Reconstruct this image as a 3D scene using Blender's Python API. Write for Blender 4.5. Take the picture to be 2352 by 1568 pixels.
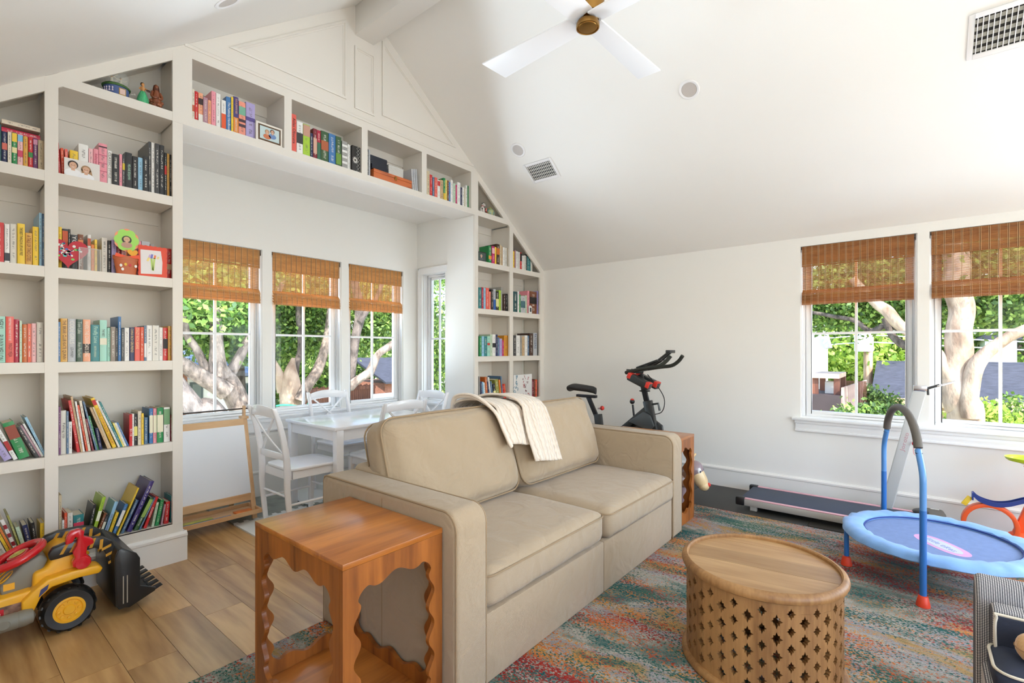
import bpy, bmesh, math, random
import numpy as np
from mathutils import Vector, Matrix, Euler
random.seed(7); RNG = np.random.default_rng(7)
for o in list(bpy.data.objects): bpy.data.objects.remove(o)
SC = bpy.context.scene; COL = SC.collection
PI = math.pi
# ------------------------------------------------------------------ camera
FPX, TH, HOR, EYE = 1119.7, math.radians(39.37), 804.7, 1.35      # focal length in px of a 2352 px frame, heading, horizon row, eye height
cam = bpy.data.cameras.new('camera'); camo = bpy.data.objects.new('camera', cam); COL.objects.link(camo)
cam.sensor_width = 36; cam.lens = FPX*36/2352; cam.shift_y = (HOR-784)/2352; cam.clip_start = .02; cam.clip_end = 400
camo.location = (0, 0, EYE); camo.rotation_euler = (PI/2, 0, TH-PI/2); SC.camera = camo
# ------------------------------------------------------------------ world, sun, exposure
w = bpy.data.worlds.new('sky'); SC.world = w; w.use_nodes = True
nt = w.node_tree; nt.nodes.clear()
sky = nt.nodes.new('ShaderNodeTexSky'); sky.sky_type = 'NISHITA'; sky.sun_disc = False
sky.sun_elevation = math.radians(52); sky.sun_rotation = math.radians(200); sky.altitude = 100; sky.air_density = 1; sky.dust_density = 1.5
bg = nt.nodes.new('ShaderNodeBackground'); bg.inputs[1].default_value = 0.85
out = nt.nodes.new('ShaderNodeOutputWorld'); nt.links.new(sky.outputs[0], bg.inputs[0]); nt.links.new(bg.outputs[0], out.inputs[0])
def light(name, kind, loc, direction, energy, size=None, color=(1, 1, 1), sy=None):
    l = bpy.data.lights.new(name, kind); l.energy = energy; l.color = color
    if kind == 'AREA':
        l.shape = 'RECTANGLE' if sy else 'SQUARE'; l.size = size
        if sy: l.size_y = sy
    if kind == 'SUN': l.angle = math.radians(.6)
    o = bpy.data.objects.new(name, l); COL.objects.link(o); o.location = loc
    o.rotation_euler = Vector(direction).to_track_quat('-Z', 'Y').to_euler()
    return o
light('sun', 'SUN', (0, -5, 12), (.50, .62, -.80), 8.0, color=(1, .955, .89))
FILL_TINT = (.72, .85, 1.0)
# added fill lights out of view, behind the camera and past the right edge
light('rear_fill_light', 'AREA', (1.6, -2.86, 2.0), (.12, 1, .28), 32, 3.4, FILL_TINT, 1.6)
light('right_fill_light', 'AREA', (5.02, -2.1, 1.35), (-1, .95, .30), 42, 1.4, FILL_TINT, 1.2)
light('left_fill_light', 'AREA', (-.28, -1.6, 1.5), (1, .25, .1), 4, 1.4, FILL_TINT, 1.3)
# added upward area lights below the sills, standing in for bounce off the ground
light('nook_bounce_fill', 'AREA', (2.6, 6.55, -.15), (0, 0, 1), 980, 4.6, FILL_TINT, 3.0)
light('right_bounce_fill', 'AREA', (7.0, -.2, -.15), (0, 0, 1), 1150, 3.2, FILL_TINT, 3.8)
lp = light('ceiling_fill_spot', 'SPOT', (.45, -.9, 1.75), (-.02, 1.2, 1.3), 130, color=(.86, .93, 1.0))   # added spot behind the camera, brightening the left ceiling slope
lp.data.spot_size = math.radians(80); lp.data.spot_blend = 1; lp.data.shadow_soft_size = .22
SC.view_settings.view_transform = 'Standard'; SC.view_settings.look = 'None'
SC.view_settings.exposure = 0.25; SC.view_settings.gamma = 1; SC.view_settings.use_curve_mapping = False
SC.cycles.use_denoising = True; SC.cycles.max_bounces = 9; SC.cycles.diffuse_bounces = 6; SC.cycles.glossy_bounces = 3
SC.cycles.transmission_bounces = 6; SC.cycles.transparent_max_bounces = 10; SC.cycles.caustics_reflective = False; SC.cycles.caustics_refractive = False
SC.cycles.sample_clamp_indirect = 6; SC.cycles.use_adaptive_sampling = True; SC.cycles.adaptive_threshold = .02
# ------------------------------------------------------------------ helpers
CT, ST = math.cos(TH), math.sin(TH)
def at(px, py, X=None, Y=None, z=None):
    u = (px-1176)/FPX; q = (HOR-py)/FPX
    d = (CT+u*ST, ST-u*CT, q)
    t = X/d[0] if X is not None else Y/d[1] if Y is not None else (z-EYE)/q
    return Vector((d[0]*t, d[1]*t, EYE+d[2]*t))
def lin(c):
    r = []
    for v in c[:3]:
        v = v/255; r.append(v/12.92 if v <= .04045 else ((v+.055)/1.055)**2.4)
    return (*r, 1)
MATS = {}
def mat(name, col=(200, 200, 200), rough=.5, metal=0., var=0., vscale=6., bump=0., bscale=60., coat=0., alpha=None, trans=0., emit=0., stretch=None, spec=.5, col2=None, sheen=0.):
    if name in MATS: return MATS[name]
    m = bpy.data.materials.new(name); m.use_nodes = True; N = m.node_tree; B = N.nodes['Principled BSDF']; L = N.links
    c = lin(col); B.inputs['Base Color'].default_value = c; B.inputs['Roughness'].default_value = rough; B.inputs['Metallic'].default_value = metal
    B.inputs['Coat Weight'].default_value = coat; B.inputs['Specular IOR Level'].default_value = spec
    if sheen: B.inputs['Sheen Weight'].default_value = sheen
    if trans: B.inputs['Transmission Weight'].default_value = trans
    if alpha is not None: B.inputs['Alpha'].default_value = alpha
    if emit: B.inputs['Emission Color'].default_value = c; B.inputs['Emission Strength'].default_value = emit
    if var or bump:
        tc = N.nodes.new('ShaderNodeTexCoord'); mp = N.nodes.new('ShaderNodeMapping'); L.new(tc.outputs['Object'], mp.inputs[0])
        if stretch: mp.inputs['Scale'].default_value = stretch
        if var:
            n = N.nodes.new('ShaderNodeTexNoise'); n.inputs['Scale'].default_value = vscale; n.inputs['Detail'].default_value = 5; L.new(mp.outputs[0], n.inputs[0])
            r = N.nodes.new('ShaderNodeValToRGB'); L.new(n.outputs[0], r.inputs[0]); r.color_ramp.elements[0].position = .32; r.color_ramp.elements[1].position = .68
            c2 = lin(col2) if col2 else tuple(min(1, v*(1+var)) for v in c[:3])+(1,)
            r.color_ramp.elements[0].color = c2 if col2 else tuple(v*(1-var) for v in c[:3])+(1,)
            r.color_ramp.elements[1].color = c if col2 else c2
            L.new(r.outputs[0], B.inputs['Base Color'])
        if bump:
            n2 = N.nodes.new('ShaderNodeTexNoise'); n2.inputs['Scale'].default_value = bscale; n2.inputs['Detail'].default_value = 4; L.new(mp.outputs[0], n2.inputs[0])
            b = N.nodes.new('ShaderNodeBump'); b.inputs['Strength'].default_value = bump; b.inputs['Distance'].default_value = .01; L.new(n2.outputs[0], b.inputs['Height']); L.new(b.outputs[0], B.inputs['Normal'])
    MATS[name] = m; return m
def wood(name, light_c, dark_c, axis=0, scale=3., rough=.4, coat=.0, bands=14., distort=2.5, island=False, fine=.35):
    """long grained wood; axis = direction of the grain in object space"""
    if name in MATS: return MATS[name]
    m = bpy.data.materials.new(name); m.use_nodes = True; N = m.node_tree; B = N.nodes['Principled BSDF']; L = N.links
    tc = N.nodes.new('ShaderNodeTexCoord'); mp = N.nodes.new('ShaderNodeMapping'); s = [1, 1, 1]; s[axis] = .11; mp.inputs['Scale'].default_value = s
    L.new(tc.outputs['Object'], mp.inputs[0])
    if island:
        oi = N.nodes.new('ShaderNodeObjectInfo'); ad = N.nodes.new('ShaderNodeVectorMath'); ad.operation = 'ADD'; sc = N.nodes.new('ShaderNodeVectorMath'); sc.operation = 'SCALE'
        cb = N.nodes.new('ShaderNodeCombineXYZ'); [L.new(oi.outputs['Random'], cb.inputs[i]) for i in range(3)]
        L.new(cb.outputs[0], sc.inputs[0]); sc.inputs['Scale'].default_value = 37; L.new(tc.outputs['Object'], ad.inputs[0]); L.new(sc.outputs[0], ad.inputs[1]); L.new(ad.outputs[0], mp.inputs[0])
    n = N.nodes.new('ShaderNodeTexNoise'); n.inputs['Scale'].default_value = scale; n.inputs['Detail'].default_value = 3; n.inputs['Distortion'].default_value = .6; L.new(mp.outputs[0], n.inputs[0])
    mu = N.nodes.new('ShaderNodeMath'); mu.operation = 'MULTIPLY'; mu.inputs[1].default_value = bands; L.new(n.outputs[0], mu.inputs[0])
    fr = N.nodes.new('ShaderNodeMath'); fr.operation = 'PINGPONG'; fr.inputs[1].default_value = 1; L.new(mu.outputs[0], fr.inputs[0])
    n2 = N.nodes.new('ShaderNodeTexNoise'); n2.inputs['Scale'].default_value = scale*14; n2.inputs['Detail'].default_value = 5; L.new(mp.outputs[0], n2.inputs[0])
    mx = N.nodes.new('ShaderNodeMix'); mx.data_type = 'FLOAT'; mx.inputs[0].default_value = 1-fine; L.new(n2.outputs[0], mx.inputs[2]); L.new(fr.outputs[0], mx.inputs[3])
    r = N.nodes.new('ShaderNodeValToRGB'); L.new(mx.outputs[0], r.inputs[0]); r.color_ramp.elements[0].position = .12; r.color_ramp.elements[1].position = .75
    r.color_ramp.elements[0].color = lin(dark_c); r.color_ramp.elements[1].color = lin(light_c)
    last = r.outputs[0]
    if island:
        hs = N.nodes.new('ShaderNodeHueSaturation'); mr = N.nodes.new('ShaderNodeMapRange'); mr.inputs[3].default_value = .76; mr.inputs[4].default_value = 1.16
        L.new(oi.outputs['Random'], mr.inputs[0]); L.new(mr.outputs[0], hs.inputs['Value']); L.new(last, hs.inputs['Color']); last = hs.outputs[0]
    L.new(last, B.inputs['Base Color']); B.inputs['Roughness'].default_value = rough; B.inputs['Coat Weight'].default_value = coat; B.inputs['Coat Roughness'].default_value = .25
    b = N.nodes.new('ShaderNodeBump'); b.inputs['Strength'].default_value = .12; b.inputs['Distance'].default_value = .004; L.new(n2.outputs[0], b.inputs['Height']); L.new(b.outputs[0], B.inputs['Normal'])
    MATS[name] = m; return m
class MB:
    """collects shapes and links them as ONE mesh object"""
    def __init__(s): s.v = []; s.f = []; s.m = []; s.mi = 0
    def add(s, vs, fs):
        o = len(s.v); s.v += [tuple(v) for v in vs]; s.f += [tuple(i+o for i in f) for f in fs]; s.m += [s.mi]*len(fs); return s
    def box(s, x0, x1, y0, y1, z0, z1):
        return s.add([(x0,y0,z0),(x1,y0,z0),(x1,y1,z0),(x0,y1,z0),(x0,y0,z1),(x1,y0,z1),(x1,y1,z1),(x0,y1,z1)],
                     [(0,3,2,1),(4,5,6,7),(0,1,5,4),(1,2,6,5),(2,3,7,6),(3,0,4,7)])
    def prism(s, pts, a, b, axis='y'):
        """polygon pts (two coords) extruded from a to b along axis"""
        def mk(p, t): return (p[0], t, p[1]) if axis == 'y' else (t, p[0], p[1]) if axis == 'x' else (p[0], p[1], t)
        n = len(pts); vs = [mk(p, a) for p in pts]+[mk(p, b) for p in pts]
        fs = [tuple(range(n)), tuple(range(2*n-1, n-1, -1))]+[((i+1) % n, i, n+i, n+(i+1) % n) for i in range(n)]
        return s.add(vs, fs)
    def beam(s, a, b, wd, th, up=(0, 0, 1)):
        """rectangular bar from a to b"""
        a = Vector(a); b = Vector(b); d = (b-a).normalized(); x = d.cross(Vector(up))
        if x.length < 1e-4: x = d.cross(Vector((0, 1, 0)))
        x.normalize(); y = x.cross(d).normalized(); x = x*wd/2; y = y*th/2
        vs = [a-x-y, a+x-y, a+x+y, a-x+y, b-x-y, b+x-y, b+x+y, b-x+y]
        return s.add(vs, [(0,3,2,1),(4,5,6,7),(0,1,5,4),(1,2,6,5),(2,3,7,6),(3,0,4,7)])
    def tube(s, path, r, n=8, closed=False, flat=1.0, up=None):
        P = [Vector(p) for p in path]; m = len(P); R = list(r) if hasattr(r, '__len__') else [r]*m
        T = []
        for i in range(m):
            a = P[i-1] if (i > 0 or closed) else P[i]; b = P[(i+1) % m] if (i < m-1 or closed) else P[i]
            T.append((b-a).normalized())
        nrm = Vector(up) if up else (Vector((0, 0, 1)) if abs(T[0].z) < .9 else Vector((1, 0, 0)))
        vs = []
        for i in range(m):
            nrm = (nrm-T[i]*nrm.dot(T[i])); nrm.normalize(); bn = T[i].cross(nrm)
            for k in range(n):
                a = 2*PI*k/n; vs.append(P[i]+nrm*(math.cos(a)*R[i])+bn*(math.sin(a)*R[i]*flat))
        fs = []
        for i in range(m if closed else m-1):
            j = (i+1) % m
            for k in range(n): l = (k+1) % n; fs.append((i*n+k, i*n+l, j*n+l, j*n+k))
        if not closed: fs += [tuple(range(n-1, -1, -1)), tuple(range((m-1)*n, m*n))]
        return s.add(vs, fs)
    def lathe(s, prof, c=(0, 0, 0), n=24, axis='z', cap=True):
        vs = []; m = len(prof)
        for (r, h) in prof:
            for k in range(n):
                a = 2*PI*k/n; p = (r*math.cos(a), r*math.sin(a), h)
                if axis == 'y': p = (p[0], p[2], p[1])
                if axis == 'x': p = (p[2], p[0], p[1])
                vs.append((p[0]+c[0], p[1]+c[1], p[2]+c[2]))
        fs = [(i*n+k, i*n+(k+1) % n, (i+1)*n+(k+1) % n, (i+1)*n+k) for i in range(m-1) for k in range(n)]
        if cap: fs += [tuple(range(n-1, -1, -1)), tuple(range((m-1)*n, m*n))]
        return s.add(vs, fs)
    def ball(s, c, r, n=12, m=8):
        rx, ry, rz = r if hasattr(r, '__len__') else (r, r, r)
        vs = [(c[0], c[1], c[2]-rz)]
        for i in range(1, m):
            t = -PI/2+PI*i/m
            for k in range(n):
                a = 2*PI*k/n; vs.append((c[0]+rx*math.cos(t)*math.cos(a), c[1]+ry*math.cos(t)*math.sin(a), c[2]+rz*math.sin(t)))
        vs.append((c[0], c[1], c[2]+rz)); e = len(vs)-1
        fs = [(0, 1+(k+1) % n, 1+k) for k in range(n)]
        fs += [(1+i*n+k, 1+i*n+(k+1) % n, 1+(i+1)*n+(k+1) % n, 1+(i+1)*n+k) for i in range(m-2) for k in range(n)]
        fs += [(1+(m-2)*n+k, 1+(m-2)*n+(k+1) % n, e) for k in range(n)]
        return s.add(vs, fs)
    def build(s, name, mats, parent=None, smooth=False, bevel=0., bseg=2, loc=None, rot=None, angle=40):
        me = bpy.data.meshes.new(name); me.from_pydata(s.v, [], s.f); me.update()
        if not isinstance(mats, (list, tuple)): mats = [mats]
        for m in mats: me.materials.append(m)
        if len(mats) > 1: me.polygons.foreach_set('material_index', s.m)
        bm = bmesh.new(); bm.from_mesh(me)
        if bevel:
            bmesh.ops.remove_doubles(bm, verts=bm.verts, dist=1e-6)
            es = [e for e in bm.edges if len(e.link_faces) == 2 and e.calc_face_angle(0) > .6]
            bmesh.ops.bevel(bm, geom=es, offset=bevel, segments=bseg, profile=.5, affect='EDGES', clamp_overlap=True)
        bmesh.ops.recalc_face_normals(bm, faces=bm.faces); bm.to_mesh(me); bm.free()
        if smooth or bevel:
            me.polygons.foreach_set('use_smooth', [True]*len(me.polygons))
            try: me.set_sharp_from_angle(angle=math.radians(angle))
            except Exception: pass
        o = bpy.data.objects.new(name, me); COL.objects.link(o)
        if parent is not None: o.parent = parent
        if loc is not None: o.location = loc
        if rot is not None: o.rotation_euler = rot
        return o
def tag(o, label=None, cat=None, group=None, kind=None):
    if label: o['label'] = label
    if cat: o['category'] = cat
    if group: o['group'] = group
    if kind: o['kind'] = kind
    return o
def thing(name, label, cat, loc=(0, 0, 0), rz=0, group=None):
    o = bpy.data.objects.new(name, None); COL.objects.link(o); o.location = loc; o.rotation_euler = (0, 0, rz); o.empty_display_size = .05
    return tag(o, label, cat, group)
def struct(name, mb, m, parent=None, **k):
    o = mb.build(name, m, parent, **k)
    if parent is None: o['kind'] = 'structure'
    return o
def copy_tree(o, parent=None):
    c = o.copy(); COL.objects.link(c)
    if parent is not None: c.parent = parent
    for ch in list(o.children): copy_tree(ch, c)
    return c
def text(body, name, m, parent, loc, rot, size=None, width=None, height=None, depth=.0003, res=2):
    cu = bpy.data.curves.new(name, 'FONT'); cu.body = body; cu.resolution_u = res; cu.align_x = 'CENTER'; cu.align_y = 'CENTER'; cu.extrude = depth; cu.size = 1
    t = bpy.data.objects.new(name, cu); COL.objects.link(t)
    dg = bpy.context.evaluated_depsgraph_get(); me = bpy.data.meshes.new_from_object(t.evaluated_get(dg)); bpy.data.objects.remove(t)
    co = np.empty(len(me.vertices)*3); me.vertices.foreach_get('co', co); co = co.reshape(-1, 3)
    mn, mx = co[:, :2].min(0), co[:, :2].max(0); c = (mn+mx)/2; w_, h_ = mx-mn
    if size: sx = sy = size
    else:
        sx = width/w_; sy = height/h_
        if sy > sx*1.7: sy = sx*1.7
        if sx > sy*1.5: sx = sy*1.5
    co[:, 0] = (co[:, 0]-c[0])*sx; co[:, 1] = (co[:, 1]-c[1])*sy
    me.vertices.foreach_set('co', co.ravel()); me.materials.clear(); me.materials.append(m); me.update()
    o = bpy.data.objects.new(name, me); COL.objects.link(o); o.parent = parent; o.location = loc; o.rotation_euler = rot
    return o
def cushion(name, m, w_, d_, h_, r, puff, parent=None, n=12, wob=.004, axis=2, seed=0, sag=0.):
    """soft box w x d x h centred on origin, swollen along axis"""
    bm = bmesh.new(); bmesh.ops.create_cube(bm, size=2); bmesh.ops.subdivide_edges(bm, edges=bm.edges[:], cuts=n, use_grid_fill=True)
    H = [w_/2, d_/2, h_/2]; rs = random.Random(seed); ph = [rs.uniform(0, 6) for _ in range(6)]
    for v in bm.verts:
        u = [v.co[i] for i in range(3)]
        # pull samples towards the edges so that the rounding is well sampled
        u = [math.copysign(abs(t)**.8, t) for t in u]
        p = Vector([u[i]*H[i] for i in range(3)]); q = Vector([max(-(H[i]-r), min(H[i]-r, p[i])) for i in range(3)])
        d = p-q
        p = q+d.normalized()*r if d.length > 1e-6 else p
        a, b = [i for i in range(3) if i != axis]
        k = (1-u[a]**2)*(1-u[b]**2)
        k = max(0, k)**.6
        p[axis] += math.copysign(1, u[axis])*puff*k*(abs(u[axis])**2)
        for i in (a, b): p[i] += math.copysign(puff*.35*(1-u[axis]**2)*(1-u[b if i == a else a]**2), u[i]) if abs(u[i]) > .6 else 0
        wv = math.sin(9*u[a]+ph[0])*math.sin(7*u[b]+ph[1])+.6*math.sin(17*u[a]+5*u[b]+ph[2])
        p[axis] += wob*wv*(abs(u[axis])**2)
        if sag: p[2] -= sag*(1-u[0]**2)*(1 if u[2] > 0 else 0)*abs(u[2])
        v.co = p
    me = bpy.data.meshes.new(name); bm.to_mesh(me); bm.free(); me.materials.append(m); me.polygons.foreach_set('use_smooth', [True]*len(me.polygons))
    o = bpy.data.objects.new(name, me); COL.objects.link(o)
    if parent is not None: o.parent = parent
    return o
def rrect(w_, h_, r, n=5):
    pts = []
    for cx, cy, a0 in ((w_/2-r, h_/2-r, 0), (-w_/2+r, h_/2-r, PI/2), (-w_/2+r, -h_/2+r, PI), (w_/2-r, -h_/2+r, 1.5*PI)):
        for k in range(n+1): a = a0+PI/2*k/n; pts.append((cx+r*math.cos(a), cy+r*math.sin(a)))
    return pts
def bez(p0, p1, p2, p3, n=10):
    r = []
    for i in range(n+1):
        t = i/n; r.append(tuple((1-t)**3*a+3*(1-t)**2*t*b+3*(1-t)*t*t*c+t**3*d for a, b, c, d in zip(p0, p1, p2, p3)))
    return r
def smooth_path(pts, k=6):
    P = [Vector(p) for p in pts]; r = []
    for i in range(len(P)-1):
        p0 = P[i-1] if i else P[0]*2-P[1]; p1 = P[i]; p2 = P[i+1]; p3 = P[i+2] if i+2 < len(P) else P[-1]*2-P[-2]
        for j in range(k):
            t = j/k; r.append(.5*((2*p1)+(p2-p0)*t+(2*p0-5*p1+4*p2-p3)*t*t+(3*p1-p0-3*p2+p3)*t**3))
    r.append(P[-1]); return r
# ------------------------------------------------------------------ shared materials
WALL = mat('wall_paint', (238, 236, 231), .6, bump=.02, bscale=300)
CEIL = mat('ceiling_paint', (243, 241, 237), .7, bump=.02, bscale=300)
TRIM = mat('trim_paint', (236, 233, 228), .35)
SHELF = mat('shelf_paint', (228, 222, 213), .38)
WIN = mat('window_white', (240, 240, 240), .3)
BLACKP = mat('black_plastic', (26, 26, 28), .4)
DARKM = mat('dark_metal', (48, 48, 52), .35, .6)
CHROME = mat('chrome', (200, 200, 205), .2, 1.)
WHITEP = mat('white_lacquer', (242, 241, 242), .22, coat=.3)
BRASS = mat('aged_brass', (158, 118, 62), .3, 1., var=.12, vscale=3)
def glass_mat():
    m = bpy.data.materials.new('window_glass'); m.use_nodes = True; N = m.node_tree; N.nodes.clear(); L = N.links
    o = N.nodes.new('ShaderNodeOutputMaterial'); t = N.nodes.new('ShaderNodeBsdfTransparent'); g = N.nodes.new('ShaderNodeBsdfGlossy'); g.inputs['Roughness'].default_value = .01
    f = N.nodes.new('ShaderNodeFresnel'); f.inputs['IOR'].default_value = 1.22; mx = N.nodes.new('ShaderNodeMixShader'); t.inputs[0].default_value = (.985, .995, .99, 1)
    L.new(f.outputs[0], mx.inputs[0]); L.new(t.outputs[0], mx.inputs[1]); L.new(g.outputs[0], mx.inputs[2]); L.new(mx.outputs[0], o.inputs[0]); MATS['glass'] = m; return m
GLASS = glass_mat()
# ================================================================== STRUCTURE
XL_, XR_, YR_, YF, YB, RX, RZ, SL = -.35, 5.08, -3.0, 3.645, 3.945, 2.441, 4.335, .745
NB, NZ = 4.65, 2.88            # back wall and ceiling of the window nook
def roof(x): return RZ-SL*abs(x-RX)
OAK = wood('oak_planks', (204, 162, 106), (152, 108, 60), axis=1, scale=3.4, rough=.32, coat=.3, bands=10, island=True, fine=.5)
mb = MB(); mb.box(XL_-.1, XR_+.1, YR_-.1, NB+.1, -.3, -.02)
floor = struct('floor', mb, mat('subfloor', (90, 66, 44), .8))
rs = random.Random(3); W = .182; i = 0; x = XL_
while x < XR_:
    y = YR_-rs.uniform(0, 1.6)
    while y < NB:
        L = rs.choice((1.1, 1.5, 1.9, 2.2)); y0, y1 = max(y, YR_), min(y+L, NB)
        if y1-y0 > .02 and not (y0 > 3.95 and (x > 3.84 or x+W < 1.08)):
            b = MB(); b.box(.0009, min(W, XR_-x)-.0009, 0, y1-y0-.0018, -.019, 0); b.build('plank', OAK, floor, loc=(x, y0, 0))
        y += L
    x += W
# ceiling: two slopes
mb = MB()
for s in (-1, 1):
    xo = XL_-.15 if s < 0 else XR_+.15
    mb.prism([(RX, RZ), (xo, roof(xo)), (xo, roof(xo)+.2), (RX, RZ+.2)], YR_-.1, YB+.2)
struct('ceiling', mb, CEIL)
b = MB(); b.prism([(RX-.092, 4.02), (RX+.092, 4.02), (RX+.092, roof(RX+.092)+.05), (RX, RZ+.05), (RX-.092, roof(RX-.092)+.05)], YR_, YF+.002); struct('trim_1', b, TRIM, bevel=.004)
# side and rear walls
def wall_with_holes(name, m, axis, c0, c1, u0, u1, z0, z1, holes, parent=None):
    """axis 'x': wall at X c0..c1 running along Y; axis 'y': wall at Y c0..c1 running along X"""
    b = MB()
    def bx(a0, a1, q0, q1):
        if a1-a0 < 1e-4 or q1-q0 < 1e-4: return
        b.box(c0, c1, a0, a1, q0, q1) if axis == 'x' else b.box(a0, a1, c0, c1, q0, q1)
    cur = u0
    for (a0, a1, q0, q1) in sorted(holes):
        bx(cur, a0, z0, z1); bx(a0, a1, z0, q0); bx(a0, a1, q1, z1); cur = a1
    bx(cur, u1, z0, z1)
    return struct(name, b, m, parent)
RW = [(-.033, .783), (-.925, -.107)]          # right wall windows, Y ranges
WZ0, WZ1 = .743, 2.291
wall_with_holes('wall_right', WALL, 'x', XR_, XR_+.17, YR_, YB+.15, -.02, 2.385, [(a, c, WZ0, WZ1) for a, c in RW]+[(-2.75, -1.25, WZ0, WZ1)])
wall_with_holes('wall_left', WALL, 'x', XL_-.15, XL_, YR_, YB+.15, -.02, 2.26, [(-2.2, -.9, .8, 2.1)])
b = MB(); b.prism([(XL_-.1, -.02), (XR_+.1, -.02), (XR_+.1, roof(XR_+.1)), (RX, RZ), (XL_-.1, roof(XL_-.1))], YR_-.15, YR_); 
wr = wall_with_holes('wall_rear', WALL, 'y', YR_-.15, YR_, XL_-.1, XR_+.1, -.02, 2.36, [(-.1, 3.3, .6, 2.3)])
b = MB(); b.prism([(XL_-.1, 2.26), (XR_+.1, 2.26), (XR_+.1, roof(XR_+.1)), (RX, RZ), (XL_-.1, roof(XL_-.1))], YR_-.15, YR_); struct('wall_rear_gable', b, WALL)
# outer back wall behind the shelving, left, right and above the nook
b = MB(); b.box(XL_-.1, 1.07, YB+.012, YB+.15, -.02, 3.6); b.box(3.86, XR_+.1, YB+.012, YB+.15, -.02, 3.6)
b.prism([(1.07, NZ+.02), (3.86, NZ+.02), (3.86, roof(3.86)), (RX, RZ), (1.07, roof(1.07))], YB+.012, YB+.15); struct('wall_back', b, WALL)
# nook shell
NW = [(1.299, 2.022), (2.108, 2.831), (2.917, 3.640)]; NZ0, NZ1 = .743, 2.281
wall_with_holes('wall_nook_back', WALL, 'y', NB, NB+.17, 1.0, 3.95, -.02, NZ+.05, [(a, c, NZ0, NZ1) for a, c in NW])
b = MB(); b.box(.95, 1.086, YB+.01, NB+.05, -.02, NZ+.04); b.box(1.0735, 1.0855, YF+.0225, YB+.01, -.0, 2.812); struct('wall_nook_left', b, WALL)
SWY = (4.15, 4.545)
b = MB(); b.box(3.8075, 3.845, YF+.0225, 3.962, -.02, 2.812); b.box(3.811, 3.8448, 3.9625, 4.085, -.02, NZ); struct('wall_nook_right_front', b, WALL)
wall_with_holes('wall_nook_right', WALL, 'x', 3.845, 3.99, YB+.01, NB+.05, -.02, NZ+.04, [(SWY[0], SWY[1], NZ0, 2.262)])
b = MB(); b.box(1.0, 3.99, 3.955, NB+.15, NZ, NZ+.12); b.box(1.087, 3.8065, 3.9452, 3.962, 2.8135, NZ+.03); struct('ceiling_nook', b, CEIL)
# baseboards
def baseprof(h, t=.016): return [(0, 0), (t, 0), (t, h-.034), (t+.006, h-.028), (t+.006, h-.014), (t-.004, h-.008), (t-.008, h), (0, h)]
b = MB(); b.prism([(XR_-p, z) for p, z in baseprof(.2)], YR_, YF, 'y'); struct('baseboard_right', b, TRIM)
b = MB(); b.prism([(NB-p, z) for p, z in baseprof(.25)], 1.086, 3.845, 'x')
b.prism([(NB-p, z) for p, z in [(0, .25), (.008, .25), (.008, .56), (0, .56)]], 1.086, 3.845, 'x'); struct('baseboard_nook', b, TRIM)
b = MB(); b.prism([(3.807-p, z) for p, z in baseprof(.25)], YF, 4.06, 'y'); struct('baseboard_nook_right', b, TRIM)
# ------------------------------------------------------------------ gable panelling over the shelves
b = MB()
b.prism([(1.0, 3.26), (3.882, 3.26), (RX+.02, roof(RX+.02)), (RX-.02, roof(RX-.02))], YF, YF+.03); gable = struct('wall_gable', b, SHELF)
def inset(P, d):
    """polygon offset inwards (counter-clockwise points)"""
    n = len(P); R = []
    for i in range(n):
        a, b_, c = P[i-1], P[i], P[(i+1) % n]
        u = Vector((b_[0]-a[0], b_[1]-a[1])).normalized(); v = Vector((c[0]-b_[0], c[1]-b_[1])).normalized()
        n1, n2 = Vector((-u.y, u.x)), Vector((-v.y, v.x)); m = (n1+n2)/(1+n1.dot(n2)); R.append((b_[0]+m.x*d, b_[1]+m.y*d))
    return R
def molding(pts, closed=True, nm='molding'):
    b = MB()
    if closed:
        A = sum(pts[i-1][0]*pts[i][1]-pts[i][0]*pts[i-1][1] for i in range(len(pts)))
        if A < 0: pts = pts[::-1]
        L = [(0, .001), (0, .009), (.010, .013), (.016, .013), (.020, .004), (.028, .004), (.030, .001)]
        n = len(pts); V = []
        for d, h in L: V += [(x, YF-h, z) for x, z in inset(pts, d)]
        b.add(V, [(k*n+i, k*n+(i+1) % n, (k+1)*n+(i+1) % n, (k+1)*n+i) for k in range(len(L)-1) for i in range(n)])
    else:
        (x0, z0), (x1, z1) = pts; b.prism([(YF, z0-.012), (YF-.006, z0-.012), (YF-.010, z0-.004), (YF-.010, z0+.004), (YF-.004, z0+.012), (YF, z0+.012)], x0, x1, 'x')
    return b.build(nm, SHELF, gable)
molding([(1.36, 3.44), (2.263, 4.102), (2.263, 3.44)]); molding([(3.522, 3.44), (2.619, 4.102), (2.619, 3.44)]); molding([(2.343, 3.40), (2.539, 3.40), (2.539, 3.93), (2.343, 3.93)])
molding([(1.097, 3.335), (3.785, 3.335)], False, 'rail_molding')
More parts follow.
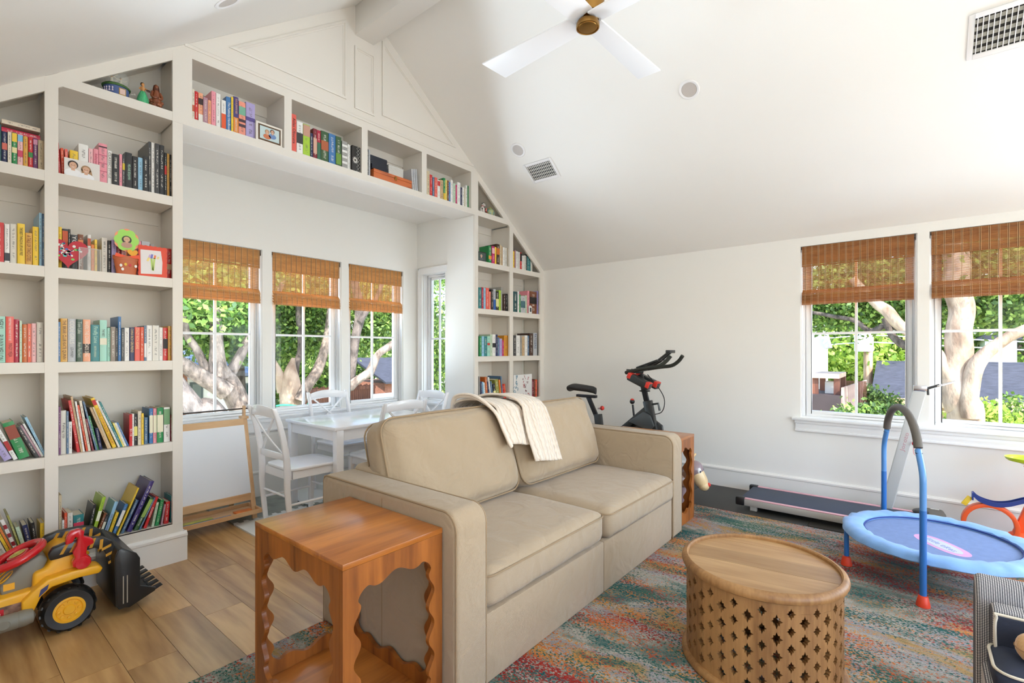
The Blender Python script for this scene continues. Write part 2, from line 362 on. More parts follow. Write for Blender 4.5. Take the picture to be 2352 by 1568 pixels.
# ------------------------------------------------------------------ bookcases
SH = [.243, .768, 1.286, 1.809, 2.331, 2.873]     # shelf tops
ST_ = .058
def shelfbox(b, x0, x1, zt, ylo=YF): b.box(x0, x1, ylo, YB, zt-ST_, zt)
def tower(name, label, bays, stiles, xs, right):
    t = thing(name, label, 'bookcase')
    for (a, c, z0, top) in stiles:
        b = MB()
        if top is None: b.prism([(a, z0), (c, z0), (c, roof(c)-.002), (a, roof(a)-.002)], YF-.002, YF+.022)
        else: b.box(a, c, YF-.002, YF+.022, z0, top)
        b.build('stile', SHELF, t)
        b = MB(); m = (a+c)/2; p0, p1 = (m-.012, m+.012) if c-a < .08 else (c-.085, c-.061) if not right else (a+.061, a+.085)
        if z0 < 1: b.box(p0, p1, YF+.0225, YB, .18, min(roof(p0), roof(p1))-.04); b.build('upright', SHELF, t)
    for (a, c) in bays:
        for zt in SH:
            if zt > roof((a+c)/2)-.1: continue
            x0, x1 = a-.006, c+.006
            lim = (RZ-zt)/SL; 
            if not right: x0 = max(x0, RX-lim+.02)
            else: x1 = min(x1, RX+lim-.02)
            if x1-x0 < .1: continue
            b = MB()
            if not right: b.prism([(x0+.0, zt), (x1, zt), (x1, zt-ST_), (max(a-.006, x0-ST_/SL), zt-ST_)], YF, YB)
            else: b.prism([(x0, zt-ST_), (x0, zt), (x1, zt), (min(c+.006, x1+ST_/SL), zt-ST_)], YF, YB)
            b.build('shelf_board', SHELF, t)
        # back panel and its top rail
        b = MB(); b.prism([(a-.02, .2), (c+.02, .2), (c+.02, roof(c+.02)-.02), (a-.02, roof(a-.02)-.02)], YB, YB+.01); b.build('back_panel', SHELF, t)
        # sloped rail following the ceiling
        b = MB(); dz = .082
        b.prism([(a-.002, roof(a-.002)-dz), (c+.002, roof(c+.002)-dz), (c+.002, roof(c+.002)), (a-.002, roof(a-.002))], YF-.001, YF+.021)
        b.prism([(a-.002, roof(a-.002)-.03), (c+.002, roof(c+.002)-.03), (c+.002, roof(c+.002)-.012), (a-.002, roof(a-.002)-.012)], YF+.02, YB); b.build('sloped_rail', SHELF, t)
        for zt in (SH[5]-ST_, SH[4]-ST_):
            if roof((a+c)/2) > zt+.05:
                b = MB(); b.box(a, c, YB-.012, YB, zt-.085, zt); b.build('back_rail', SHELF, t)
    x0, x1 = xs
    b = MB(); b.box(x0, x1, YF-.0035, YF+.02, .10, SH[0]); b.box(x0, x1, YF-.012, YF-.003, .0, .12)
    b.build('bottom_rail', SHELF, t)
    b = MB(); b.prism([(YF-p, z) for p, z in baseprof(.186, .02)], x0, x1+(.0204 if not right else 0), 'x')
    if not right: b.prism([(x1+p, z) for p, z in baseprof(.186, .02)], YF+.001, 3.9, 'y')
    b.build('baseboard', TRIM, t)
    return t
tower('bookcase', 'tall white built-in bookcase left of the window nook', [(-.101, .437), (.492, 1.03)],
      [(-.16, -.101, 0, None), (.437, .492, 0, None), (1.03, 1.086, 0, 2.8125)], (XL_, 1.086), False)
tower('bookcase', 'white built-in bookcase between the window nook and the right wall', [(3.861, 4.397), (4.461, 5.0)],
      [(3.807, 3.861, 0, 2.8125), (4.397, 4.461, 0, None), (5.0, 5.08, 0, None)], (3.807, XR_), True)
t = thing('overhead_bookshelf', 'white overhead bookshelf of four cubbies bridging the window nook', 'bookshelf')
b = MB(); b.box(1.139, 3.752, YF-.0015, YB, 2.813, 2.870); b.box(1.0875, 1.139, YF+.0225, YB, 2.813, 2.870); b.box(3.752, 3.8065, YF+.0225, YB, 2.813, 2.870); b.box(1.115, 1.1385, YF+.0225, YB, 2.87, 3.262); b.box(3.7525, 3.776, YF+.0225, YB, 2.87, 3.262); b.build('shelf_board', SHELF, t)
for a, c in ((1.03, 1.139), (3.752, 3.861)):
    b = MB(); b.box(a, c, YF-.002, YF+.022, 2.813, 3.2625); b.build('end_stile', SHELF, t)
b = MB(); b.box(1.115, 3.776, YF+.031, YB, 3.262, 3.285); b.build('top_board', SHELF, t)
for a, c in ((1.746, 1.802), (2.413, 2.471), (3.075, 3.135)):
    b = MB(); b.box(a, c, YF-.001, YB, 2.868, 3.264); b.build('divider', SHELF, t)
b = MB(); b.box(1.115, 3.776, YB, YB+.01, 2.82, 3.3); b.build('back_panel', SHELF, t)
for a, c in ((1.139, 1.746), (1.802, 2.413), (2.471, 3.075), (3.135, 3.752)):
    b = MB(); b.box(a, c, YB-.012, YB, 3.18, 3.262); b.build('back_rail', SHELF, t)
# ------------------------------------------------------------------ windows
def window(n, origin, rz, w_, h_, fr=.07, recess=.09, glass_top=0.):
    t = thing('window_%d' % n, None, None, origin, rz); t['kind'] = 'structure'
    b = MB(); d = .16
    b.box(0, .012, .012, d, 0, h_); b.box(w_-.012, w_, .012, d, 0, h_); b.box(.012, w_-.012, .012, d, h_-.012, h_); b.box(.012, w_-.012, .012, d, 0, .014); b.build('jamb', WIN, t)
    b = MB(); e = .034
    for x0, x1, z0, z1 in ((.012, e, .014, h_-.012), (w_-e, w_-.012, .014, h_-.012), (e, w_-e, h_-e, h_-.012), (e, w_-e, .014, e)): b.box(x0, x1, recess-.03, recess+.02, z0, z1)
    b.build('frame', WIN, t, bevel=.002)
    b = MB(); s0 = fr
    for x0, x1, z0, z1 in ((e, s0, e, h_-e), (w_-s0, w_-e, e, h_-e), (s0, w_-s0, h_-s0, h_-e), (s0, w_-s0, e, s0*.82)): b.box(x0, x1, recess-.01, recess+.03, z0, z1)
    b.build('sash', WIN, t, bevel=.003)
    zm = h_*.492
    b = MB(); b.box(w_/2-.0095, w_/2+.0095, recess, recess+.022, s0*.8, h_-s0); b.build('muntin', WIN, t)
    b = MB(); b.box(s0, w_-s0, recess+.001, recess+.021, zm-.0095, zm+.0095); b.build('muntin', WIN, t)
    for x0, x1 in ((s0, w_/2-.009), (w_/2+.009, w_-s0)):
        for z0, z1 in ((s0*.8, zm-.009), (zm+.009, h_-s0)):
            b = MB(); b.add([(x0, recess+.012, z0), (x1, recess+.012, z0), (x1, recess+.012, z1), (x0, recess+.012, z1)], [(0, 1, 2, 3)]); b.build('pane', GLASS, t)
    return t
n = 1
for a, c in NW: window(n, (a, NB, NZ0), 0, c-a, NZ1-NZ0, fr=.073); n += 1
window(n, (3.845, SWY[1], NZ0), -PI/2, SWY[1]-SWY[0], 2.262-NZ0, fr=.065); n += 1
for a, c in RW: window(n, (XR_, c, WZ0), -PI/2, c-a, WZ1-WZ0, fr=.075); n += 1
# side window casing
b = MB(); b.box(3.83, 3.846, SWY[1]-.004, SWY[1]+.06, NZ0, 2.262); b.box(3.83, 3.846, SWY[0]-.06, SWY[1]+.06, 2.258, 2.33); b.box(3.824, 3.846, SWY[1]+.045, SWY[1]+.06, NZ0, 2.33); b.box(3.824, 3.846, SWY[0]-.06, SWY[1]+.06, 2.315, 2.33)
struct('trim_2', b, WIN)
# stools and aprons
b = MB(); b.box(1.087, 3.84, NB-.045, NB+.01, .722, .743); b.box(1.087, 3.84, NB-.02, NB, .60, .722); b.box(1.087, 3.84, NB-.03, NB, .685, .722); b.box(1.087, 3.84, NB-.026, NB, .60, .62)
struct('trim_3', b, WIN, bevel=.002)
b = MB(); b.box(3.80, 3.85, SWY[0]-.05, NB-.04, .722, .743); b.box(3.826, 3.85, SWY[0]-.05, NB-.03, .60, .722); struct('trim_4', b, WIN)
b = MB(); b.box(XR_-.048, XR_+.01, -1.05, .845, .722, .7435); b.box(XR_-.03, XR_, -1.03, .825, .694, .722); b.box(XR_-.02, XR_, -1.03, .82, .64, .694); b.box(XR_-.027, XR_, -1.03, .822, .622, .642)
struct('trim_5', b, WIN, bevel=.003)
b = MB(); b.box(XR_-.004, XR_, -1.05, .80, WZ0, 2.3); 
# ------------------------------------------------------------------ woven bamboo shades
BAM = wood('bamboo_slats', (228, 168, 96), (180, 118, 54), axis=0, scale=18, rough=.5, bands=3, fine=.6); BAMD = wood('bamboo_slats_dark', (184, 120, 58), (130, 76, 30), axis=0, scale=18, rough=.5, bands=3, fine=.6)
def bam_trans(m):
    N = m.node_tree; B = N.nodes['Principled BSDF']; o = N.nodes['Material Output']; L = N.links
    t = N.nodes.new('ShaderNodeBsdfTranslucent'); mx = N.nodes.new('ShaderNodeMixShader'); mx.inputs[0].default_value = .3
    L.new(B.inputs['Base Color'].links[0].from_socket, t.inputs[0]); L.new(B.outputs[0], mx.inputs[1]); L.new(t.outputs[0], mx.inputs[2]); L.new(mx.outputs[0], o.inputs[0])
bam_trans(BAM); bam_trans(BAMD)
CORD = mat('shade_cord', (222, 188, 140), .8); CORD2 = mat('shade_cord_dark', (120, 78, 40), .8)
def shade(origin, rz, w_, drop, label, BAM=BAM):
    t = thing('woven_shade', label, 'window shade', origin, rz, group=None)
    b = MB(); b.box(0, w_, -.004, .045, -.028, 0); b.box(-.004, 0, -.004, .05, -.05, 0); b.box(w_, w_+.004, -.004, .05, -.05, 0); b.build('headrail', mat('headrail', (70, 56, 44), .5), t)
    BAM_ = BAM; rs2 = random.Random(int(origin[0]*100+origin[1]*10)); x0, x1 = .008, w_-.010
    va = drop*.345; b = MB(); z = -.002
    while z > -va:      # valance: slats nearly touching
        hgt = rs2.uniform(.0062, .0086); yy = -.006+rs2.uniform(-.0008, .0008); b.box(x0-.002, x1+.002, yy, yy+.0022, z-hgt, z); z -= hgt+(.0004 if rs2.random() < .9 else .0016)
    tag(b.build('valance', BAM, t), kind='stuff')
    b = MB(); z = -.03
    fo = drop-.13
    while z > -fo:      # open weave behind the valance and below it
        hgt = .0052; yy = .012+rs2.uniform(-.001, .001); b.box(x0, x1, yy, yy+.002, z-hgt, z); z -= hgt+.0030
    tag(b.build('slat_panel', BAM, t), kind='stuff')
    prof = [(.012, -fo), (.002, -fo-.018), (-.014, -fo-.036), (-.018, -fo-.052), (-.006, -fo-.056)]
    for k, (dz, dy, hh) in enumerate(((0, 0, .056), (.046, .004, .036), (.072, .006, .034), (.096, .004, .034))):
        b = MB(); m = 7; zt = -fo-dz
        for q in range(m):
            s = q/(m-1); y = .010-.032*math.sin(s*PI*.62)-dy; z = zt-hh*s
            y2 = .010-.032*math.sin((s+1/(m-1))*PI*.62)-dy
            b.beam((x0-.001, y, z-hh/(m*2)), (x1+.001, y, z-hh/(m*2)), .0025, hh/m*1.02) if False else b.box(x0-.001, x1+.001, y, y+.003, z-hh/m*1.02, z)
        tag(b.build('bottom_fold', BAM, t), kind='stuff')
    b = MB(); b2 = MB(); x = x0+.02; 
    def cordrun(bb, x, e=.0016):
        bb.box(x-e/2, x+e/2, -.0085, -.0065, -va, -.003); bb.box(x-e/2, x+e/2, .0095, .0115, -fo, -va)
        for (dz, dy, hh) in ((0, 0, .056), (.046, .004, .036), (.072, .006, .034), (.096, .004, .034)):
            for q in range(4):
                s = q/3*.9; y = .010-.032*math.sin(s*PI*.62)-dy; zz = -fo-dz-hh*s
                bb.box(x-e/2, x+e/2, y-.002, y, zz-hh/3.4, zz)
    while x < x1-.01:
        cordrun(b, x); cordrun(b, x+.0085); cordrun(b2, x+.0043); x += .0505
    tag(b.build('cords', CORD, t), kind='stuff'); tag(b2.build('dark_cords', CORD2, t), kind='stuff')
    return t
for (a, c), lb in zip(NW, ('leftmost bamboo shade in the window nook, beside the bookcase', 'middle bamboo shade of the three in the window nook', 'rightmost bamboo shade of the three in the window nook')):
    shade((a+.006, NB+.012, NZ1-.004), 0, c-a-.018, .49, lb)
for (a, c), lb in zip(RW, ('darker bamboo shade on the right wall, nearer the exercise bike', 'bamboo shade at the right edge of the photo, half raised')):
    shade((XR_+.012, c-.006, WZ1-.002), -PI/2, c-a-.018, .525, lb, BAMD)
# ================================================================== RUG, MATS
def rug_mat():
    m = bpy.data.materials.new('rug_pile'); m.use_nodes = True; N = m.node_tree; B = N.nodes['Principled BSDF']; L = N.links
    tc = N.nodes.new('ShaderNodeTexCoord')
    def noise(scale, sx, sy, det=4, off=(0, 0, 0), dist=0.):
        mp = N.nodes.new('ShaderNodeMapping'); mp.inputs['Scale'].default_value = (sx, sy, 1); mp.inputs['Location'].default_value = off; mp.inputs['Rotation'].default_value = (0, 0, .12); L.new(tc.outputs['Object'], mp.inputs[0])
        n = N.nodes.new('ShaderNodeTexNoise'); n.inputs['Scale'].default_value = scale; n.inputs['Detail'].default_value = det; n.inputs['Distortion'].default_value = dist; n.inputs['Roughness'].default_value = .62; L.new(mp.outputs[0], n.inputs[0]); return n.outputs[0]
    def ramp(src, stops, const=False):
        r = N.nodes.new('ShaderNodeValToRGB'); e = r.color_ramp.elements
        while len(e) < len(stops): e.new(.5)
        for k, (p, c) in enumerate(stops): e[k].position = p; e[k].color = lin(c)
        if const: r.color_ramp.interpolation = 'CONSTANT'
        L.new(src, r.inputs[0]); return r.outputs[0]
    def mix(f, a, b):
        x = N.nodes.new('ShaderNodeMix'); x.data_type = 'RGBA'; L.new(f, x.inputs[0]); L.new(a, x.inputs[6]); L.new(b, x.inputs[7]); return x.outputs[2]
    base = ramp(noise(2.1, 1.7, .62, 6, dist=.5), [(.32, (60, 100, 100)), (.42, (124, 138, 128)), (.48, (178, 172, 160)), (.54, (150, 150, 154)), (.60, (178, 146, 96)), (.67, (98, 108, 84))])
    speck = noise(110, 1, .7, 2)
    warm = ramp(noise(2.6, 2.4, .55, 5, (3.1, 7.7, 0), .6), [(.0, (120, 36, 44)), (.42, (160, 50, 44)), (.50, (206, 104, 56)), (.60, (206, 146, 66)), (.72, (138, 44, 72))])
    def math2(op, a, b=None, v=0.):
        x = N.nodes.new('ShaderNodeMath'); x.operation = op; L.new(a, x.inputs[0])
        if b is not None: L.new(b, x.inputs[1])
        else: x.inputs[1].default_value = v
        return x.outputs[0]
    wmask = math2('ADD', noise(2.0, 1.9, .55, 6, (11, 2, 0), .5), math2('MULTIPLY', math2('SUBTRACT', speck, None, .5), None, 1.05))
    wf = N.nodes.new('ShaderNodeMapRange'); wf.inputs[1].default_value = .49; wf.inputs[2].default_value = .60; L.new(wmask, wf.inputs[0])
    c = mix(wf.outputs[0], base, warm)
    tmask = math2('ADD', noise(2.5, 2.2, .6, 6, (5, 23, 0), .6), math2('MULTIPLY', math2('SUBTRACT', noise(100, 1, .7, 2, (2, 2, 0)), None, .5), None, 1.0))
    tf = N.nodes.new('ShaderNodeMapRange'); tf.inputs[1].default_value = .53; tf.inputs[2].default_value = .64; L.new(tmask, tf.inputs[0])
    teal = ramp(noise(3, 2, .6, 3, (9, 9, 0)), [(.35, (28, 92, 98)), (.65, (64, 104, 84))])
    c = mix(tf.outputs[0], c, teal)
    hs = N.nodes.new('ShaderNodeHueSaturation'); mr = N.nodes.new('ShaderNodeMapRange'); mr.inputs[3].default_value = .38; mr.inputs[4].default_value = 1.32; L.new(noise(210, 1, 1, 2), mr.inputs[0]); L.new(mr.outputs[0], hs.inputs['Value']); L.new(c, hs.inputs['Color'])
    L.new(hs.outputs[0], B.inputs['Base Color']); B.inputs['Roughness'].default_value = .95; B.inputs['Specular IOR Level'].default_value = .1
    b = N.nodes.new('ShaderNodeBump'); b.inputs['Strength'].default_value = .5; b.inputs['Distance'].default_value = .006; L.new(noise(230, 1, 1, 3), b.inputs['Height']); L.new(b.outputs[0], B.inputs['Normal'])
    return m
b = MB(); b.box(0, 3.82, 0, 3.0, 0, .011); r = b.build('area_rug', rug_mat(), bevel=.004, loc=(.48, -.74, .0005)); tag(r, 'large multicoloured area rug in teal, orange and grey under the sofa', 'rug')
# black gym mats along the right wall
GM = mat('rubber_mat', (42, 40, 36), .45, bump=.25, bscale=500, var=.12, vscale=5)
t = thing('gym_mat', 'black rubber gym mat on the floor under the treadmill and bike', 'mat')
for y0, y1, x0, x1 in ((-1.2, .62, 4.33, 5.05), (.622, 1.62, 4.31, 5.05), (1.622, 3.0, 4.31, 5.05)):
    b = MB(); b.box(x0, x1, y0, y1, .0006, .009); b.build('mat_section', GM, t, bevel=.002)
# interlocking foam tiles in the nook
FW = mat('foam_white', (226, 228, 224), .6, bump=.15, bscale=250); FG = mat('foam_grey', (142, 148, 140), .6, var=.25, vscale=7, bump=.15, bscale=250)
t = thing('foam_floor_mat', 'grey and white interlocking foam floor mat under the dining table', 'floor mat')
S = .585; X0, Y0 = 1.545, 3.46
def teeth(a, c, out, n=8, amp=.018):
    """points from a to c with square teeth, out = outward normal"""
    P = []; a = Vector(a); c = Vector(c); o = Vector(out)
    for k in range(n*2):
        t0 = k/(n*2); t1 = (k+1)/(n*2); h = amp if k % 2 == 0 else -amp
        P += [tuple((a+(c-a)*(t0+.006))+o*h), tuple((a+(c-a)*(t1-.006))+o*h)]
    return P
for i in range(4):
    for j in range(2):
        x, y = i*S, j*S
        fx, fy = 1, 1
        pts = [(0, 0), (S, 0)] if j == 0 else teeth((0, 0), (S, 0), (0, 1))
        pts += ([(S, 0), (S, S)] if i == 3 else teeth((S, 0), (S, S), (1, 0)))
        pts += ([(S, S), (0, S)] if j == 1 else teeth((S, S), (0, S), (0, -1))[:])
        pts += ([(0, S), (0, 0)] if i == 0 else teeth((0, S), (0, 0), (1, 0))[:])
        q = []
        for p in pts:
            if not q or (abs(p[0]-q[-1][0])+abs(p[1]-q[-1][1])) > 1e-5: q.append(p)
        if abs(q[0][0]-q[-1][0])+abs(q[0][1]-q[-1][1]) < 1e-5: q.pop()
        b = MB(); b.prism(q, 0, .012, 'z'); b.build('foam_tile', FW if (i+j) % 2 == 0 else FG, t, loc=(X0+x+i*.0, Y0+y, .0006))
# ================================================================== SOFA
def fabric(name, c, c2, scale=900):
    m = bpy.data.materials.new(name); m.use_nodes = True; N = m.node_tree; B = N.nodes['Principled BSDF']; L = N.links
    tc = N.nodes.new('ShaderNodeTexCoord'); mp = N.nodes.new('ShaderNodeMapping'); mp.inputs['Rotation'].default_value = (.6, .5, .78); L.new(tc.outputs['Object'], mp.inputs[0])
    wv = N.nodes.new('ShaderNodeTexWave'); wv.inputs['Scale'].default_value = scale/6.; wv.inputs['Distortion'].default_value = 1.2; wv.inputs['Detail'].default_value = 2; L.new(mp.outputs[0], wv.inputs[0])
    n = N.nodes.new('ShaderNodeTexNoise'); n.inputs['Scale'].default_value = scale; n.inputs['Detail'].default_value = 2; L.new(tc.outputs['Object'], n.inputs[0])
    mx = N.nodes.new('ShaderNodeMix'); mx.data_type = 'FLOAT'; mx.inputs[0].default_value = .5; L.new(wv.outputs[1], mx.inputs[2]); L.new(n.outputs[0], mx.inputs[3])
    r = N.nodes.new('ShaderNodeValToRGB'); r.color_ramp.elements[0].position = .2; r.color_ramp.elements[1].position = .8; r.color_ramp.elements[0].color = lin(c2); r.color_ramp.elements[1].color = lin(c); L.new(mx.outputs[0], r.inputs[0])
    L.new(r.outputs[0], B.inputs['Base Color']); B.inputs['Roughness'].default_value = .9; B.inputs['Sheen Weight'].default_value = .25; B.inputs['Specular IOR Level'].default_value = .2
    b = N.nodes.new('ShaderNodeBump'); b.inputs['Strength'].default_value = .45; b.inputs['Distance'].default_value = .002; L.new(mx.outputs[0], b.inputs['Height'])
    n3 = N.nodes.new('ShaderNodeTexNoise'); n3.inputs['Scale'].default_value = 7; n3.inputs['Detail'].default_value = 2; n3.inputs['Distortion'].default_value = 1.2; L.new(tc.outputs['Object'], n3.inputs[0])
    b2 = N.nodes.new('ShaderNodeBump'); b2.inputs['Strength'].default_value = .35; b2.inputs['Distance'].default_value = .03; L.new(n3.outputs[0], b2.inputs['Height']); L.new(b.outputs[0], b2.inputs['Normal']); L.new(b2.outputs[0], B.inputs['Normal'])
    return m
SOFA = fabric('sofa_linen', (192, 172, 144), (142, 122, 98)); SEAM = mat('sofa_seam', (150, 128, 100), .9)
t = thing('sofa', 'beige linen two-seat sofa with loose back pillows on the rug', 'sofa', (1.265, 1.305, 0))
SX, SY = 2.30, .945      # local: x right, y back
Z0 = .013
def armprof(h, d, r):   # y,z outline with rounded front top corner
    P = [(0, Z0+.006)]
    P += [(r-r*math.cos(PI/2*k/6), h-r+r*math.sin(PI/2*k/6)) for k in range(7)]
    P += [(d-.03, h), (d-.008, h-.008), (d, h-.03), (d, Z0+.006)]
    return P
for nm, x0 in (('arm', 0), ('arm', SX-.175)):
    b = MB(); b.prism([(y, z) for y, z in armprof(.742, SY, .07)], x0, x0+.175, 'x')
    a = b.build(nm, SOFA, t, bevel=.022, bseg=4, angle=80)
    for xx in (x0+.006, x0+.169):
        P = [(xx, y, z) for y, z in [(p[0]+(.006 if p[0] < .4 else -.006), p[1]-.004) for p in armprof(.742, SY, .07)]]
        b = MB(); b.tube(P, .0042, 6); b.build('piping', SEAM, a, smooth=True)
b = MB(); b.box(-.0012, .0005, .455, .458, Z0, .715); b.build('side_seam', SEAM, t)
b = MB(); b.box(.165, SX-.165, .70, SY-.002, Z0, .765); b.build('back_frame', SOFA, t, bevel=.035, bseg=4, angle=80)
for x0, x1 in ((.1755, 1.1425), (1.1455, SX-.1755)):
    b = MB(); b.box(x0, x1, .012, .72, Z0, .292); b.build('base_panel', SOFA, t, bevel=.006, bseg=2)
for k, (x0, x1, y0) in enumerate(((.178, 1.148, .006), (1.158, SX-.180, -.014))):
    c = cushion('seat_cushion', SOFA, x1-x0, .72, .168, .045, .018, t, seed=k+1, wob=.0025, n=16); c.location = ((x0+x1)/2, y0+.36, .380)
    for zz in (.058, ):
        P = [(px*1.0, py, zz) for px, py in rrect(x1-x0+.004, .724, .05)]
        b = MB(); b.tube(P, .0045, 6, closed=True); b.build('piping', SEAM, c, smooth=True)
for k, (x0, x1, y0, top, lean) in enumerate(((.19, 1.135, .57, .99, -.30), (1.15, SX-.178, .56, .965, -.33))):
    hh = top-.455; c = cushion('back_pillow', SOFA, x1-x0, .20, hh, .07, .055, t, seed=5+k, wob=.006, axis=1, n=18)
    c.location = ((x0+x1)/2, y0+.17, .455+hh/2+.005); c.rotation_euler = (lean, 0, .0)
    for yy in (-.072, .072):
        P = [(px, yy, pz) for px, pz in rrect(x1-x0+.004, hh+.004, .085)]
        b = MB(); b.tube(P, .005, 6, closed=True); b.build('piping', SEAM, c, smooth=True)
# ------------------------------------------------------------------ knitted throw over the pillows
KN = mat('cable_knit', (226, 212, 196), .95, sheen=.4)
def knit(m):
    N = m.node_tree; L = N.links; B = N.nodes['Principled BSDF']; uv = N.nodes.new('ShaderNodeUVMap')
    sx = N.nodes.new('ShaderNodeSeparateXYZ'); L.new(uv.outputs[0], sx.inputs[0])
    def M(op, a, b=None, v=None):
        x = N.nodes.new('ShaderNodeMath'); x.operation = op; L.new(a, x.inputs[0])
        if b is not None: L.new(b, x.inputs[1])
        elif v is not None: x.inputs[1].default_value = v
        return x.outputs[0]
    s1 = M('SINE', M('MULTIPLY', sx.outputs[0], v=95.)); s2 = M('SINE', M('ADD', M('MULTIPLY', sx.outputs[1], v=70.), M('MULTIPLY', M('ABSOLUTE', M('SINE', M('MULTIPLY', sx.outputs[0], v=24.))), v=5.)))
    h = M('ADD', M('MULTIPLY', s1, v=.6), M('MULTIPLY', s2, v=.5))
    b = N.nodes.new('ShaderNodeBump'); b.inputs['Strength'].default_value = .8; b.inputs['Distance'].default_value = .004; L.new(h, b.inputs['Height']); L.new(b.outputs[0], B.inputs['Normal'])
knit(KN)
def throw():
    th = thing('knitted_throw', 'cream cable-knit throw draped over the sofa back pillows', 'throw blanket')
    def sheet(nm, x0, x1, bottom0, bottom1, off, slant, par, yback=.0):
        nx, ns = 26, 44; V = []; UV = []
        for j in range(ns+1):
            s = j/ns
            for i in range(nx+1):
                a = i/nx; bot = bottom0+(bottom1-bottom0)*a
                # path in y,z: behind -> over the top -> down the front face
                top = 1.032+off-.018*a; yb = 2.30; 
                L1, L2, L3 = .22, .26, top-.06-bot; T = L1+L2+L3; d = s*T
                if d < L1: y, z = yb+off*.6, top-.06-(L1-d)
                elif d < L1+L2:
                    q = (d-L1)/L2; y = yb-(yb-1.935)*(.5-.5*math.cos(PI*q)); z = top-.06+.06*math.sin(PI*q); y += off*.6*(1-2*q)
                else:
                    q = d-L1-L2; y = 1.935-off-q*.32; z = top-.06-q
                wob = .006*math.sin(a*31+s*3)+.008*math.sin(a*9+s*5)
                x = x0+(x1-x0)*a+slant*max(0, (d-L1)/T)+.006*math.sin(s*14+a*4)
                V.append((x, y-wob, z+wob*.3)); UV.append((a*(x1-x0)*4, d*2))
        F = [(j*(nx+1)+i, j*(nx+1)+i+1, (j+1)*(nx+1)+i+1, (j+1)*(nx+1)+i) for j in range(ns) for i in range(nx)]
        me = bpy.data.meshes.new(nm); me.from_pydata(V, [], F); me.materials.append(KN); me.polygons.foreach_set('use_smooth', [True]*len(me.polygons))
        u = me.uv_layers.new(name='UVMap'); 
        for lp in me.loops: u.data[lp.index].uv = UV[lp.vertex_index]
        o = bpy.data.objects.new(nm, me); COL.objects.link(o); o.parent = par
        md = o.modifiers.new('s', 'SOLIDIFY'); md.thickness = .014; md.offset = 0
        return o
    sheet('knit_panel', 2.19, 2.47, .79, .75, .012, .07, th); sheet('knit_panel', 2.40, 2.66, .665, .63, .030, .04, th)
    b = MB()
    for k, (x, o1) in enumerate(((2.190, .02), (2.185, .045))):
        P = [(x, 2.30, .96), (x, 2.26, 1.035+o1*.5), (x+.01, 2.10, 1.045+o1*.5), (x+.015, 1.95-o1*.2, .985), (x+.035, 1.90-o1*.3, .88), (x+.055, 1.87-o1*.3, .80), (x+.070, 1.865-o1*.3, .775)]
        b.tube(smooth_path(P, 5), .014, 8, flat=.7)
    b.build('folded_edge', KN, th, smooth=True)
throw()
# ================================================================== SIDE TABLES
TEAK = wood('honey_walnut', (164, 96, 36), (102, 52, 16), axis=2, scale=5, rough=.42, coat=.05, bands=7, fine=.5)
TEAKT = wood('honey_walnut_top', (196, 122, 52), (144, 80, 28), axis=0, scale=5, rough=.28, coat=.25, bands=7, fine=.5)
def wave_panel(w_, h_, th, m, parent, name='side_panel', nu=2, nv=4, ml=.052, mtop=.075, mbot=.085):
    """panel in local x (0..w), z (0..h), thickness along y, with a scalloped opening"""
    iw, ih = w_-2*ml, h_-mtop-mbot; cx, cz = w_/2, mbot+ih/2; inner = []; outer = []; mh, mv = nu*22, nv*18; amp = .0135; rr = .055
    segs = [((-1, -1), (1, -1), mh, nu, (0, -1)), ((1, -1), (1, 1), mv, nv, (1, 0)), ((1, 1), (-1, 1), mh, nu, (0, 1)), ((-1, 1), (-1, -1), mv, nv, (-1, 0))]
    for (a0, a1, mm, nn, nr) in segs:
        for k in range(mm):
            u = k/mm; px = a0[0]+(a1[0]-a0[0])*u; pz = a0[1]+(a1[1]-a0[1])*u
            x, z = px*iw/2, pz*ih/2; a = amp*math.cos(2*PI*u*nn)
            ex = max(0, abs(x)-(iw/2-rr)); ez = max(0, abs(z)-(ih/2-rr)); l = math.hypot(ex, ez)
            if l > rr: x = math.copysign(iw/2-rr+ex*rr/l, x); z = math.copysign(ih/2-rr+ez*rr/l, z)
            if ex > 0 and ez > 0: f = 1-min(1, min(ex, ez)/rr*3); a *= f
            inner.append((cx+x+nr[0]*a, cz+z+nr[1]*a)); outer.append((w_/2*(1+px), h_/2*(1+pz)))
    n = len(inner)
    V = []
    for y in (0, th): V += [(x, y, z) for x, z in inner]+[(x, y, z) for x, z in outer]
    F = []
    for k in range(n):
        l = (k+1) % n
        F += [(k, l, n+l, n+k), (2*n+l, 2*n+k, 3*n+k, 3*n+l), (l, k, 2*n+k, 2*n+l), (n+k, n+l, 3*n+l, 3*n+k)]
    b = MB(); b.add(V, F); return b.build(name, m, parent)
EDGE = mat('cut_edge_brown', (96, 70, 54), .7)
def side_table(x0, y0, w_, d_, h_, label):
    t = thing('side_table', label, 'side table', (x0, y0, .0125)); th = .018; hp = h_-.02
    b = MB(); b.box(0, w_, 0, d_, h_-.0195, h_); b.build('table_top', TEAKT, t, bevel=.0015)
    p = wave_panel(w_-.002, hp, th, TEAK, t); p.location = (.001, .001, 0)
    p = wave_panel(w_-.002, hp, th, TEAK, t); p.location = (.001, d_-th-.001, 0)
    for xx in (.001, w_-th-.001):
        p = wave_panel(d_-2*th-.004, hp, th, TEAK, t, nu=3, nv=4, ml=.05); p.rotation_euler = (0, 0, PI/2); p.location = (xx+th, th+.002, 0)
    b = MB(); b.box(th+.002, w_-th-.002, th+.003, d_-th-.003, .02, .036); b.build('bottom_shelf', TEAKT, t)
side_table(.840, 1.372, .418, .625, .668, 'honey-brown wooden side table with scalloped cutouts in the foreground')
side_table(3.578, 1.355, .385, .625, .668, 'wooden side table with scalloped cutouts between sofa arm and right wall')
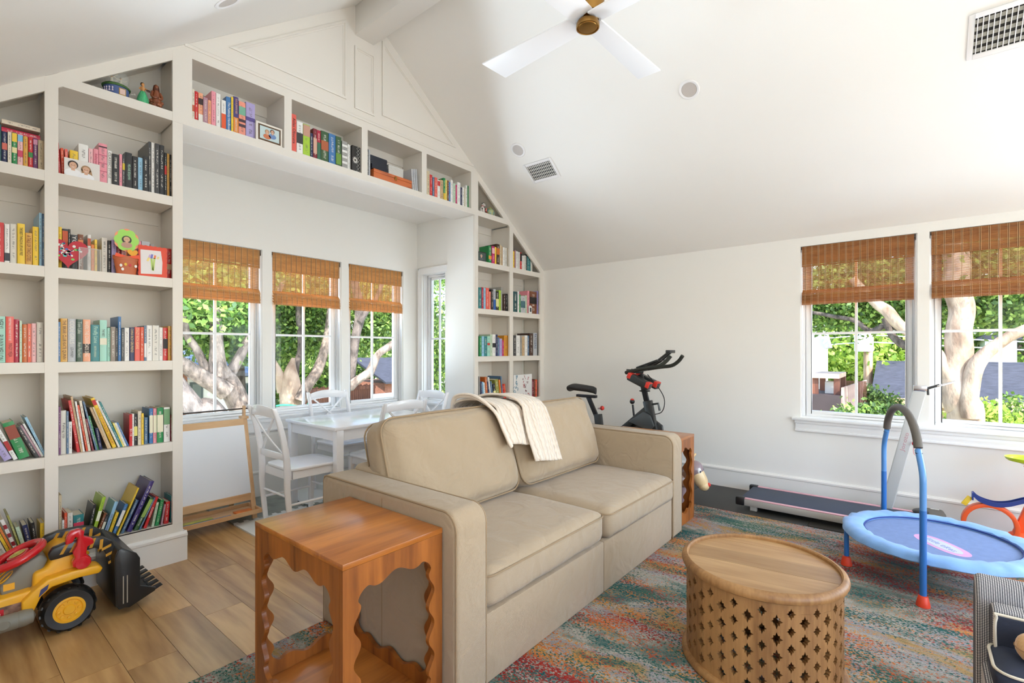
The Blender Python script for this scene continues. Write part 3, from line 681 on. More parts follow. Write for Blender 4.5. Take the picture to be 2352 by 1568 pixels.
# ================================================================== DRUM COFFEE TABLE
MANGO = wood('mango_wood', (190, 154, 108), (148, 108, 66), axis=1, scale=4, rough=.45, coat=.0, bands=4, fine=.55, island=True)
MANGOS = wood('mango_wood_side', (170, 126, 76), (112, 74, 38), axis=2, scale=6, rough=.5, bands=5, fine=.6)
t = thing('drum_coffee_table', 'round carved wooden drum coffee table with pierced lattice sides', 'coffee table', (2.306, .506, .0125), .15)
R0 = .300; H0 = .432
cuts = [-R0+.007, -.19, -.055, .085, .205, R0-.007]
for k in range(5):
    xa, xb = cuts[k]+.0004, cuts[k+1]-.0004; rr = R0-.0065; pts = [(x, -math.sqrt(max(0, rr*rr-x*x))) for x in np.linspace(xa, xb, 14)]+[(x, math.sqrt(max(0, rr*rr-x*x))) for x in np.linspace(xb, xa, 14)]
    b = MB(); b.prism(pts, H0-.03, H0-.012-(.0005 if k % 2 else 0), 'z'); b.build('top_board', MANGO, t)
b = MB(); b.lathe([(R0-.008, H0-.034), (R0-.008, H0-.002), (R0-.002, H0+.004), (R0+.008, H0+.002), (R0+.017, H0-.006), (R0+.021, H0-.018), (R0+.017, H0-.03), (R0+.006, H0-.036), (R0-.008, H0-.034)], n=96, cap=False); b.build('rim', MANGOS, t, smooth=True)
b = MB(); b.lathe([(R0-.012, .03), (R0-.012, .002), (R0+.010, 0), (R0+.019, .008), (R0+.020, .02), (R0+.012, .032), (R0-.012, .034), (R0-.012, .03)], n=96, cap=False); b.build('base_ring', MANGOS, t, smooth=True)
b = MB(); NC = 38; pit = .0655; zb, zt = .030, H0-.030; Ro, Ri = R0-.0, R0-.020
def cell(th0, th1, z0, z1, big):
    tc, zc = (th0+th1)/2, (z0+z1)/2; hw = (th1-th0)/2; hh = (z1-z0)/2
    out = [(th0, z0), (tc, z0), (th1, z0), (th1, zc), (th1, z1), (tc, z1), (th0, z1), (th0, zc)]
    out16 = []
    for k in range(8): a, c = out[k], out[(k+1) % 8]; out16 += [a, ((a[0]+c[0])/2, (a[1]+c[1])/2)]
    ang0 = math.atan2(-hh, -hw*Ro)
    inn = []; s = 1.0 if big else .8
    for k in range(16):
        a = -3*PI/4+2*PI*k/16 
        rr = (.0168*s)*(1+.20*math.cos(4*a)+.22*math.cos(8*a))
        inn.append((tc+rr*math.cos(a)*.92/Ro, zc+rr*math.sin(a)*1.18))
    V = []
    for R in (Ro, Ri):
        V += [(R*math.cos(p), R*math.sin(p), q) for p, q in inn]+[(R*math.cos(p), R*math.sin(p), q) for p, q in out16]
    F = []
    for k in range(16):
        l = (k+1) % 16; F += [(k, l, 16+l, 16+k), (32+l, 32+k, 48+k, 48+l), (l, k, 32+k, 32+l)]
    b.add(V, F)
def strip(th0, th1, z0, z1):
    V = []
    for R in (Ro, Ri): V += [(R*math.cos(th0), R*math.sin(th0), z0), (R*math.cos(th1), R*math.sin(th1), z0), (R*math.cos(th1), R*math.sin(th1), z1), (R*math.cos(th0), R*math.sin(th0), z1)]
    b.add(V, [(0, 1, 2, 3), (7, 6, 5, 4)])
for c in range(NC):
    a0, a1 = 2*PI*c/NC, 2*PI*(c+1)/NC; am = (a0+a1)/2; off = (c % 2)*pit/2
    n_ = int((zt-zb-off)/pit); z = zb+off+.002
    if z-zb > .001: strip(a0, a1, zb, z)
    for k in range(n_): cell(a0, a1, z, z+pit, c % 2 == 0); z += pit
    strip(a0, a1, z, zt)
b.build('lattice_drum', MANGOS, t)
# ================================================================== DINING SET
t = thing('dining_table', 'small white dining table in the window nook', 'dining table', (2.044, 3.449, .0126))
b = MB(); b.box(0, 1.06, 0, .80, .712, .738); b.build('table_top', WHITEP, t, bevel=.004)
b = MB()
for x0, x1, y0, y1 in ((.06, 1.0, .03, .05), (.06, 1.0, .75, .77), (.03, .05, .06, .74), (1.01, 1.03, .06, .74)): b.box(x0, x1, y0, y1, .625, .711)
b.build('apron', WHITEP, t)
for x, y in ((.02, .004), (.98, .004), (.02, .736), (.98, .736)):
    b = MB(); b.box(x, x+.06, y, y+.06, 0, .7118); b.build('leg', WHITEP, t, bevel=.003)
def chair(loc, rz, label):
    t = thing('dining_chair', label, 'chair', loc, rz, 'white cross-back chairs around the dining table')
    pts = [(0, .0), (-.028, .30), (-.03, .46), (-.045, .62), (-.085, .80), (-.128, .925)]
    w0 = [.034, .040, .046, .044, .038, .032]
    P = smooth_path([(x, 0, z) for x, z in pts], 4); W_ = np.interp(np.linspace(0, 5, len(P)), range(6), w0)
    for s in (-1, 1):
        b = MB(); V = []; y0 = s*.205
        for q, p in enumerate(P):
            hw = W_[q]/2; yy = y0+s*.0; V += [(p.x-hw, yy-.013, p.z), (p.x+hw, yy-.013, p.z), (p.x+hw, yy+.013, p.z), (p.x-hw, yy+.013, p.z)]
        n = len(P); F = [(0, 3, 2, 1), (4*n-4, 4*n-3, 4*n-2, 4*n-1)]
        for q in range(n-1):
            for k in range(4): l = (k+1) % 4; F.append((4*q+k, 4*q+l, 4*q+4+l, 4*q+4+k))
        b.add(V, F); b.build('back_post', WHITEP, t, bevel=.006, bseg=2, angle=60)
    def rail(nm, z0, h0, arch, dx, thick=.018, xb=None):
        b = MB(); n = 12; V = []
        for k in range(n+1):
            a = k/n*2-1; y = a*.195; x = dx-.03*(1-a*a); top = z0+h0+arch*(1-a*a); bot = z0+arch*.55*(1-a*a)
            V += [(x-thick/2, y, bot), (x+thick/2, y, bot), (x+thick/2+xb*0 if xb else x+thick/2, y, top), (x-thick/2, y, top)]
        F = [(0, 3, 2, 1), (4*n, 4*n+1, 4*n+2, 4*n+3)]
        for q in range(n):
            for k in range(4): l = (k+1) % 4; F.append((4*q+k, 4*q+l, 4*q+4+l, 4*q+4+k))
        b.add(V, F); b.build(nm, WHITEP, t, bevel=.004)
    rail('top_rail', .845, .065, .028, -.103); rail('lower_rail', .535, .045, .012, -.036)
    for s in (-1, 1):
        b = MB(); Pp = [(-.040, s*.175, .575), (-.085, s*.0, .715), (-.108, -s*.165, .86)]
        SP = smooth_path(Pp, 6); V = []
        for q, p in enumerate(SP): V += [(p.x-.005+s*.004, p.y-.011, p.z), (p.x+.005+s*.004, p.y-.011, p.z), (p.x+.005+s*.004, p.y+.011, p.z), (p.x-.005+s*.004, p.y+.011, p.z)]
        n = len(SP); F = [(0, 3, 2, 1), (4*n-4, 4*n-3, 4*n-2, 4*n-1)]
        for q in range(n-1):
            for k in range(4): l = (k+1) % 4; F.append((4*q+k, 4*q+l, 4*q+4+l, 4*q+4+k))
        b.add(V, F); b.build('cross_slat', WHITEP, t)
    b = MB(); O = []
    for x, y in rrect(.43, .415, .07, 6): O.append((x+.215-.01, y))
    b.prism(O, .445, .467, 'z'); b.build('seat', WHITEP, t, bevel=.007, bseg=3, angle=50)
    b = MB(); b.box(.02, .375, -.19, -.172, .385, .444); b.box(.02, .375, .172, .19, .385, .444); b.box(.36, .378, -.175, .175, .385, .444); b.box(-.012, .008, -.19, .19, .385, .444); b.build('seat_frame', WHITEP, t)
    for s in (-1, 1): b = MB(); b.prism([(.345, .0), (.372, .0), (.392, .444), (.352, .444)], s*.187-.02, s*.187+.02, 'y'); b.build('front_leg', WHITEP, t, bevel=.004)
    for y in (-.19, .19): b = MB(); b.tube([(-.01, y, .20), (.365, y, .20)], .009, 8); b.build('stretcher', WHITEP, t, smooth=True)
    b = MB(); b.tube([(-.015, -.19, .26), (-.015, .19, .26)], .009, 8); b.build('stretcher', WHITEP, t, smooth=True)
    b = MB(); b.tube([(.365, -.19, .24), (.365, .19, .24)], .009, 8); b.build('stretcher', WHITEP, t, smooth=True)
    return t
c0 = chair((1.735, 3.72, .0126), 0, 'nearest white cross-back chair, at the left end of the table by the easel')
for loc, rz, lb in (((2.645, 4.475, .0126), -PI/2, 'white cross-back chair on the window side of the dining table'),
                    ((2.515, 3.30, .0126), PI/2, 'white cross-back chair on the sofa side of the dining table'),
                    ((3.20, 3.76, .0126), PI, 'white cross-back chair at the far right end of the table')):
    c = copy_tree(c0); c.location = loc; c.rotation_euler = (0, 0, rz); c['label'] = lb
# ================================================================== EASEL
PINE = wood('pine', (226, 186, 140), (190, 142, 96), axis=2, scale=6, rough=.5, bands=5, fine=.5)
PINEX = wood('pine_x', (226, 186, 140), (196, 148, 100), axis=0, scale=6, rough=.5, bands=5, fine=.5)
t = thing('childrens_easel', 'wooden childrens easel with whiteboard in front of the nook window', 'easel', (1.10, 4.05, .0))
EW = .625; yt = .20; ht = .80
def fy(z): return .0+yt*z/ht          # front plane leaning back
for x in (0, EW-.034):
    b = MB(); b.beam((x+.017, fy(.0)+.01, .0), (x+.017, fy(.80)+.01, .80), .034, .02, up=(0, 1, 0)); b.build('front_leg', PINE, t)
    b = MB(); b.beam((x+.017, .48, .0), (x+.017, fy(.80)+.04, .80), .034, .02, up=(0, 1, 0)); b.build('rear_leg', PINE, t)
    b = MB(); b.box(x-.006, x+.04, fy(.8)-.02, fy(.8)+.06, .79, .81); b.box(x+.008, x+.024, fy(.8)+.0, fy(.8)+.03, .80, .895); b.build('roll_bracket', PINE, t)
b = MB(); b.beam((.036, fy(.765), .765), (EW-.036, fy(.765), .765), .018, .055, up=(0, 0, 1)); b.build('top_rail', PINEX, t)
b = MB(); b.beam((.036, fy(.18), .185), (EW-.036, fy(.18), .185), .018, .055, up=(0, 0, 1)); b.build('bottom_rail', PINEX, t)
b = MB(); b.prism([(fy(.21)-.004, .21), (fy(.21)+.004, .21), (fy(.74)+.004, .742), (fy(.74)-.004, .742)], .03, EW-.03, 'x'); b.build('whiteboard', mat('whiteboard', (232, 234, 238), .3), t)
b = MB(); b.tube([(-.03, fy(.86)+.012, .87), (EW+.03, fy(.86)+.012, .87)], .006, 8); b.build('paper_rod', mat('dark_rod', (52, 40, 30), .4), t, smooth=True)
b = MB(); b.box(-.004, EW+.004, -.085, -.07, .075, .105); b.box(-.004, EW+.004, .15, .165, .075, .105); b.box(-.004, .01, -.07, .15, .075, .105); b.box(EW-.01, EW+.004, -.07, .15, .075, .105); b.box(.01, EW-.01, -.07, .15, .075, .080); b.build('tray', PINEX, t)
for nm, lb, c, x0, x1, y0, y1, z1 in (('picture_book', 'flat blue-edged picture book lying in the easel tray', (52, 120, 176), .03, .42, -.066, -.02, .094),
                                      ('picture_book', 'olive yellow picture book lying in the easel tray', (178, 172, 84), .08, .30, -.018, .03, .098),
                                      ('picture_book', 'orange picture book at the right end of the easel tray', (226, 122, 40), .46, .58, -.06, .05, .092)):
    b = MB(); b.box(0, x1-x0, 0, y1-y0, 0, z1-.0805); tag(b.build(nm, mat('tray_'+nm+str(x0), c, .5, var=.2, vscale=20), None, loc=(1.10+x0, 4.05+y0, .0805), bevel=.002), lb, 'book', 'picture books in the easel tray')
# ================================================================== CEILING FAN, VENTS, CANS
FANW = mat('fan_white', (238, 236, 236), .4)
t = thing('ceiling_fan', 'white four-blade ceiling fan with aged brass motor', 'ceiling fan', (RX, 1.44, 3.20), math.radians(-3))
b = MB(); b.lathe([(0, .0), (.030, .0), (.052, .002), (.057, .008), (.060, .0), (.066, .002), (.067, .02), (.060, .035)], n=40); b.build('hub_cap', BRASS, t, smooth=True)
b = MB(); b.lathe([(.03, .034), (.05, .045), (.088, .062), (.094, .085), (.094, .20), (.098, .205), (.098, .235), (.094, .24), (.085, .30), (.04, .33), (.022, .34)], n=40); b.build('motor_housing', BRASS, t, smooth=True)
b = MB(); b.lathe([(.014, .33), (.014, .80), (.05, .79), (.06, .82)], n=16); b.build('downrod', BRASS, t, smooth=True)
for k in range(4):
    b = MB(); O = [(.04, -.065), (.30, -.075), (.735, -.094), (.775, .094), (.30, .075), (.04, .065)]
    b.prism(O, 0, .010, 'z'); b.build('blade', FANW, t, bevel=.002, loc=(0, 0, .045), rot=(math.radians(9), 0, k*PI/2))
def on_ceiling(x, y, off=0.0):
    s = 1 if x > RX else -1; ang = math.atan(SL)*s; return Vector((x, y, roof(x)-off)), Euler((0, ang, 0))
def can(x, y, label):
    p, r = on_ceiling(x, y, .0); t = thing('recessed_light', label, 'ceiling light', p); t.rotation_euler = r
    b = MB(); b.lathe([(.078, .0), (.078, -.004), (.072, -.008), (.058, -.006), (.056, .0)], n=32, cap=False); b.build('trim_ring', FANW, t, smooth=True)
    b = MB(); b.lathe([(.056, -.004), (.050, -.0035), (.0, -.0030)], n=28, cap=False); b.build('lens', mat('lamp_lens', (196, 188, 182), .5), t, smooth=True)
can(3.758, 1.323, 'recessed ceiling light between the fan and the large vent'); can(3.778, 3.022, 'recessed ceiling light above the small ceiling vent'); can(1.133, 3.051, 'recessed ceiling light on the left ceiling slope')
VD = mat('vent_dark', (30, 28, 24), .8); VS = mat('vent_grey', (150, 148, 138), .5)
def vent(x, y, lx, ly, label, nx, ny):
    p, r = on_ceiling(x, y, .0); t = thing('ceiling_vent', label, 'vent', p); t.rotation_euler = r; fr = .028
    b = MB()
    for x0, x1, y0, y1 in ((-lx, lx, -ly, -ly+fr), (-lx, lx, ly-fr, ly), (-lx, -lx+fr, -ly+fr, ly-fr), (lx-fr, lx, -ly+fr, ly-fr)): b.box(x0, x1, y0, y1, -.008, -.001)
    b.build('frame', FANW, t, bevel=.002)
    b = MB(); b.box(-lx+fr, lx-fr, -ly+fr, ly-fr, -.0016, -.001); b.build('backing', VD, t)
    for k in range(nx): xx = -lx+fr+(2*lx-2*fr)*(k+.5)/nx; b = MB(); b.beam((xx, -ly+fr, -.0035), (xx, ly-fr, -.0035), (2*lx-2*fr)/nx*.55, .001, up=(0, 0, 1)); b.build('louvre', VS, t)
    for k in range(ny): yy = -ly+fr+(2*ly-2*fr)*(k+.5)/ny; b = MB(); b.box(-lx+fr, lx-fr, yy-.0022, yy+.0022, -.0075, -.0055); b.build('bar', FANW, t)
vent(4.005, 2.897, .113, .172, 'small square ceiling vent near the bookcase', 5, 14)
vent(3.96, -.565, .135, .31, 'large ceiling vent at the top right corner of the photo', 5, 24)
# ================================================================== BOOKS AND SHELF ITEMS
def book_mat():
    m = bpy.data.materials.new('book_cover'); m.use_nodes = True; N = m.node_tree; B = N.nodes['Principled BSDF']; L = N.links
    oi = N.nodes.new('ShaderNodeObjectInfo'); tc = N.nodes.new('ShaderNodeTexCoord'); sp = N.nodes.new('ShaderNodeSeparateXYZ'); L.new(tc.outputs['Generated'], sp.inputs[0])
    def M(op, a, b=None, v=None, c=None):
        x = N.nodes.new('ShaderNodeMath'); x.operation = op
        if isinstance(a, float): x.inputs[0].default_value = a
        else: L.new(a, x.inputs[0])
        if b is not None: L.new(b, x.inputs[1])
        elif v is not None: x.inputs[1].default_value = v
        return x.outputs[0]
    # blurred lettering down the middle of the spine, in a lighter or darker ink
    gx, gy, gz = sp.outputs[0], sp.outputs[1], sp.outputs[2]
    off = M('MULTIPLY', oi.outputs['Random'], v=71.)
    cb = N.nodes.new('ShaderNodeCombineXYZ'); L.new(M('MULTIPLY', gx, v=2.2), cb.inputs[0]); L.new(M('MULTIPLY', gz, v=40.), cb.inputs[2]); L.new(off, cb.inputs[1])
    n = N.nodes.new('ShaderNodeTexNoise'); n.inputs['Scale'].default_value = 1.; n.inputs['Detail'].default_value = 2; L.new(cb.outputs[0], n.inputs[0])
    letters = M('GREATER_THAN', n.outputs[0], v=.5)
    mid = M('LESS_THAN', M('ABSOLUTE', M('SUBTRACT', gx, v=.5)), v=.17); front = M('LESS_THAN', gy, v=.02)
    r2 = M('FRACT', M('MULTIPLY', oi.outputs['Random'], v=13.))
    zlo = M('GREATER_THAN', gz, v=.14); zhi = M('LESS_THAN', gz, v=.90); gap = M('GREATER_THAN', M('ABSOLUTE', M('SUBTRACT', gz, M('ADD', M('MULTIPLY', r2, v=.3), v=.3))), v=.05)
    mask = letters
    for q in (mid, front, zlo, zhi, gap): mask = M('MULTIPLY', mask, q)
    lum = N.nodes.new('ShaderNodeRGBToBW'); L.new(oi.outputs['Color'], lum.inputs[0])
    dark = M('GREATER_THAN', lum.outputs[0], v=.30)
    ink = N.nodes.new('ShaderNodeMix'); ink.data_type = 'RGBA'; L.new(dark, ink.inputs[0]); ink.inputs[6].default_value = (.78, .74, .66, 1); ink.inputs[7].default_value = (.10, .09, .09, 1)
    mx = N.nodes.new('ShaderNodeMix'); mx.data_type = 'RGBA'; L.new(M('MULTIPLY', M('MULTIPLY', mask, v=.55), oi.outputs['Alpha']), mx.inputs[0]); L.new(oi.outputs['Color'], mx.inputs[6]); L.new(ink.outputs[2], mx.inputs[7])
    # cover art on the boards
    L.new(mx.outputs[2], B.inputs['Base Color']); B.inputs['Roughness'].default_value = .38; B.inputs['Coat Weight'].default_value = .15
    return m
BOOK = book_mat(); PAGES = mat('book_pages', (228, 218, 196), .85, bump=.2, bscale=300)
PAL = dict(tl=('teal', (44, 128, 132)), dt=('dark teal', (24, 74, 78)), nv=('navy blue', (38, 46, 88)), cr=('cream', (226, 216, 196)), gn=('green', (40, 140, 78)), pk=('pink', (236, 150, 164)),
 lp=('pale pink', (240, 188, 190)), og=('orange', (236, 132, 50)), rd=('red', (206, 42, 44)), pu=('purple', (112, 58, 110)), mg=('magenta', (196, 42, 110)), co=('coral', (232, 98, 84)), ye=('yellow', (242, 202, 52)),
 wh=('white', (236, 234, 230)), bk=('black', (34, 34, 36)), lb=('light blue', (138, 186, 214)), ch=('charcoal', (62, 62, 64)), go=('gold', (222, 168, 72)), ow=('off-white', (222, 218, 208)), gy=('grey', (160, 158, 154)),
 mi=('mint', (160, 214, 196)), pg=('pale green', (190, 210, 184)), ob=('burnt orange', (206, 106, 44)), or_=('orange-red', (224, 84, 46)), dg=('dark green', (42, 76, 56)), pe=('peach', (240, 166, 128)), ta=('tan', (200, 168, 128)),
 tu=('taupe', (150, 136, 124)), bl=('blue', (62, 118, 176)), sb=('slate blue', (84, 116, 148)), la=('lavender', (172, 160, 208)), br=('brown', (124, 70, 42)), db=('dark brown', (70, 46, 34)), mn=('maroon', (126, 32, 48)),
 ol=('olive', (150, 150, 70)), li=('lime green', (168, 206, 56)), mv=('mauve', (176, 132, 146)), cm=('crimson', (178, 28, 60)), sg=('silver', (188, 190, 194)), sa=('salmon', (238, 150, 128)), am=('amber', (206, 140, 40)), ly=('lemon yellow', (240, 224, 120)),
 sk=('sky blue', (150, 196, 224)), in_=('indigo', (66, 52, 118)), st=('sand', (212, 194, 160)), fg=('forest green', (58, 92, 54)))
ORD = ['first', 'second', 'third', 'fourth', 'fifth', 'sixth', 'seventh', 'eighth', 'ninth', 'tenth', 'eleventh', 'twelfth', 'thirteenth', 'fourteenth', 'fifteenth', 'sixteenth', 'seventeenth', 'eighteenth', 'nineteenth', 'twentieth', 'twenty-first', 'twenty-second', 'twenty-third', 'twenty-fourth', 'twenty-fifth', 'twenty-sixth', 'twenty-seventh', 'twenty-eighth', 'twenty-ninth', 'thirtieth', 'thirty-first', 'thirty-second']
def book_mesh(nm, th, h_, d_, x0, col, label, group, loc, rot=(0, 0, 0), letters=True, soft=False):
    """cover is the top-level mesh; local x = thickness, -y = spine, z = height"""
    b = MB(); c = .0022 if not soft else .001; e = .003 if not soft else 0.
    # rounded spine
    n = 4; V = []
    for z in (0, h_):
        for k in range(n+1):
            a = k/n; V.append((x0+th*a, (.0018 if not soft else .0006)-.0022*(1-(2*a-1)**2) if th > .014 else 0., z))
        V += [(x0+th-.0, .004, z), (x0, .004, z)]
    m = n+3; F = [tuple(range(m))[::-1], tuple(range(m, 2*m))]+[(k, (k+1) % m, m+(k+1) % m, m+k) for k in range(m)]
    b.add(V, F); b.box(x0, x0+c, .004, d_, 0, h_); b.box(x0+th-c, x0+th, .004, d_, 0, h_)
    o = b.build(nm, BOOK, None, loc=loc, rot=rot)
    cl = lin(col); o.color = (*cl[:3], 1. if letters else 0.)
    tag(o, label, 'book', group)
    b = MB(); b.box(x0+c, x0+th-c, .0045, d_-e, e, h_-e); b.build('pages', PAGES, o)
    return o
INK = {}
def ink(c):
    k = tuple(c)
    if k not in INK: INK[k] = mat('ink_%d_%d_%d' % k, c, .5)
    return INK[k]
def patch(parent, name, x0, x1, z0, z1, col, y=-.0006):
    b = MB(); b.box(x0, x1, y, y+.0012, z0, z1); return b.build(name, ink(col), parent)
YS = YF+.030
def quad(x, z, x0, th, h_, ang):
    c, s = math.cos(ang), math.sin(ang); return [(x+a*c+q*s, z-a*s+q*c) for a, q in ((x0, 0), (x0+th, 0), (x0+th, h_), (x0, h_))]
def pen(P, Q):
    """how far Q must move to +x to clear P (both convex), 0 if clear"""
    best = 1e9
    for A in (P, Q):
        for i in range(4):
            ex, ez = A[(i+1) % 4][0]-A[i][0], A[(i+1) % 4][1]-A[i][1]; nx, nz = ez, -ex
            if nx < 0: nx, nz = -nx, -nz
            a = [p[0]*nx+p[1]*nz for p in P]; b = [p[0]*nx+p[1]*nz for p in Q]
            if max(a) <= min(b)+1e-9 or max(b) <= min(a)+1e-9: return 0.
            if nx > 1e-9: best = min(best, (max(a)-min(b))/nx)
    return best
def row(items, zs, tf, where, group, yf=YS):
    """items: (kind, ...) kinds: U xl xr ytop col [text, inkcol, textspan] ; L bx tx ty th col (leaning left) ; R (leaning right)"""
    ox, oy, sc = tf; cnt = 0; last = None; PQ = []
    for it in items:
        k = it[0]; y = yf+random.Random(cnt*7+int(zs*100)+int(ox)).uniform(0, .012)
        key = it[4] if k == 'U' else it[5]; nm_c, col = PAL[key]
        txt = (it[5:] if k == 'U' else it[6:])
        cnt += 1; pos = ORD[cnt-1]
        if k == 'U':
            xl, xr, yt = it[1:4]; A = at(ox+xl*sc, 800, Y=y).x; C = at(ox+xr*sc, 800, Y=y).x; zt = at(ox+(xl+xr)/2*sc, oy+yt*sc, Y=y).z
            if last is not None and A < last: A = last+.0002
            th = max(.009, C-A-.0006); h_ = max(.10, zt-zs); last = A+th
            x0 = 0; loc = (A, y, zs+.0006); rot = (0, 0, 0); wd = 'upright'
            lb = '%s book, %s from left %s' % (nm_c, pos, where)
        else:
            bx, tx, ty, tw = it[1:5]; p = at(ox+bx*sc, 800, Y=y); q = at(ox+tx*sc, oy+ty*sc, Y=y)
            dx, dz = q.x-p.x, q.z-zs; h_ = math.hypot(dx, dz); ang = math.atan2(dx, dz)
            th = max(.008, (at(ox+(bx+tw)*sc, 800, Y=y).x-p.x)*math.cos(ang)-.0006)
            x0 = 0 if k == 'L' else -th; loc = (p.x, y, zs+.0006); rot = (0, ang, 0); last = None
            lb = '%s book leaning %s, %s from left %s' % (nm_c, 'left' if k == 'L' else 'right', pos, where)
        for _ in range(3):
            Q = quad(loc[0], zs, x0, th, h_, rot[1]); sh = max([pen(P, Q) for P in PQ[-3:]]+[0.])
            if sh <= 1e-5: break
            if k == 'U' or th > .024: cut = min(sh, th*.3); th -= cut; x0 = x0+cut if k != 'R' else x0; loc = (loc[0], loc[1], loc[2]); x0 = 0 if k != 'R' else -th; loc = (loc[0]+(cut if k != 'R' else 0), loc[1], loc[2]); sh -= cut
            if sh > 1e-5: loc = (loc[0]+sh+.0003, loc[1], loc[2])
        PQ.append(quad(loc[0], zs, x0, th, h_, rot[1]))
        if k == 'U': last = loc[0]+th
        d_ = min(.235, max(.13, h_*.72))
        o = book_mesh('book', th, h_, d_, x0, col, lb, group, loc, rot, letters=not any(T[0] for T in txt))
        if txt:
            for T in txt:
                s, ic, z0, z1 = T[0], T[1], T[2] if len(T) > 2 else .12, T[3] if len(T) > 3 else .92
                if s is None:      # coloured band
                    patch(o, 'spine_band', x0+.0002, x0+th-.0002, h_*z0, h_*z1, ic, y=-.0010); continue
                text(s, 'spine_lettering', ink(ic), o, (x0+th/2, -.0016, h_*(z0+z1)/2), (PI/2, PI/2, 0), width=h_*(z1-z0), height=th*.60)
TA, TB, TC, TD = (0, 120, .22965), (0, 440, .2678), (0, 860, .2551), (0, 1180, .2475)
T1, T2, TR1, TR2 = (400, 20, .2551), (660, 220, .18707), (1080, 400, .1913), (1080, 640, .1913)
W_, K_, DK = (240, 238, 232), (30, 30, 32), (60, 50, 46)
U, Lf, Rt = 'U', 'L', 'R'
# ---- left bookcase, left bay
row([(U, -60, 16, 715, 'dt'), (U, 20, 74, 782, 'nv', (None, (214, 110, 96), .42, .62)), (U, 78, 116, 797, 'cr'), (U, 120, 172, 805, 'gn', (None, (246, 206, 70), .72, .98), (None, (240, 226, 170), .38, .55)),
     (U, 176, 230, 822, 'lp', (None, (130, 190, 224), .78, .98), (None, (206, 70, 100), .3, .5)), (U, 233, 280, 838, 'go'), (U, 284, 330, 850, 'rd', (None, (60, 140, 76), .36, .52)), (U, 333, 378, 862, 'pu', (None, (212, 150, 180), .8, .96)), (U, 382, 440, 882, 'st')],
    SH[4], TA, 'on upper shelf of leftmost bay', 'books on the upper shelf of the leftmost bay')
for k, (nm, c, dz) in enumerate((('red', (196, 32, 70), 0), ('cream', (224, 210, 190), .0235))):
    a, c2 = at(4, 400, Y=YS).x, at(93, 400, Y=YS).x
    o = book_mesh('book', .022, c2-a, .15, 0, c, '%s book lying flat on top of the upright row, leftmost bay' % nm, 'books on the upper shelf of the leftmost bay', (a, YS+.008, at(45, 301+(8 if k == 0 else 0), Y=YS).z+(.0235 if k else 0)+.0225*0+.022), (0, PI/2, 0))
row([(U, -60, 35, 262, 'rd', ('PS I LOVE HAWAII', W_)[:2] if False else (None, (206, 46, 44), .0, .01)), (U, 39, 84, 278, 'wh', (None, (60, 62, 70), .06, .26)), (U, 88, 146, 278, 'ow'), (U, 150, 215, 275, 'ye', ('THE BEST THINGS IN LIFE ARE FREE', K_, .22, .90)), (U, 218, 277, 355, 'go', ('A TALE OF TWO CITIES', (120, 60, 30))),
     (U, 281, 333, 302, 'ye'), (U, 336, 359, 183, 'sk'), (U, 361, 378, 190, 'sb')], SH[3], TB, 'on second shelf of leftmost bay', 'books on the second shelf of the leftmost bay')
row([(U, -40, 48, 1070, 'mi', ('BUNNY MELLON', (60, 70, 64), .05, .60), ('MERYL', (60, 70, 64), .72, .94)), (U, 50, 120, 1072, 'co', ('EVERYTHING YOU WANT ME TO BE', W_, .48, .97), ('MINDY MEJIA', (120, 24, 26), .12, .42)), (U, 120, 166, 1095, 'cm'), (U, 168, 189, 1108, 'pg'), (U, 191, 235, 1138, 'ob'), (U, 237, 269, 1133, 'or_'), (U, 271, 312, 1130, 'lp'), (U, 315, 374, 1120, 'ow')],
    SH[2], TB, 'on third shelf of leftmost bay', 'books on the third shelf of the leftmost bay')
row([(Lf, 40, -110, 560, 80, 'la'), (Lf, 124, -40, 500, 45, 'wh', (None, (180, 40, 40), .3, .6)), (Lf, 172, 20, 445, 105, 'gn', (None, (150, 70, 50), .55, .9)), (Lf, 290, 120, 480, 42, 'ch'), (Lf, 335, 160, 462, 22, 'mv'), (Lf, 360, 186, 448, 12, 'wh'), (Lf, 374, 196, 390, 26, 'sk')],
    SH[1], TC, 'on fourth shelf of leftmost bay', 'books on the fourth shelf of the leftmost bay')
row([(Lf, -30, -200, 150, 55, 'nv'), (Lf, 40, -130, 150, 60, 'ow'), (Lf, 108, -60, 130, 30, 'ye'), (Lf, 142, -30, 105, 22, 'og'), (Lf, 168, 0, 62, 36, 'wh', (None, (150, 28, 40), .1, .2), (None, (150, 28, 40), .32, .42), (None, (150, 28, 40), .54, .64), (None, (150, 28, 40), .76, .86)), (Lf, 212, 62, 18, 16, 'ol'), (Lf, 232, 140, 130, 38, 'pg'), (Lf, 274, 205, 112, 50, 'nv'), (Lf, 328, 284, 88, 36, 'bk'), (U, 374, 418, 85, 'ye')],
    SH[0], TD, 'on lowest shelf of leftmost bay', 'books on the lowest shelf of the leftmost bay')
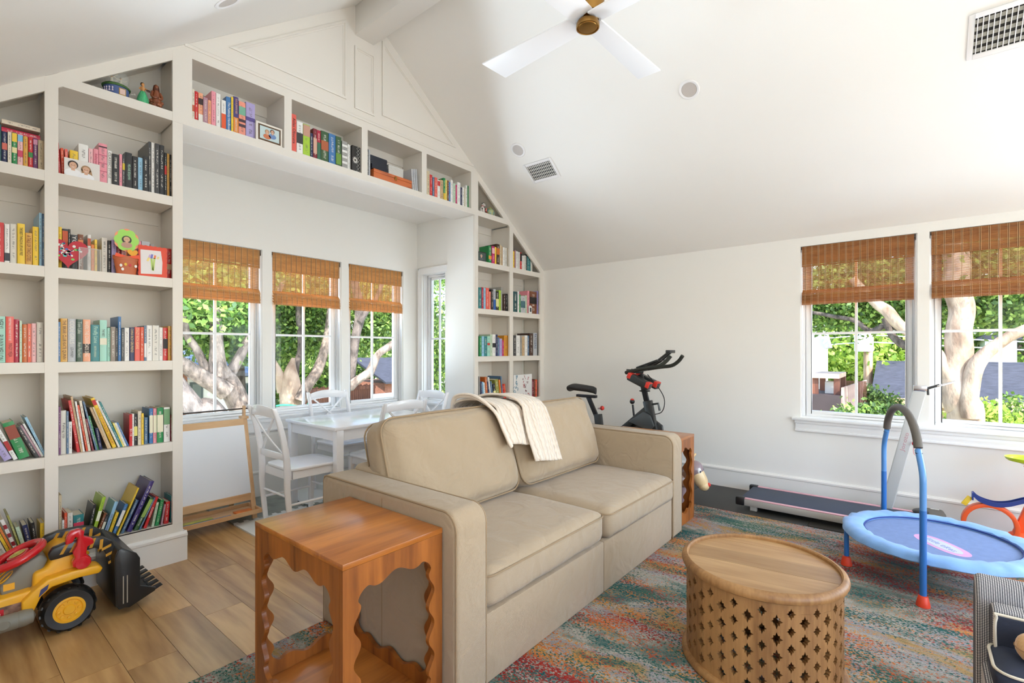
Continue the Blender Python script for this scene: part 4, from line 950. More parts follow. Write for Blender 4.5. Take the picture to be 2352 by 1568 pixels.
# ---- left bookcase, right bay
B2 = 'of bay left of nook'
row([(Lf, 590, 566, 900, 22, 'rd'), (Lf, 618, 606, 955, 30, 'or_'), (Lf, 655, 648, 965, 30, 'co'), (U, 700, 783, 985, 'ye'), (U, 787, 884, 922, 'wh'), (U, 888, 931, 965, 'lp'), (U, 934, 985, 968, 'pk', ('babywise', (180, 60, 90), .35, .95)), (U, 988, 1072, 915, 'pk', (None, (60, 40, 50), .90, .93), (None, (200, 100, 124), .3, .32), (None, (200, 100, 124), .5, .52), (None, (200, 100, 124), .7, .72)), (U, 1075, 1120, 985, 'wh', ('CLASSIC STYLE', (120, 116, 110), .2, .95)),
     (U, 1124, 1192, 1020, 'bk'), (U, 1195, 1222, 1020, 'pk'), (U, 1225, 1250, 1030, 'ch', (None, (212, 190, 60), .55, .75)), (U, 1253, 1322, 1005, 'bk', ('MELANIE BENJAMIN', (176, 214, 190), .25, .68)), (U, 1325, 1378, 1042, 'bk'), (U, 1382, 1430, 1055, 'sk'), (U, 1434, 1484, 1042, 'bk'), (U, 1487, 1512, 895, 'ch'), (U, 1515, 1548, 905, 'wh'), (U, 1551, 1596, 915, 'ch'), (U, 1599, 1643, 930, 'bk'), (U, 1646, 1668, 1005, 'bk', (None, (190, 40, 36), .5, .7)), (U, 1671, 1694, 1015, 'go'), (U, 1697, 1716, 1025, 'bk')],
    SH[4], TA, 'on upper shelf '+B2, 'books on the upper shelf of the bay beside the nook')
row([(U, 500, 532, 303, 'ye'), (U, 535, 584, 320, 'ch', (None, (206, 90, 50), .35, .95)), (U, 586, 606, 323, 'bk'), (U, 608, 667, 372, 'ch', ('YOU', W_, .62, .97), ('CARING', W_, .36, .58)), (U, 669, 716, 368, 'br', (None, (214, 130, 76), .45, .85)), (U, 751, 780, 370, 'wh', (None, (196, 92, 60), .7, .9)), (U, 783, 810, 455, 'og'), (U, 813, 834, 412, 'ye'), (U, 874, 921, 397, 'ow'), (U, 924, 955, 420, 'bk'), (U, 958, 1000, 415, 'la'), (U, 1002, 1040, 440, 'mn'), (U, 1043, 1090, 470, 'lp'), (U, 1150, 1212, 425, 'pk'), (U, 1216, 1286, 428, 'sg'), (U, 1290, 1325, 452, 'gy'), (U, 1428, 1477, 490, 'rd', (None, (222, 190, 150), .32, .5))],
    SH[3], TB, 'on second shelf '+B2, 'books on the second shelf of the bay beside the nook', YF+.064)
row([(U, 500, 511, 1118, 'bl'), (U, 513, 580, 1088, 'go', ('THE BRIAR CLUB KATE QUINN', (90, 50, 20), .06, .96)), (U, 583, 652, 1092, 'sg', ('CODE GIRLS', W_, .42, .95), ('LIZA MUNDY', (50, 50, 60), .10, .34)), (U, 655, 710, 1095, 'dg', ('Tom Lake', (200, 210, 196), .66, .94), ('Ann Patchett', (200, 210, 196), .10, .46)), (U, 712, 777, 1097, 'pe', ('WHERE THE CRAWDADS SING', (250, 236, 220), .12, .96), (None, (50, 40, 40), .20, .42)), (U, 780, 853, 1142, 'tl', ('Firefly Lane', (196, 236, 220), .50, .95), ('KRISTIN HANNAH', (220, 236, 210), .12, .42)),
     (U, 856, 918, 1102, 'mi', ('THE NEST', (70, 60, 50), .60, .78), (None, (236, 232, 210), .40, .56)), (U, 920, 948, 1168, 'mi'), (U, 950, 992, 1160, 'tu'), (U, 994, 1005, 1170, 'bk'), (U, 1008, 1040, 1072, 'bl'), (U, 1043, 1066, 1178, 'ch'), (U, 1069, 1109, 1168, 'wh'), (U, 1112, 1153, 1165, 'nv', ('CHINA RICH GIRLFRIEND', (220, 190, 130), .25, .96)), (U, 1156, 1201, 1162, 'co', ('CRAZY RICH ASIANS', (250, 200, 150), .35, .97)), (U, 1203, 1235, 1162, 'or_'), (U, 1237, 1257, 1150, 'sb', (None, (236, 236, 236), .1, .5)), (U, 1259, 1306, 1147, 'wh'), (U, 1309, 1364, 1147, 'ow'), (U, 1366, 1397, 1165, 'wh'), (U, 1399, 1439, 1168, 'rd', (None, (40, 34, 34), .36, .66)), (U, 1442, 1476, 1153, 'go')],
    SH[2], TB, 'on third shelf '+B2, 'books on the third shelf of the bay beside the nook')
row([(U, 528, 543, 290, 'pu'), (U, 546, 597, 325, 'ow', ('Falling Up', (60, 54, 54), .36, .72)), (U, 599, 610, 332, 'sb'), (U, 614, 650, 425, 'wh'), (Lf, 672, 590, 236, 27, 'rd'), (Lf, 702, 608, 202, 20, 'ta'), (Lf, 725, 650, 246, 17, 'wh'), (Lf, 746, 664, 280, 14, 'or_'), (Lf, 764, 680, 240, 24, 'cr'), (Lf, 790, 728, 405, 18, 'mn'), (Lf, 812, 692, 250, 8, 'sb'), (Lf, 824, 742, 380, 12, 'gn'), (Lf, 846, 806, 490, 30, 'nv'), (Lf, 902, 736, 305, 22, 'ta'), (Lf, 928, 770, 300, 14, 'st'),
     (Lf, 948, 742, 222, 52, 'ye', ('SOUND STORYBOOK TREASURY', (176, 60, 30), .06, .80), (None, (196, 40, 36), .86, .96)), (Lf, 1008, 800, 240, 20, 'wh'), (Lf, 1032, 832, 256, 22, 'tl'), (Lf, 1060, 965, 445, 16, 'ly'), (Lf, 1080, 985, 442, 20, 'wh'), (Lf, 1104, 1004, 440, 16, 'bl'),
     (U, 1128, 1168, 362, 'rd', ('B1-10', W_, .25, .6)), (U, 1170, 1190, 355, 'wh'), (U, 1193, 1238, 355, 'bk', (None, (230, 220, 120), .3, .6)), (U, 1242, 1274, 330, 'cr'), (U, 1276, 1295, 350, 'ye'), (U, 1300, 1332, 385, 'sb'), (U, 1345, 1378, 305, 'bl', (None, (236, 230, 200), .3, .8)), (U, 1380, 1412, 305, 'pk', (None, (236, 230, 200), .3, .8)), (U, 1415, 1470, 300, 'gn', (None, (236, 230, 200), .3, .8)), (U, 1476, 1531, 295, 'wh', (None, (120, 166, 120), .5, .95)), (U, 1534, 1552, 365, 'mn')],
    SH[1], TC, 'on fourth shelf '+B2, 'books on the fourth shelf of the bay beside the nook')
row([(U, 530, 556, 1085, 'st'), (U, 560, 578, 1312, 'wh'), (U, 580, 606, 1245, 'or_'), (U, 609, 657, 1245, 'ow'), (U, 662, 756, 1262, 'tl', (None, (214, 60, 90), .62, .74)), (Rt, 800, 868, 1172, 28, 'bk'), (Rt, 838, 955, 1102, 34, 'li', (None, (236, 240, 210), .45, .68)), (Rt, 868, 962, 1248, 26, 'br'), (Rt, 900, 982, 1258, 26, 'bk', (None, (220, 220, 200), .3, .7)), (Rt, 950, 1066, 1145, 34, 'sk', ('Old MacDonald', (110, 40, 120), .2, .66)), (Rt, 992, 1072, 1242, 30, 'ye'), (Rt, 1036, 1156, 1168, 34, 'bl', (None, (236, 234, 226), .3, .8)), (Rt, 1064, 1254, 1022, 18, 'ye'),
     (Rt, 1112, 1250, 1132, 30, 'sb'), (Rt, 1182, 1390, 962, 46, 'in_'), (Rt, 1240, 1386, 1112, 40, 'fg', (None, (150, 180, 90), .4, .95)), (Rt, 1262, 1398, 1112, 12, 'sb'), (Rt, 1314, 1424, 1102, 30, 'rd', ('Crucial!', W_, .3, .7)), (Rt, 1384, 1430, 1152, 24, 'pg'), (Rt, 1428, 1480, 1128, 34, 'gn'), (Rt, 1462, 1494, 1170, 16, 'mv'), (Rt, 1516, 1534, 1142, 40, 'rd'), (U, 1536, 1553, 1090, 'tl')],
    SH[0], TC, 'on lowest shelf '+B2, 'books on the lowest shelf of the bay beside the nook')
# ---- overhead cubbies
row([(U, 163, 184, 725, 'cr', (None, (196, 90, 60), .3, .5)), (U, 186, 216, 745, 'rd'), (U, 219, 261, 760, 'pe', (None, (60, 40, 40), .62, .82), (None, (236, 230, 220), .05, .3)), (U, 264, 304, 800, 'mv'), (U, 306, 334, 825, 'pe'), (U, 337, 376, 745, 'pk'), (U, 379, 418, 765, 'wh'), (U, 427, 467, 825, 'wh', (None, (230, 92, 50), .02, .55)), (U, 470, 513, 795, 'bl', ('The Publicity Handbook', W_, .05, .85)), (U, 515, 533, 795, 'ye'), (U, 535, 580, 795, 'in_', ('TAYLOR JENKINS REID', (240, 190, 150), .55, .96), (None, (226, 140, 60), .02, .45), ('CARRIE SOTO IS BACK', W_, .08, .42)), (U, 583, 643, 840, 'sa', (None, (120, 176, 150), .62, .86), (None, (70, 50, 60), .42, .5), (None, (70, 50, 60), .28, .36)), (U, 647, 729, 850, 'la', (None, (90, 74, 140), .5, .6))],
    SH[5]-.003, T1, 'in leftmost overhead cubby', 'books in the leftmost overhead cubby')
row([(U, 55, 112, 228, 'co', ('Atlas Obscura', K_, .24, .90)), (U, 117, 192, 320, 'wh', (None, (60, 58, 58), .34, .66)), (U, 195, 280, 355, 'li', (None, (196, 150, 130), .64, .98)), (U, 284, 317, 460, 'nv'), (U, 320, 364, 405, 'mn', (None, (214, 170, 150), .2, .7)), (U, 367, 410, 425, 'cm', (None, (60, 110, 84), .02, .6)), (U, 416, 505, 440, 'fg', (None, (176, 96, 60), .4, .7)), (U, 511, 594, 472, 'bl'), (U, 598, 664, 503, 'fg', (None, (110, 150, 60), .1, .45)), (U, 674, 738, 560, 'gy', (None, (236, 234, 230), .2, .28), (None, (236, 234, 230), .4, .48), (None, (236, 234, 230), .6, .68), (None, (236, 234, 230), .8, .88)), (U, 742, 758, 595, 'wh'), (U, 760, 774, 605, 'wh')],
    SH[5]-.003, T2, 'in second overhead cubby', 'books in the second overhead cubby')
row([(U, 985, 997, 655, 'bk'), (U, 1000, 1020, 665, 'sg')], SH[5]-.003, T2, 'in third overhead cubby', 'books in the third overhead cubby')
row([(Lf, 1540, 1522, 895, 22, 'sg'), (Lf, 1566, 1548, 898, 20, 'sg'), (Lf, 1590, 1572, 900, 18, 'sg')], SH[5]-.003, T2, 'right of wooden box in third cubby', 'notebooks beside the wooden box')
row([(U, 1715, 1748, 925, 'st'), (U, 1751, 1782, 970, 'rd'), (U, 1785, 1807, 1000, 'sb'), (U, 1810, 1842, 1003, 'co'), (U, 1845, 1876, 1035, 'wh', (None, (200, 60, 60), .7, .95)), (U, 1879, 1916, 1035, 'ta'), (U, 1918, 1942, 1010, 'gn', (None, (230, 190, 60), .02, .35)), (U, 1944, 1963, 1035, 'ly'), (U, 1965, 1984, 1040, 'br'), (U, 1986, 2004, 1060, 'bl'), (U, 2006, 2034, 1035, 'wh'), (U, 2037, 2067, 1078, 'pg'), (U, 2069, 2084, 1095, 'mg'), (U, 2087, 2126, 1065, 'wh'), (U, 2129, 2149, 1125, 'nv'), (U, 2151, 2173, 1125, 'wh'), (U, 2175, 2190, 1140, 'cr'), (U, 2192, 2212, 1100, 'wh'), (U, 2214, 2224, 1105, 'gn'), (U, 2227, 2248, 1130, 'ow')],
    SH[5]-.003, T2, 'in rightmost overhead cubby', 'books in the rightmost overhead cubby')
# ---- right bookcase
R4, R5 = 'right of the nook', 'nearest right wall'
row([(U, 222, 256, 860, 'gn', (None, (236, 160, 70), .25, .45)), (U, 259, 295, 865, 'mg', (None, (236, 180, 190), .6, .9)), (U, 298, 316, 875, 'ye'), (U, 318, 354, 840, 'db', (None, (206, 110, 40), .5, .8)), (U, 357, 376, 850, 'st'), (U, 378, 391, 870, 'ta'), (U, 393, 416, 878, 'wh'), (U, 419, 443, 885, 'ow'), (U, 446, 472, 890, 'cr')], SH[4], TR1, 'on upper shelf '+R4, 'books on the upper shelf right of the nook')
row([(U, 516, 531, 925, 'ye'), (U, 533, 549, 910, 'mv'), (U, 551, 574, 925, 'wh'), (U, 576, 599, 935, 'ow'), (U, 601, 621, 940, 'rd', (None, (30, 30, 30), .5, .95)), (U, 623, 644, 980, 'wh'), (U, 646, 671, 975, 'ow'), (U, 673, 684, 965, 'ch'), (U, 686, 710, 985, 'tl'), (U, 712, 727, 1005, 'tl'), (U, 729, 747, 1015, 'ow')], SH[4], TR1, 'in triangular top niche nearest right wall', 'books in the triangular top of the bay nearest the right wall')
row([(U, 103, 137, 105, 'tl'), (U, 139, 161, 103, 'cm'), (U, 163, 187, 112, 'sk'), (U, 189, 227, 110, 'co'), (U, 229, 249, 155, 'sa'), (U, 251, 277, 127, 'bk'), (U, 279, 307, 125, 'sg', (None, (50, 96, 170), .02, .5)), (U, 310, 344, 150, 'bk', (None, (222, 220, 150), .2, .6)), (U, 346, 371, 140, 'li'), (U, 373, 388, 98, 'gy'), (U, 400, 424, 185, 'db'), (U, 426, 451, 182, 'bk')], SH[3], TR2, 'on second shelf '+R4, 'books on the second shelf right of the nook')
row([(U, 520, 568, 155, 'dt'), (U, 571, 589, 152, 'wh'), (U, 591, 607, 190, 'gn'), (U, 609, 661, 207, 'sg', (None, (70, 110, 120), .3, .7)), (U, 663, 683, 200, 'pg'), (U, 686, 712, 145, 'pk'), (U, 717, 798, 155, 'br', (None, (30, 26, 26), .45, .75)), (U, 803, 828, 150, 'la')], SH[3], TR2, 'on second shelf '+R5, 'books on the second shelf nearest the right wall')
row([(U, 113, 138, 690, 'gn'), (U, 140, 168, 690, 'sk'), (U, 171, 203, 695, 'tl'), (U, 205, 238, 690, 'mi', (None, (206, 60, 50), .55, .66)), (U, 241, 267, 668, 'pg'), (U, 269, 306, 668, 'wh', (None, (40, 40, 44), .4, .6)), (U, 309, 331, 670, 'nv'), (U, 333, 351, 705, 'sb'), (U, 354, 384, 718, 'la'), (U, 386, 404, 740, 'mg'), (U, 407, 454, 682, 'am'), (U, 457, 467, 740, 'wh')], SH[2], TR2, 'on third shelf '+R4, 'books on the third shelf right of the nook')
row([(U, 521, 552, 680, 'ch'), (U, 555, 597, 680, 'wh'), (U, 599, 623, 690, 'gy'), (U, 626, 654, 695, 'ta'), (U, 657, 689, 680, 'wh'), (U, 691, 709, 683, 'sb'), (U, 712, 756, 655, 'db'), (U, 759, 804, 650, 'sg', ('PATISSERIE', (50, 80, 120), .3, .95))], SH[2], TR2, 'on third shelf '+R5, 'books on the third shelf nearest the right wall')
row([(Lf, 112, 107, 1175, 12, 'gy'), (Lf, 130, 118, 1235, 22, 'nv'), (Lf, 158, 144, 1240, 18, 'sk'), (Lf, 180, 160, 1250, 14, 'wh'), (Lf, 198, 176, 1182, 22, 'ob'), (Lf, 224, 196, 1240, 20, 'nv'), (Lf, 250, 214, 1185, 15, 'wh'), (Lf, 268, 240, 1235, 18, 'sb'), (Lf, 290, 270, 1265, 28, 'bk', (None, (236, 230, 160), .3, .6)), (Lf, 322, 294, 1215, 40, 'ol'), (Lf, 368, 345, 1215, 16, 'og'), (Lf, 388, 366, 1172, 12, 'sb'), (Lf, 404, 386, 1270, 16, 'rd'), (Lf, 422, 406, 1265, 14, 'or_')], SH[1], TR2, 'on fourth shelf '+R4, 'books on the fourth shelf right of the nook')
row([(U, 740, 767, 1215, 'mn'), (U, 769, 784, 1205, 'br'), (U, 787, 805, 1210, 'or_')], SH[1], TR2, 'on fourth shelf '+R5, 'books beside the small canvas painting')
# ------------------------------------------------------------------ things standing on the shelves
def flat(name, pts, y, th, m, parent=None, **k):
    b = MB(); b.prism(pts, y, y+th, 'y'); return b.build(name, m, parent, **k)
def ell(cx, cz, rx, rz, n=18, a0=0, a1=2*PI): return [(cx+rx*math.cos(a0+(a1-a0)*k/n), cz+rz*math.sin(a0+(a1-a0)*k/n)) for k in range(n if abs(a1-a0-2*PI) < 1e-6 else n+1)]
SKIN, HAIR1, HAIR2 = ink((214, 168, 140)), ink((56, 42, 34)), ink((168, 130, 90))
def face(par, cx, cz, r, hair, shirt, y, long=False):
    flat('hair', ell(cx, cz+r*.25, r*1.12, r*1.15), y+.0012, .0004, hair, par)
    if long: flat('hair', [(cx-r*1.15, cz+.2*r), (cx+r*1.2, cz+.2*r), (cx+r*1.6, cz-2.0*r), (cx-r*.9, cz-1.5*r)], y+.0012, .0004, hair, par)
    flat('shirt', ell(cx, cz-r*2.2, r*1.9, r*1.3), y+.0008, .0004, shirt, par)
    flat('neck', [(cx-r*.4, cz-r*1.4), (cx+r*.4, cz-r*1.4), (cx+r*.4, cz), (cx-r*.4, cz)], y+.0006, .0004, SKIN, par)
    flat('face', ell(cx, cz, r*.82, r), y+.0002, .0006, SKIN, par)
    for s in (-1, 1): flat('eye', ell(cx+s*r*.33, cz+r*.12, r*.11, r*.07, 8), y, .0006, HAIR1, par)
    flat('nose', [(cx-r*.09, cz-.2*r), (cx+r*.09, cz-.2*r), (cx, cz+.1*r)], y, .0004, ink((190, 140, 114)), par)
    flat('mouth', ell(cx, cz-r*.45, r*.3, r*.1, 10), y, .0006, ink((236, 220, 214)), par)
def cv(tf, x, y, Y): return at(tf[0]+x*tf[1 if False else 2], tf[1]+y*tf[2], Y=Y)
# couple portrait print, unframed, in front of the books
A = cv(TA, 643, 1210, YF+.012); C = cv(TA, 1000, 1290, YF+.012); w0 = C.x-A.x; h0 = cv(TA, 643, 1045, YF+.012).z-SH[4]
t = thing('photo_print', 'unframed portrait print of a smiling couple in white shirts leaning on books', 'photo', (A.x, YF+.012, SH[4]+.0006))
flat('print', [(0, 0), (w0, 0), (w0, h0), (0, h0)], .003, .0015, ink((226, 222, 218)), t)
face(t, w0*.24, h0*.62, h0*.20, HAIR1, ink((240, 240, 242)), .0); face(t, w0*.60, h0*.50, h0*.19, HAIR2, ink((236, 236, 240)), -.0014, True)
# couple photo in a frame, leftmost cubby
A = cv(T1, 738, 1185, YF+.02); C = cv(T1, 975, 1250, YF+.02); w0 = C.x-A.x; h0 = cv(T1, 738, 1000, YF+.02).z-SH[5]
t = thing('framed_photo', 'white framed photo of a couple at the beach in the leftmost overhead cubby', 'picture frame', (A.x, YF+.02, SH[5]-.0022)); f = .016
b = MB(); b.box(0, w0, 0, .012, 0, h0); b.build('frame', ink((236, 230, 220)), t, bevel=.001)
b = MB(); b.box(f*.9, w0-f*.9, -.002, .0, f*.9, h0-f*.9); b.build('mat_border', ink((92, 66, 40)), t)
b = MB(); b.box(f*1.6, w0-f*1.6, -.003, -.002, f*1.6, h0-f*1.6); b.build('print', ink((196, 214, 216)), t)
face(t, w0*.40, h0*.56, h0*.10, HAIR2, ink((206, 120, 80)), -.0058, False); face(t, w0*.60, h0*.64, h0*.10, HAIR1, ink((110, 140, 190)), -.0058, False)
# black frame, right bookcase
A = cv(TR1, 98, 1040, YF+.02); C = cv(TR1, 183, 1050, YF+.02); w0 = C.x-A.x; h0 = cv(TR1, 98, 925, YF+.02).z-SH[4]
t = thing('framed_photo', 'small black picture frame on the upper shelf right of the nook', 'picture frame', (A.x-.01, YF+.02, SH[4]+.0006), -.1)
b = MB(); b.box(0, w0+.01, 0, .01, 0, h0); b.build('frame', ink((30, 30, 30)), t); b = MB(); b.box(.008, w0, -.001, 0, .01, h0-.01); b.build('print', ink((70, 84, 80)), t)
face(t, w0*.45, h0*.55, h0*.14, ink((150, 150, 150)), ink((90, 96, 100)), -.003)
# black cylinder tin with white lattice
A = cv(T2, 772, 900, YF+.05); C = cv(T2, 915, 950, YF+.05); r = (C.x-A.x)/2
t = thing('patterned_box', 'black box patterned with white lattice and daisy in the second overhead cubby', 'box', (A.x, YF+.02, SH[5]-.0025)); hh = .222; w0 = 2*r-.018
b = MB(); b.box(0, w0, 0, .18, 0, hh); b.build('box_body', ink((38, 36, 34)), t, bevel=.004)
for i in range(3):
    for j in range(7):
        cx, cz = w0*.60+i*.027, .016+j*.031
        b = MB(); b.tube([(cx+.0135*math.cos(a)*1.05, -.0006, cz+.016*math.sin(a)) for a in (0, PI/2, PI, 1.5*PI)], .0011, 4, closed=True, up=(0, 1, 0)) if cx+.014 < w0 else None
        if b.v: b.build('lattice_mark', ink((236, 234, 228)), t)
for k in range(12):
    a = 2*PI*k/12; flat('petal', [(w0*.30+.006*math.cos(a+q)+r_*math.cos(a)*.022, .10+.006*math.sin(a+q)*1.0+r_*math.sin(a)*.026) for q, r_ in ((1.3, .3), (.0, 1.), (-1.3, .3))], -.0008, .0008, ink((232, 230, 224)), t)
# cedar box with notebooks and magazines stacked on it
A = cv(T2, 1057, 1000, YF+.035); C = cv(T2, 1525, 1140, YF+.035)
CED = wood('cedar', (206, 108, 52), (130, 52, 20), axis=0, scale=9, rough=.3, bands=6, coat=.3)
t = thing('wooden_box', 'small reddish cedar box with brass latch in the third overhead cubby', 'box', (A.x, YF+.03, SH[5]-.0024)); bw = C.x-A.x
b = MB(); b.box(0, bw, 0, .2, 0, .062); b.build('box_body', CED, t, bevel=.002)
b = MB(); b.box(0, bw, -.0015, .2, .0635, .090); b.build('lid', CED, t, bevel=.002); b = MB(); b.box(bw*.53, bw*.58, -.006, 0, .045, .078); b.build('latch', BRASS, t, bevel=.001)
z = SH[5]-.0024+.091
for k in range(12):
    b = MB(); dx = .002*math.sin(k*2.1); b.box(0, .17, 0, .19, 0, .0085); o = b.build('notebook', ink((34, 38, 50)), None, loc=(A.x-.03+dx+(.0 if k > 3 else .012), YF+.032, z), bevel=.001)
    tag(o, '%s black spiral notebook counting up from the cedar box' % ORD[k], 'notebook', 'black notebooks stacked on the cedar box')
    b = MB(); b.box(.0, .168, .001, .188, .0015, .0070); b.build('pages', ink((70, 74, 84)), o); b = MB(); [b.lathe([(.0035, q*.019), (.0035, q*.019+.006)], (.172, 0, .0042), 6, 'y') for q in range(10)]; tag(b.build('spiral', ink((28, 28, 32)), o), kind='stuff'); z += .0093
z = SH[5]-.0024+.091
for k in range(9):
    b = MB(); b.box(0, .165, 0, .2, 0, .0078); o = b.build('magazine', ink((214, 212, 206)), None, loc=(A.x+.162+.002*math.sin(k*3.3), YF+.036, z)); z += .0092
    tag(o, '%s pale magazine counting up from the right half of the cedar box' % ORD[k], 'magazine', 'pale magazines stacked on the cedar box'); b = MB(); b.box(.001, .166, .0006, .199, .0079, .0088); b.build('dark_cover', ink((60, 60, 62)), o)
# abstract canvas
A = cv(TR2, 520, 1440, YF+.02); C = cv(TR2, 738, 1440, YF+.02); w0 = C.x-A.x; h0 = cv(TR2, 620, 1150, YF+.02).z-SH[1]
t = thing('small_canvas', 'childs white canvas with blue and maroon paint strokes on the shelf nearest the right wall', 'painting', (A.x, YF+.016, SH[1]+.0006))
b = MB(); b.box(0, w0, 0, .016, 0, h0); b.build('canvas', ink((232, 230, 228)), t, bevel=.001)
rs4 = random.Random(12)
for k in range(26):
    c = ((54, 120, 146), (54, 120, 146), (110, 36, 44), (176, 40, 48))[k % 4] if k < 20 else (176, 30, 40)
    cx = w0*(.16 if c[0] == 54 else .66)+rs4.uniform(-.03, .03)*w0/.2; cz = h0*(rs4.uniform(.25, .9) if k < 20 else .12); 
    if k >= 20: cx = w0*(.1+.14*(k-20))
    P = [(cx+rs4.uniform(-.022, .022), -.0012, cz+rs4.uniform(-.03, .03)) for _ in range(4)]
    b = MB(); b.tube(smooth_path(P, 4), .0028, 5, flat=.3); b.build('paint_stroke', ink(c), t)
# second shelf crafts
def heart(cx, cz, s, n=30): return [(cx+s*16*math.sin(a)**3/16, cz+s*(13*math.cos(a)-5*math.cos(2*a)-2*math.cos(3*a)-math.cos(4*a))/16) for a in [2*PI*k/n for k in range(n)]]
p = cv(TB, 584, 655, YF+.008)
t = thing('paper_heart', 'glittery red paper heart with coloured confetti on the second shelf', 'craft', (p.x, YF+.008, SH[3]+.001))
hs = .088; flat('heart', heart(0, hs*1.06, hs), 0, .004, ink((190, 30, 50)), t)
for k in range(34):
    a, q = rs4.uniform(0, 2*PI), rs4.uniform(0, .75); cx, cz = hs*.9*q*math.cos(a), hs*1.08+hs*.75*q*math.sin(a); c = rs4.choice(((70, 120, 200), (120, 200, 100), (232, 230, 226), (230, 130, 160), (120, 60, 150), (90, 200, 200)))
    flat('confetti', ell(cx, cz, rs4.uniform(.004, .009), rs4.uniform(.004, .008), 8), -.001, .001, ink(c), t)
A = cv(TB, 678, 680, YF+.004); C = cv(TB, 866, 690, YF+.004); w0 = C.x-A.x
t = thing('acrylic_box', 'clear acrylic box standing in front of books on the second shelf', 'box', (A.x, YF+.003, SH[3]+.0006)); AC = mat('acrylic', (235, 240, 240), .05, alpha=.16); hh = .125; e = .003
AE = mat('acrylic_edge', (236, 240, 240), .1, alpha=.75)
for nm, q in (('front_wall', (0, w0, 0, e, 0, hh)), ('side_wall', (0, e, e, .022, 0, hh)), ('side_wall', (w0-e, w0, e, .022, 0, hh))): b = MB(); b.box(*q); b.build(nm, AC, t)
b = MB(); b.box(0, w0, 0, .022, hh, hh+.0015); b.box(-.001, .0015, -.001, .0015, 0, hh); b.box(w0-.0015, w0+.001, -.001, .0015, 0, hh); b.build('edges', AE, t)
p = cv(TB, 1082, 700, YF+.03)
t = thing('flower_pot_craft', 'terracotta pot craft with green paper flower holding a toddler photo', 'craft', (p.x, YF+.030, SH[3]+.0006)); t.scale = (1, .42, 1); TER = ink((196, 104, 62))
b = MB(); b.lathe([(.0, 0), (.048, 0), (.060, .085), (.064, .085), (.066, .108), (.060, .110), (.058, .104), (.0, .1)], n=28, cap=False); b.build('pot', TER, t, smooth=True)
b = MB(); b.tube([(0, 0, .1), (.006, -.01, .16), (.0, -.02, .18)], .0025, 6); b.build('stem', ink((220, 130, 60)), t)
for sc, c, yy, ph in ((1.02, (250, 160, 120), -.026, .55), (1., (166, 224, 100), -.029, .0)):
    pts = [(.0+sc*(.056+.012*abs(math.cos(3*(a+ph))))*math.cos(a)*.9, .205+sc*(.056+.012*abs(math.cos(3*(a+ph))))*math.sin(a)) for a in [2*PI*k/60 for k in range(60)]]
    flat('petals', pts, yy, .002, ink(c), t)
flat('photo_ring', ell(0, .208, .024, .024, 20), -.031, .002, ink((52, 52, 44)), t); face(t, 0, .207, .014, ink((220, 190, 140)), ink((190, 150, 130)), -.0345)
flat('orange_heart', heart(.026, .13, .026), -.064, .002, ink((240, 170, 40)), t)
for s in (-1, 1): flat('bow', [(s*.005, .108), (s*.055, .122), (s*.060, .100), (s*.03, .098)], -.066, .004, ink((238, 84, 40)), t)
for cx, cz, c in ((-.03, .05, W_), (-.022, .028, W_), (-.008, .058, (236, 190, 60)), (.014, .055, (200, 50, 60)), (.042, .052, W_)): flat('sticker', ell(cx, cz, .007, .009, 9), -.0655+abs(cx)*.25, .004, ink(c), t)
A = cv(TB, 1190, 735, YF+.012); C = cv(TB, 1430, 745, YF+.012); w0 = C.x-A.x; h0 = .187
t = thing('framed_drawing', 'orange-red scalloped frame holding a childs crayon flower drawing', 'picture frame', (A.x, YF+.010, SH[3]+.0006))
pts = []
for k in range(48):
    a = k/48*4; s_ = int(a); f_ = a-s_; cor = ((0, 0), (w0, 0), (w0, h0), (0, h0)); q = cor[s_]; r_ = cor[(s_+1) % 4]; nn = ((0, -1), (1, 0), (0, 1), (-1, 0))[s_]; bb = .0035*abs(math.sin(PI*f_*6))*(0 if s_ == 0 else 1)
    pts.append((q[0]+(r_[0]-q[0])*f_+nn[0]*bb, q[1]+(r_[1]-q[1])*f_+nn[1]*bb))
flat('frame', pts, .002, .004, ink((226, 76, 48)), t); flat('drawing', [(.01, .012), (w0*.82, .02), (w0*.84, h0*.5), (w0*.78, h0*.88), (.008, h0*.86)], .0004, .0016, ink((232, 228, 228)), t)
for x0, z0, x1, z1, c in ((.48, .22, .44, .6, (176, 206, 110)), (.5, .2, .55, .62, (190, 214, 120)), (.36, .62, .4, .72, (206, 180, 226)), (.44, .6, .47, .74, (120, 120, 200)), (.55, .6, .58, .72, (240, 130, 80)), (.3, .5, .36, .62, (244, 220, 130)), (.66, .6, .7, .68, (240, 224, 150))):
    b = MB(); b.beam((w0*x0, -.0002, h0*z0), (w0*x1, -.0002, h0*z1), .010, .001, up=(0, 1, 0)); b.build('crayon_mark', ink(c), t)
# white gadget
A = cv(TR2, 706, 412, YF+.012); t = thing('white_timer', 'small white device with a dark screen in front of books nearest the right wall', 'gadget', (A.x, YF+.010, SH[3]+.0006))
b = MB(); b.box(0, .06, 0, .012, 0, .088); b.box(.02, .04, .0, .012, .088, .098); b.build('case', ink((234, 234, 232)), t, bevel=.003); b = MB(); b.box(.015, .045, -.001, 0, .02, .07); b.build('screen', ink((44, 48, 60)), t)
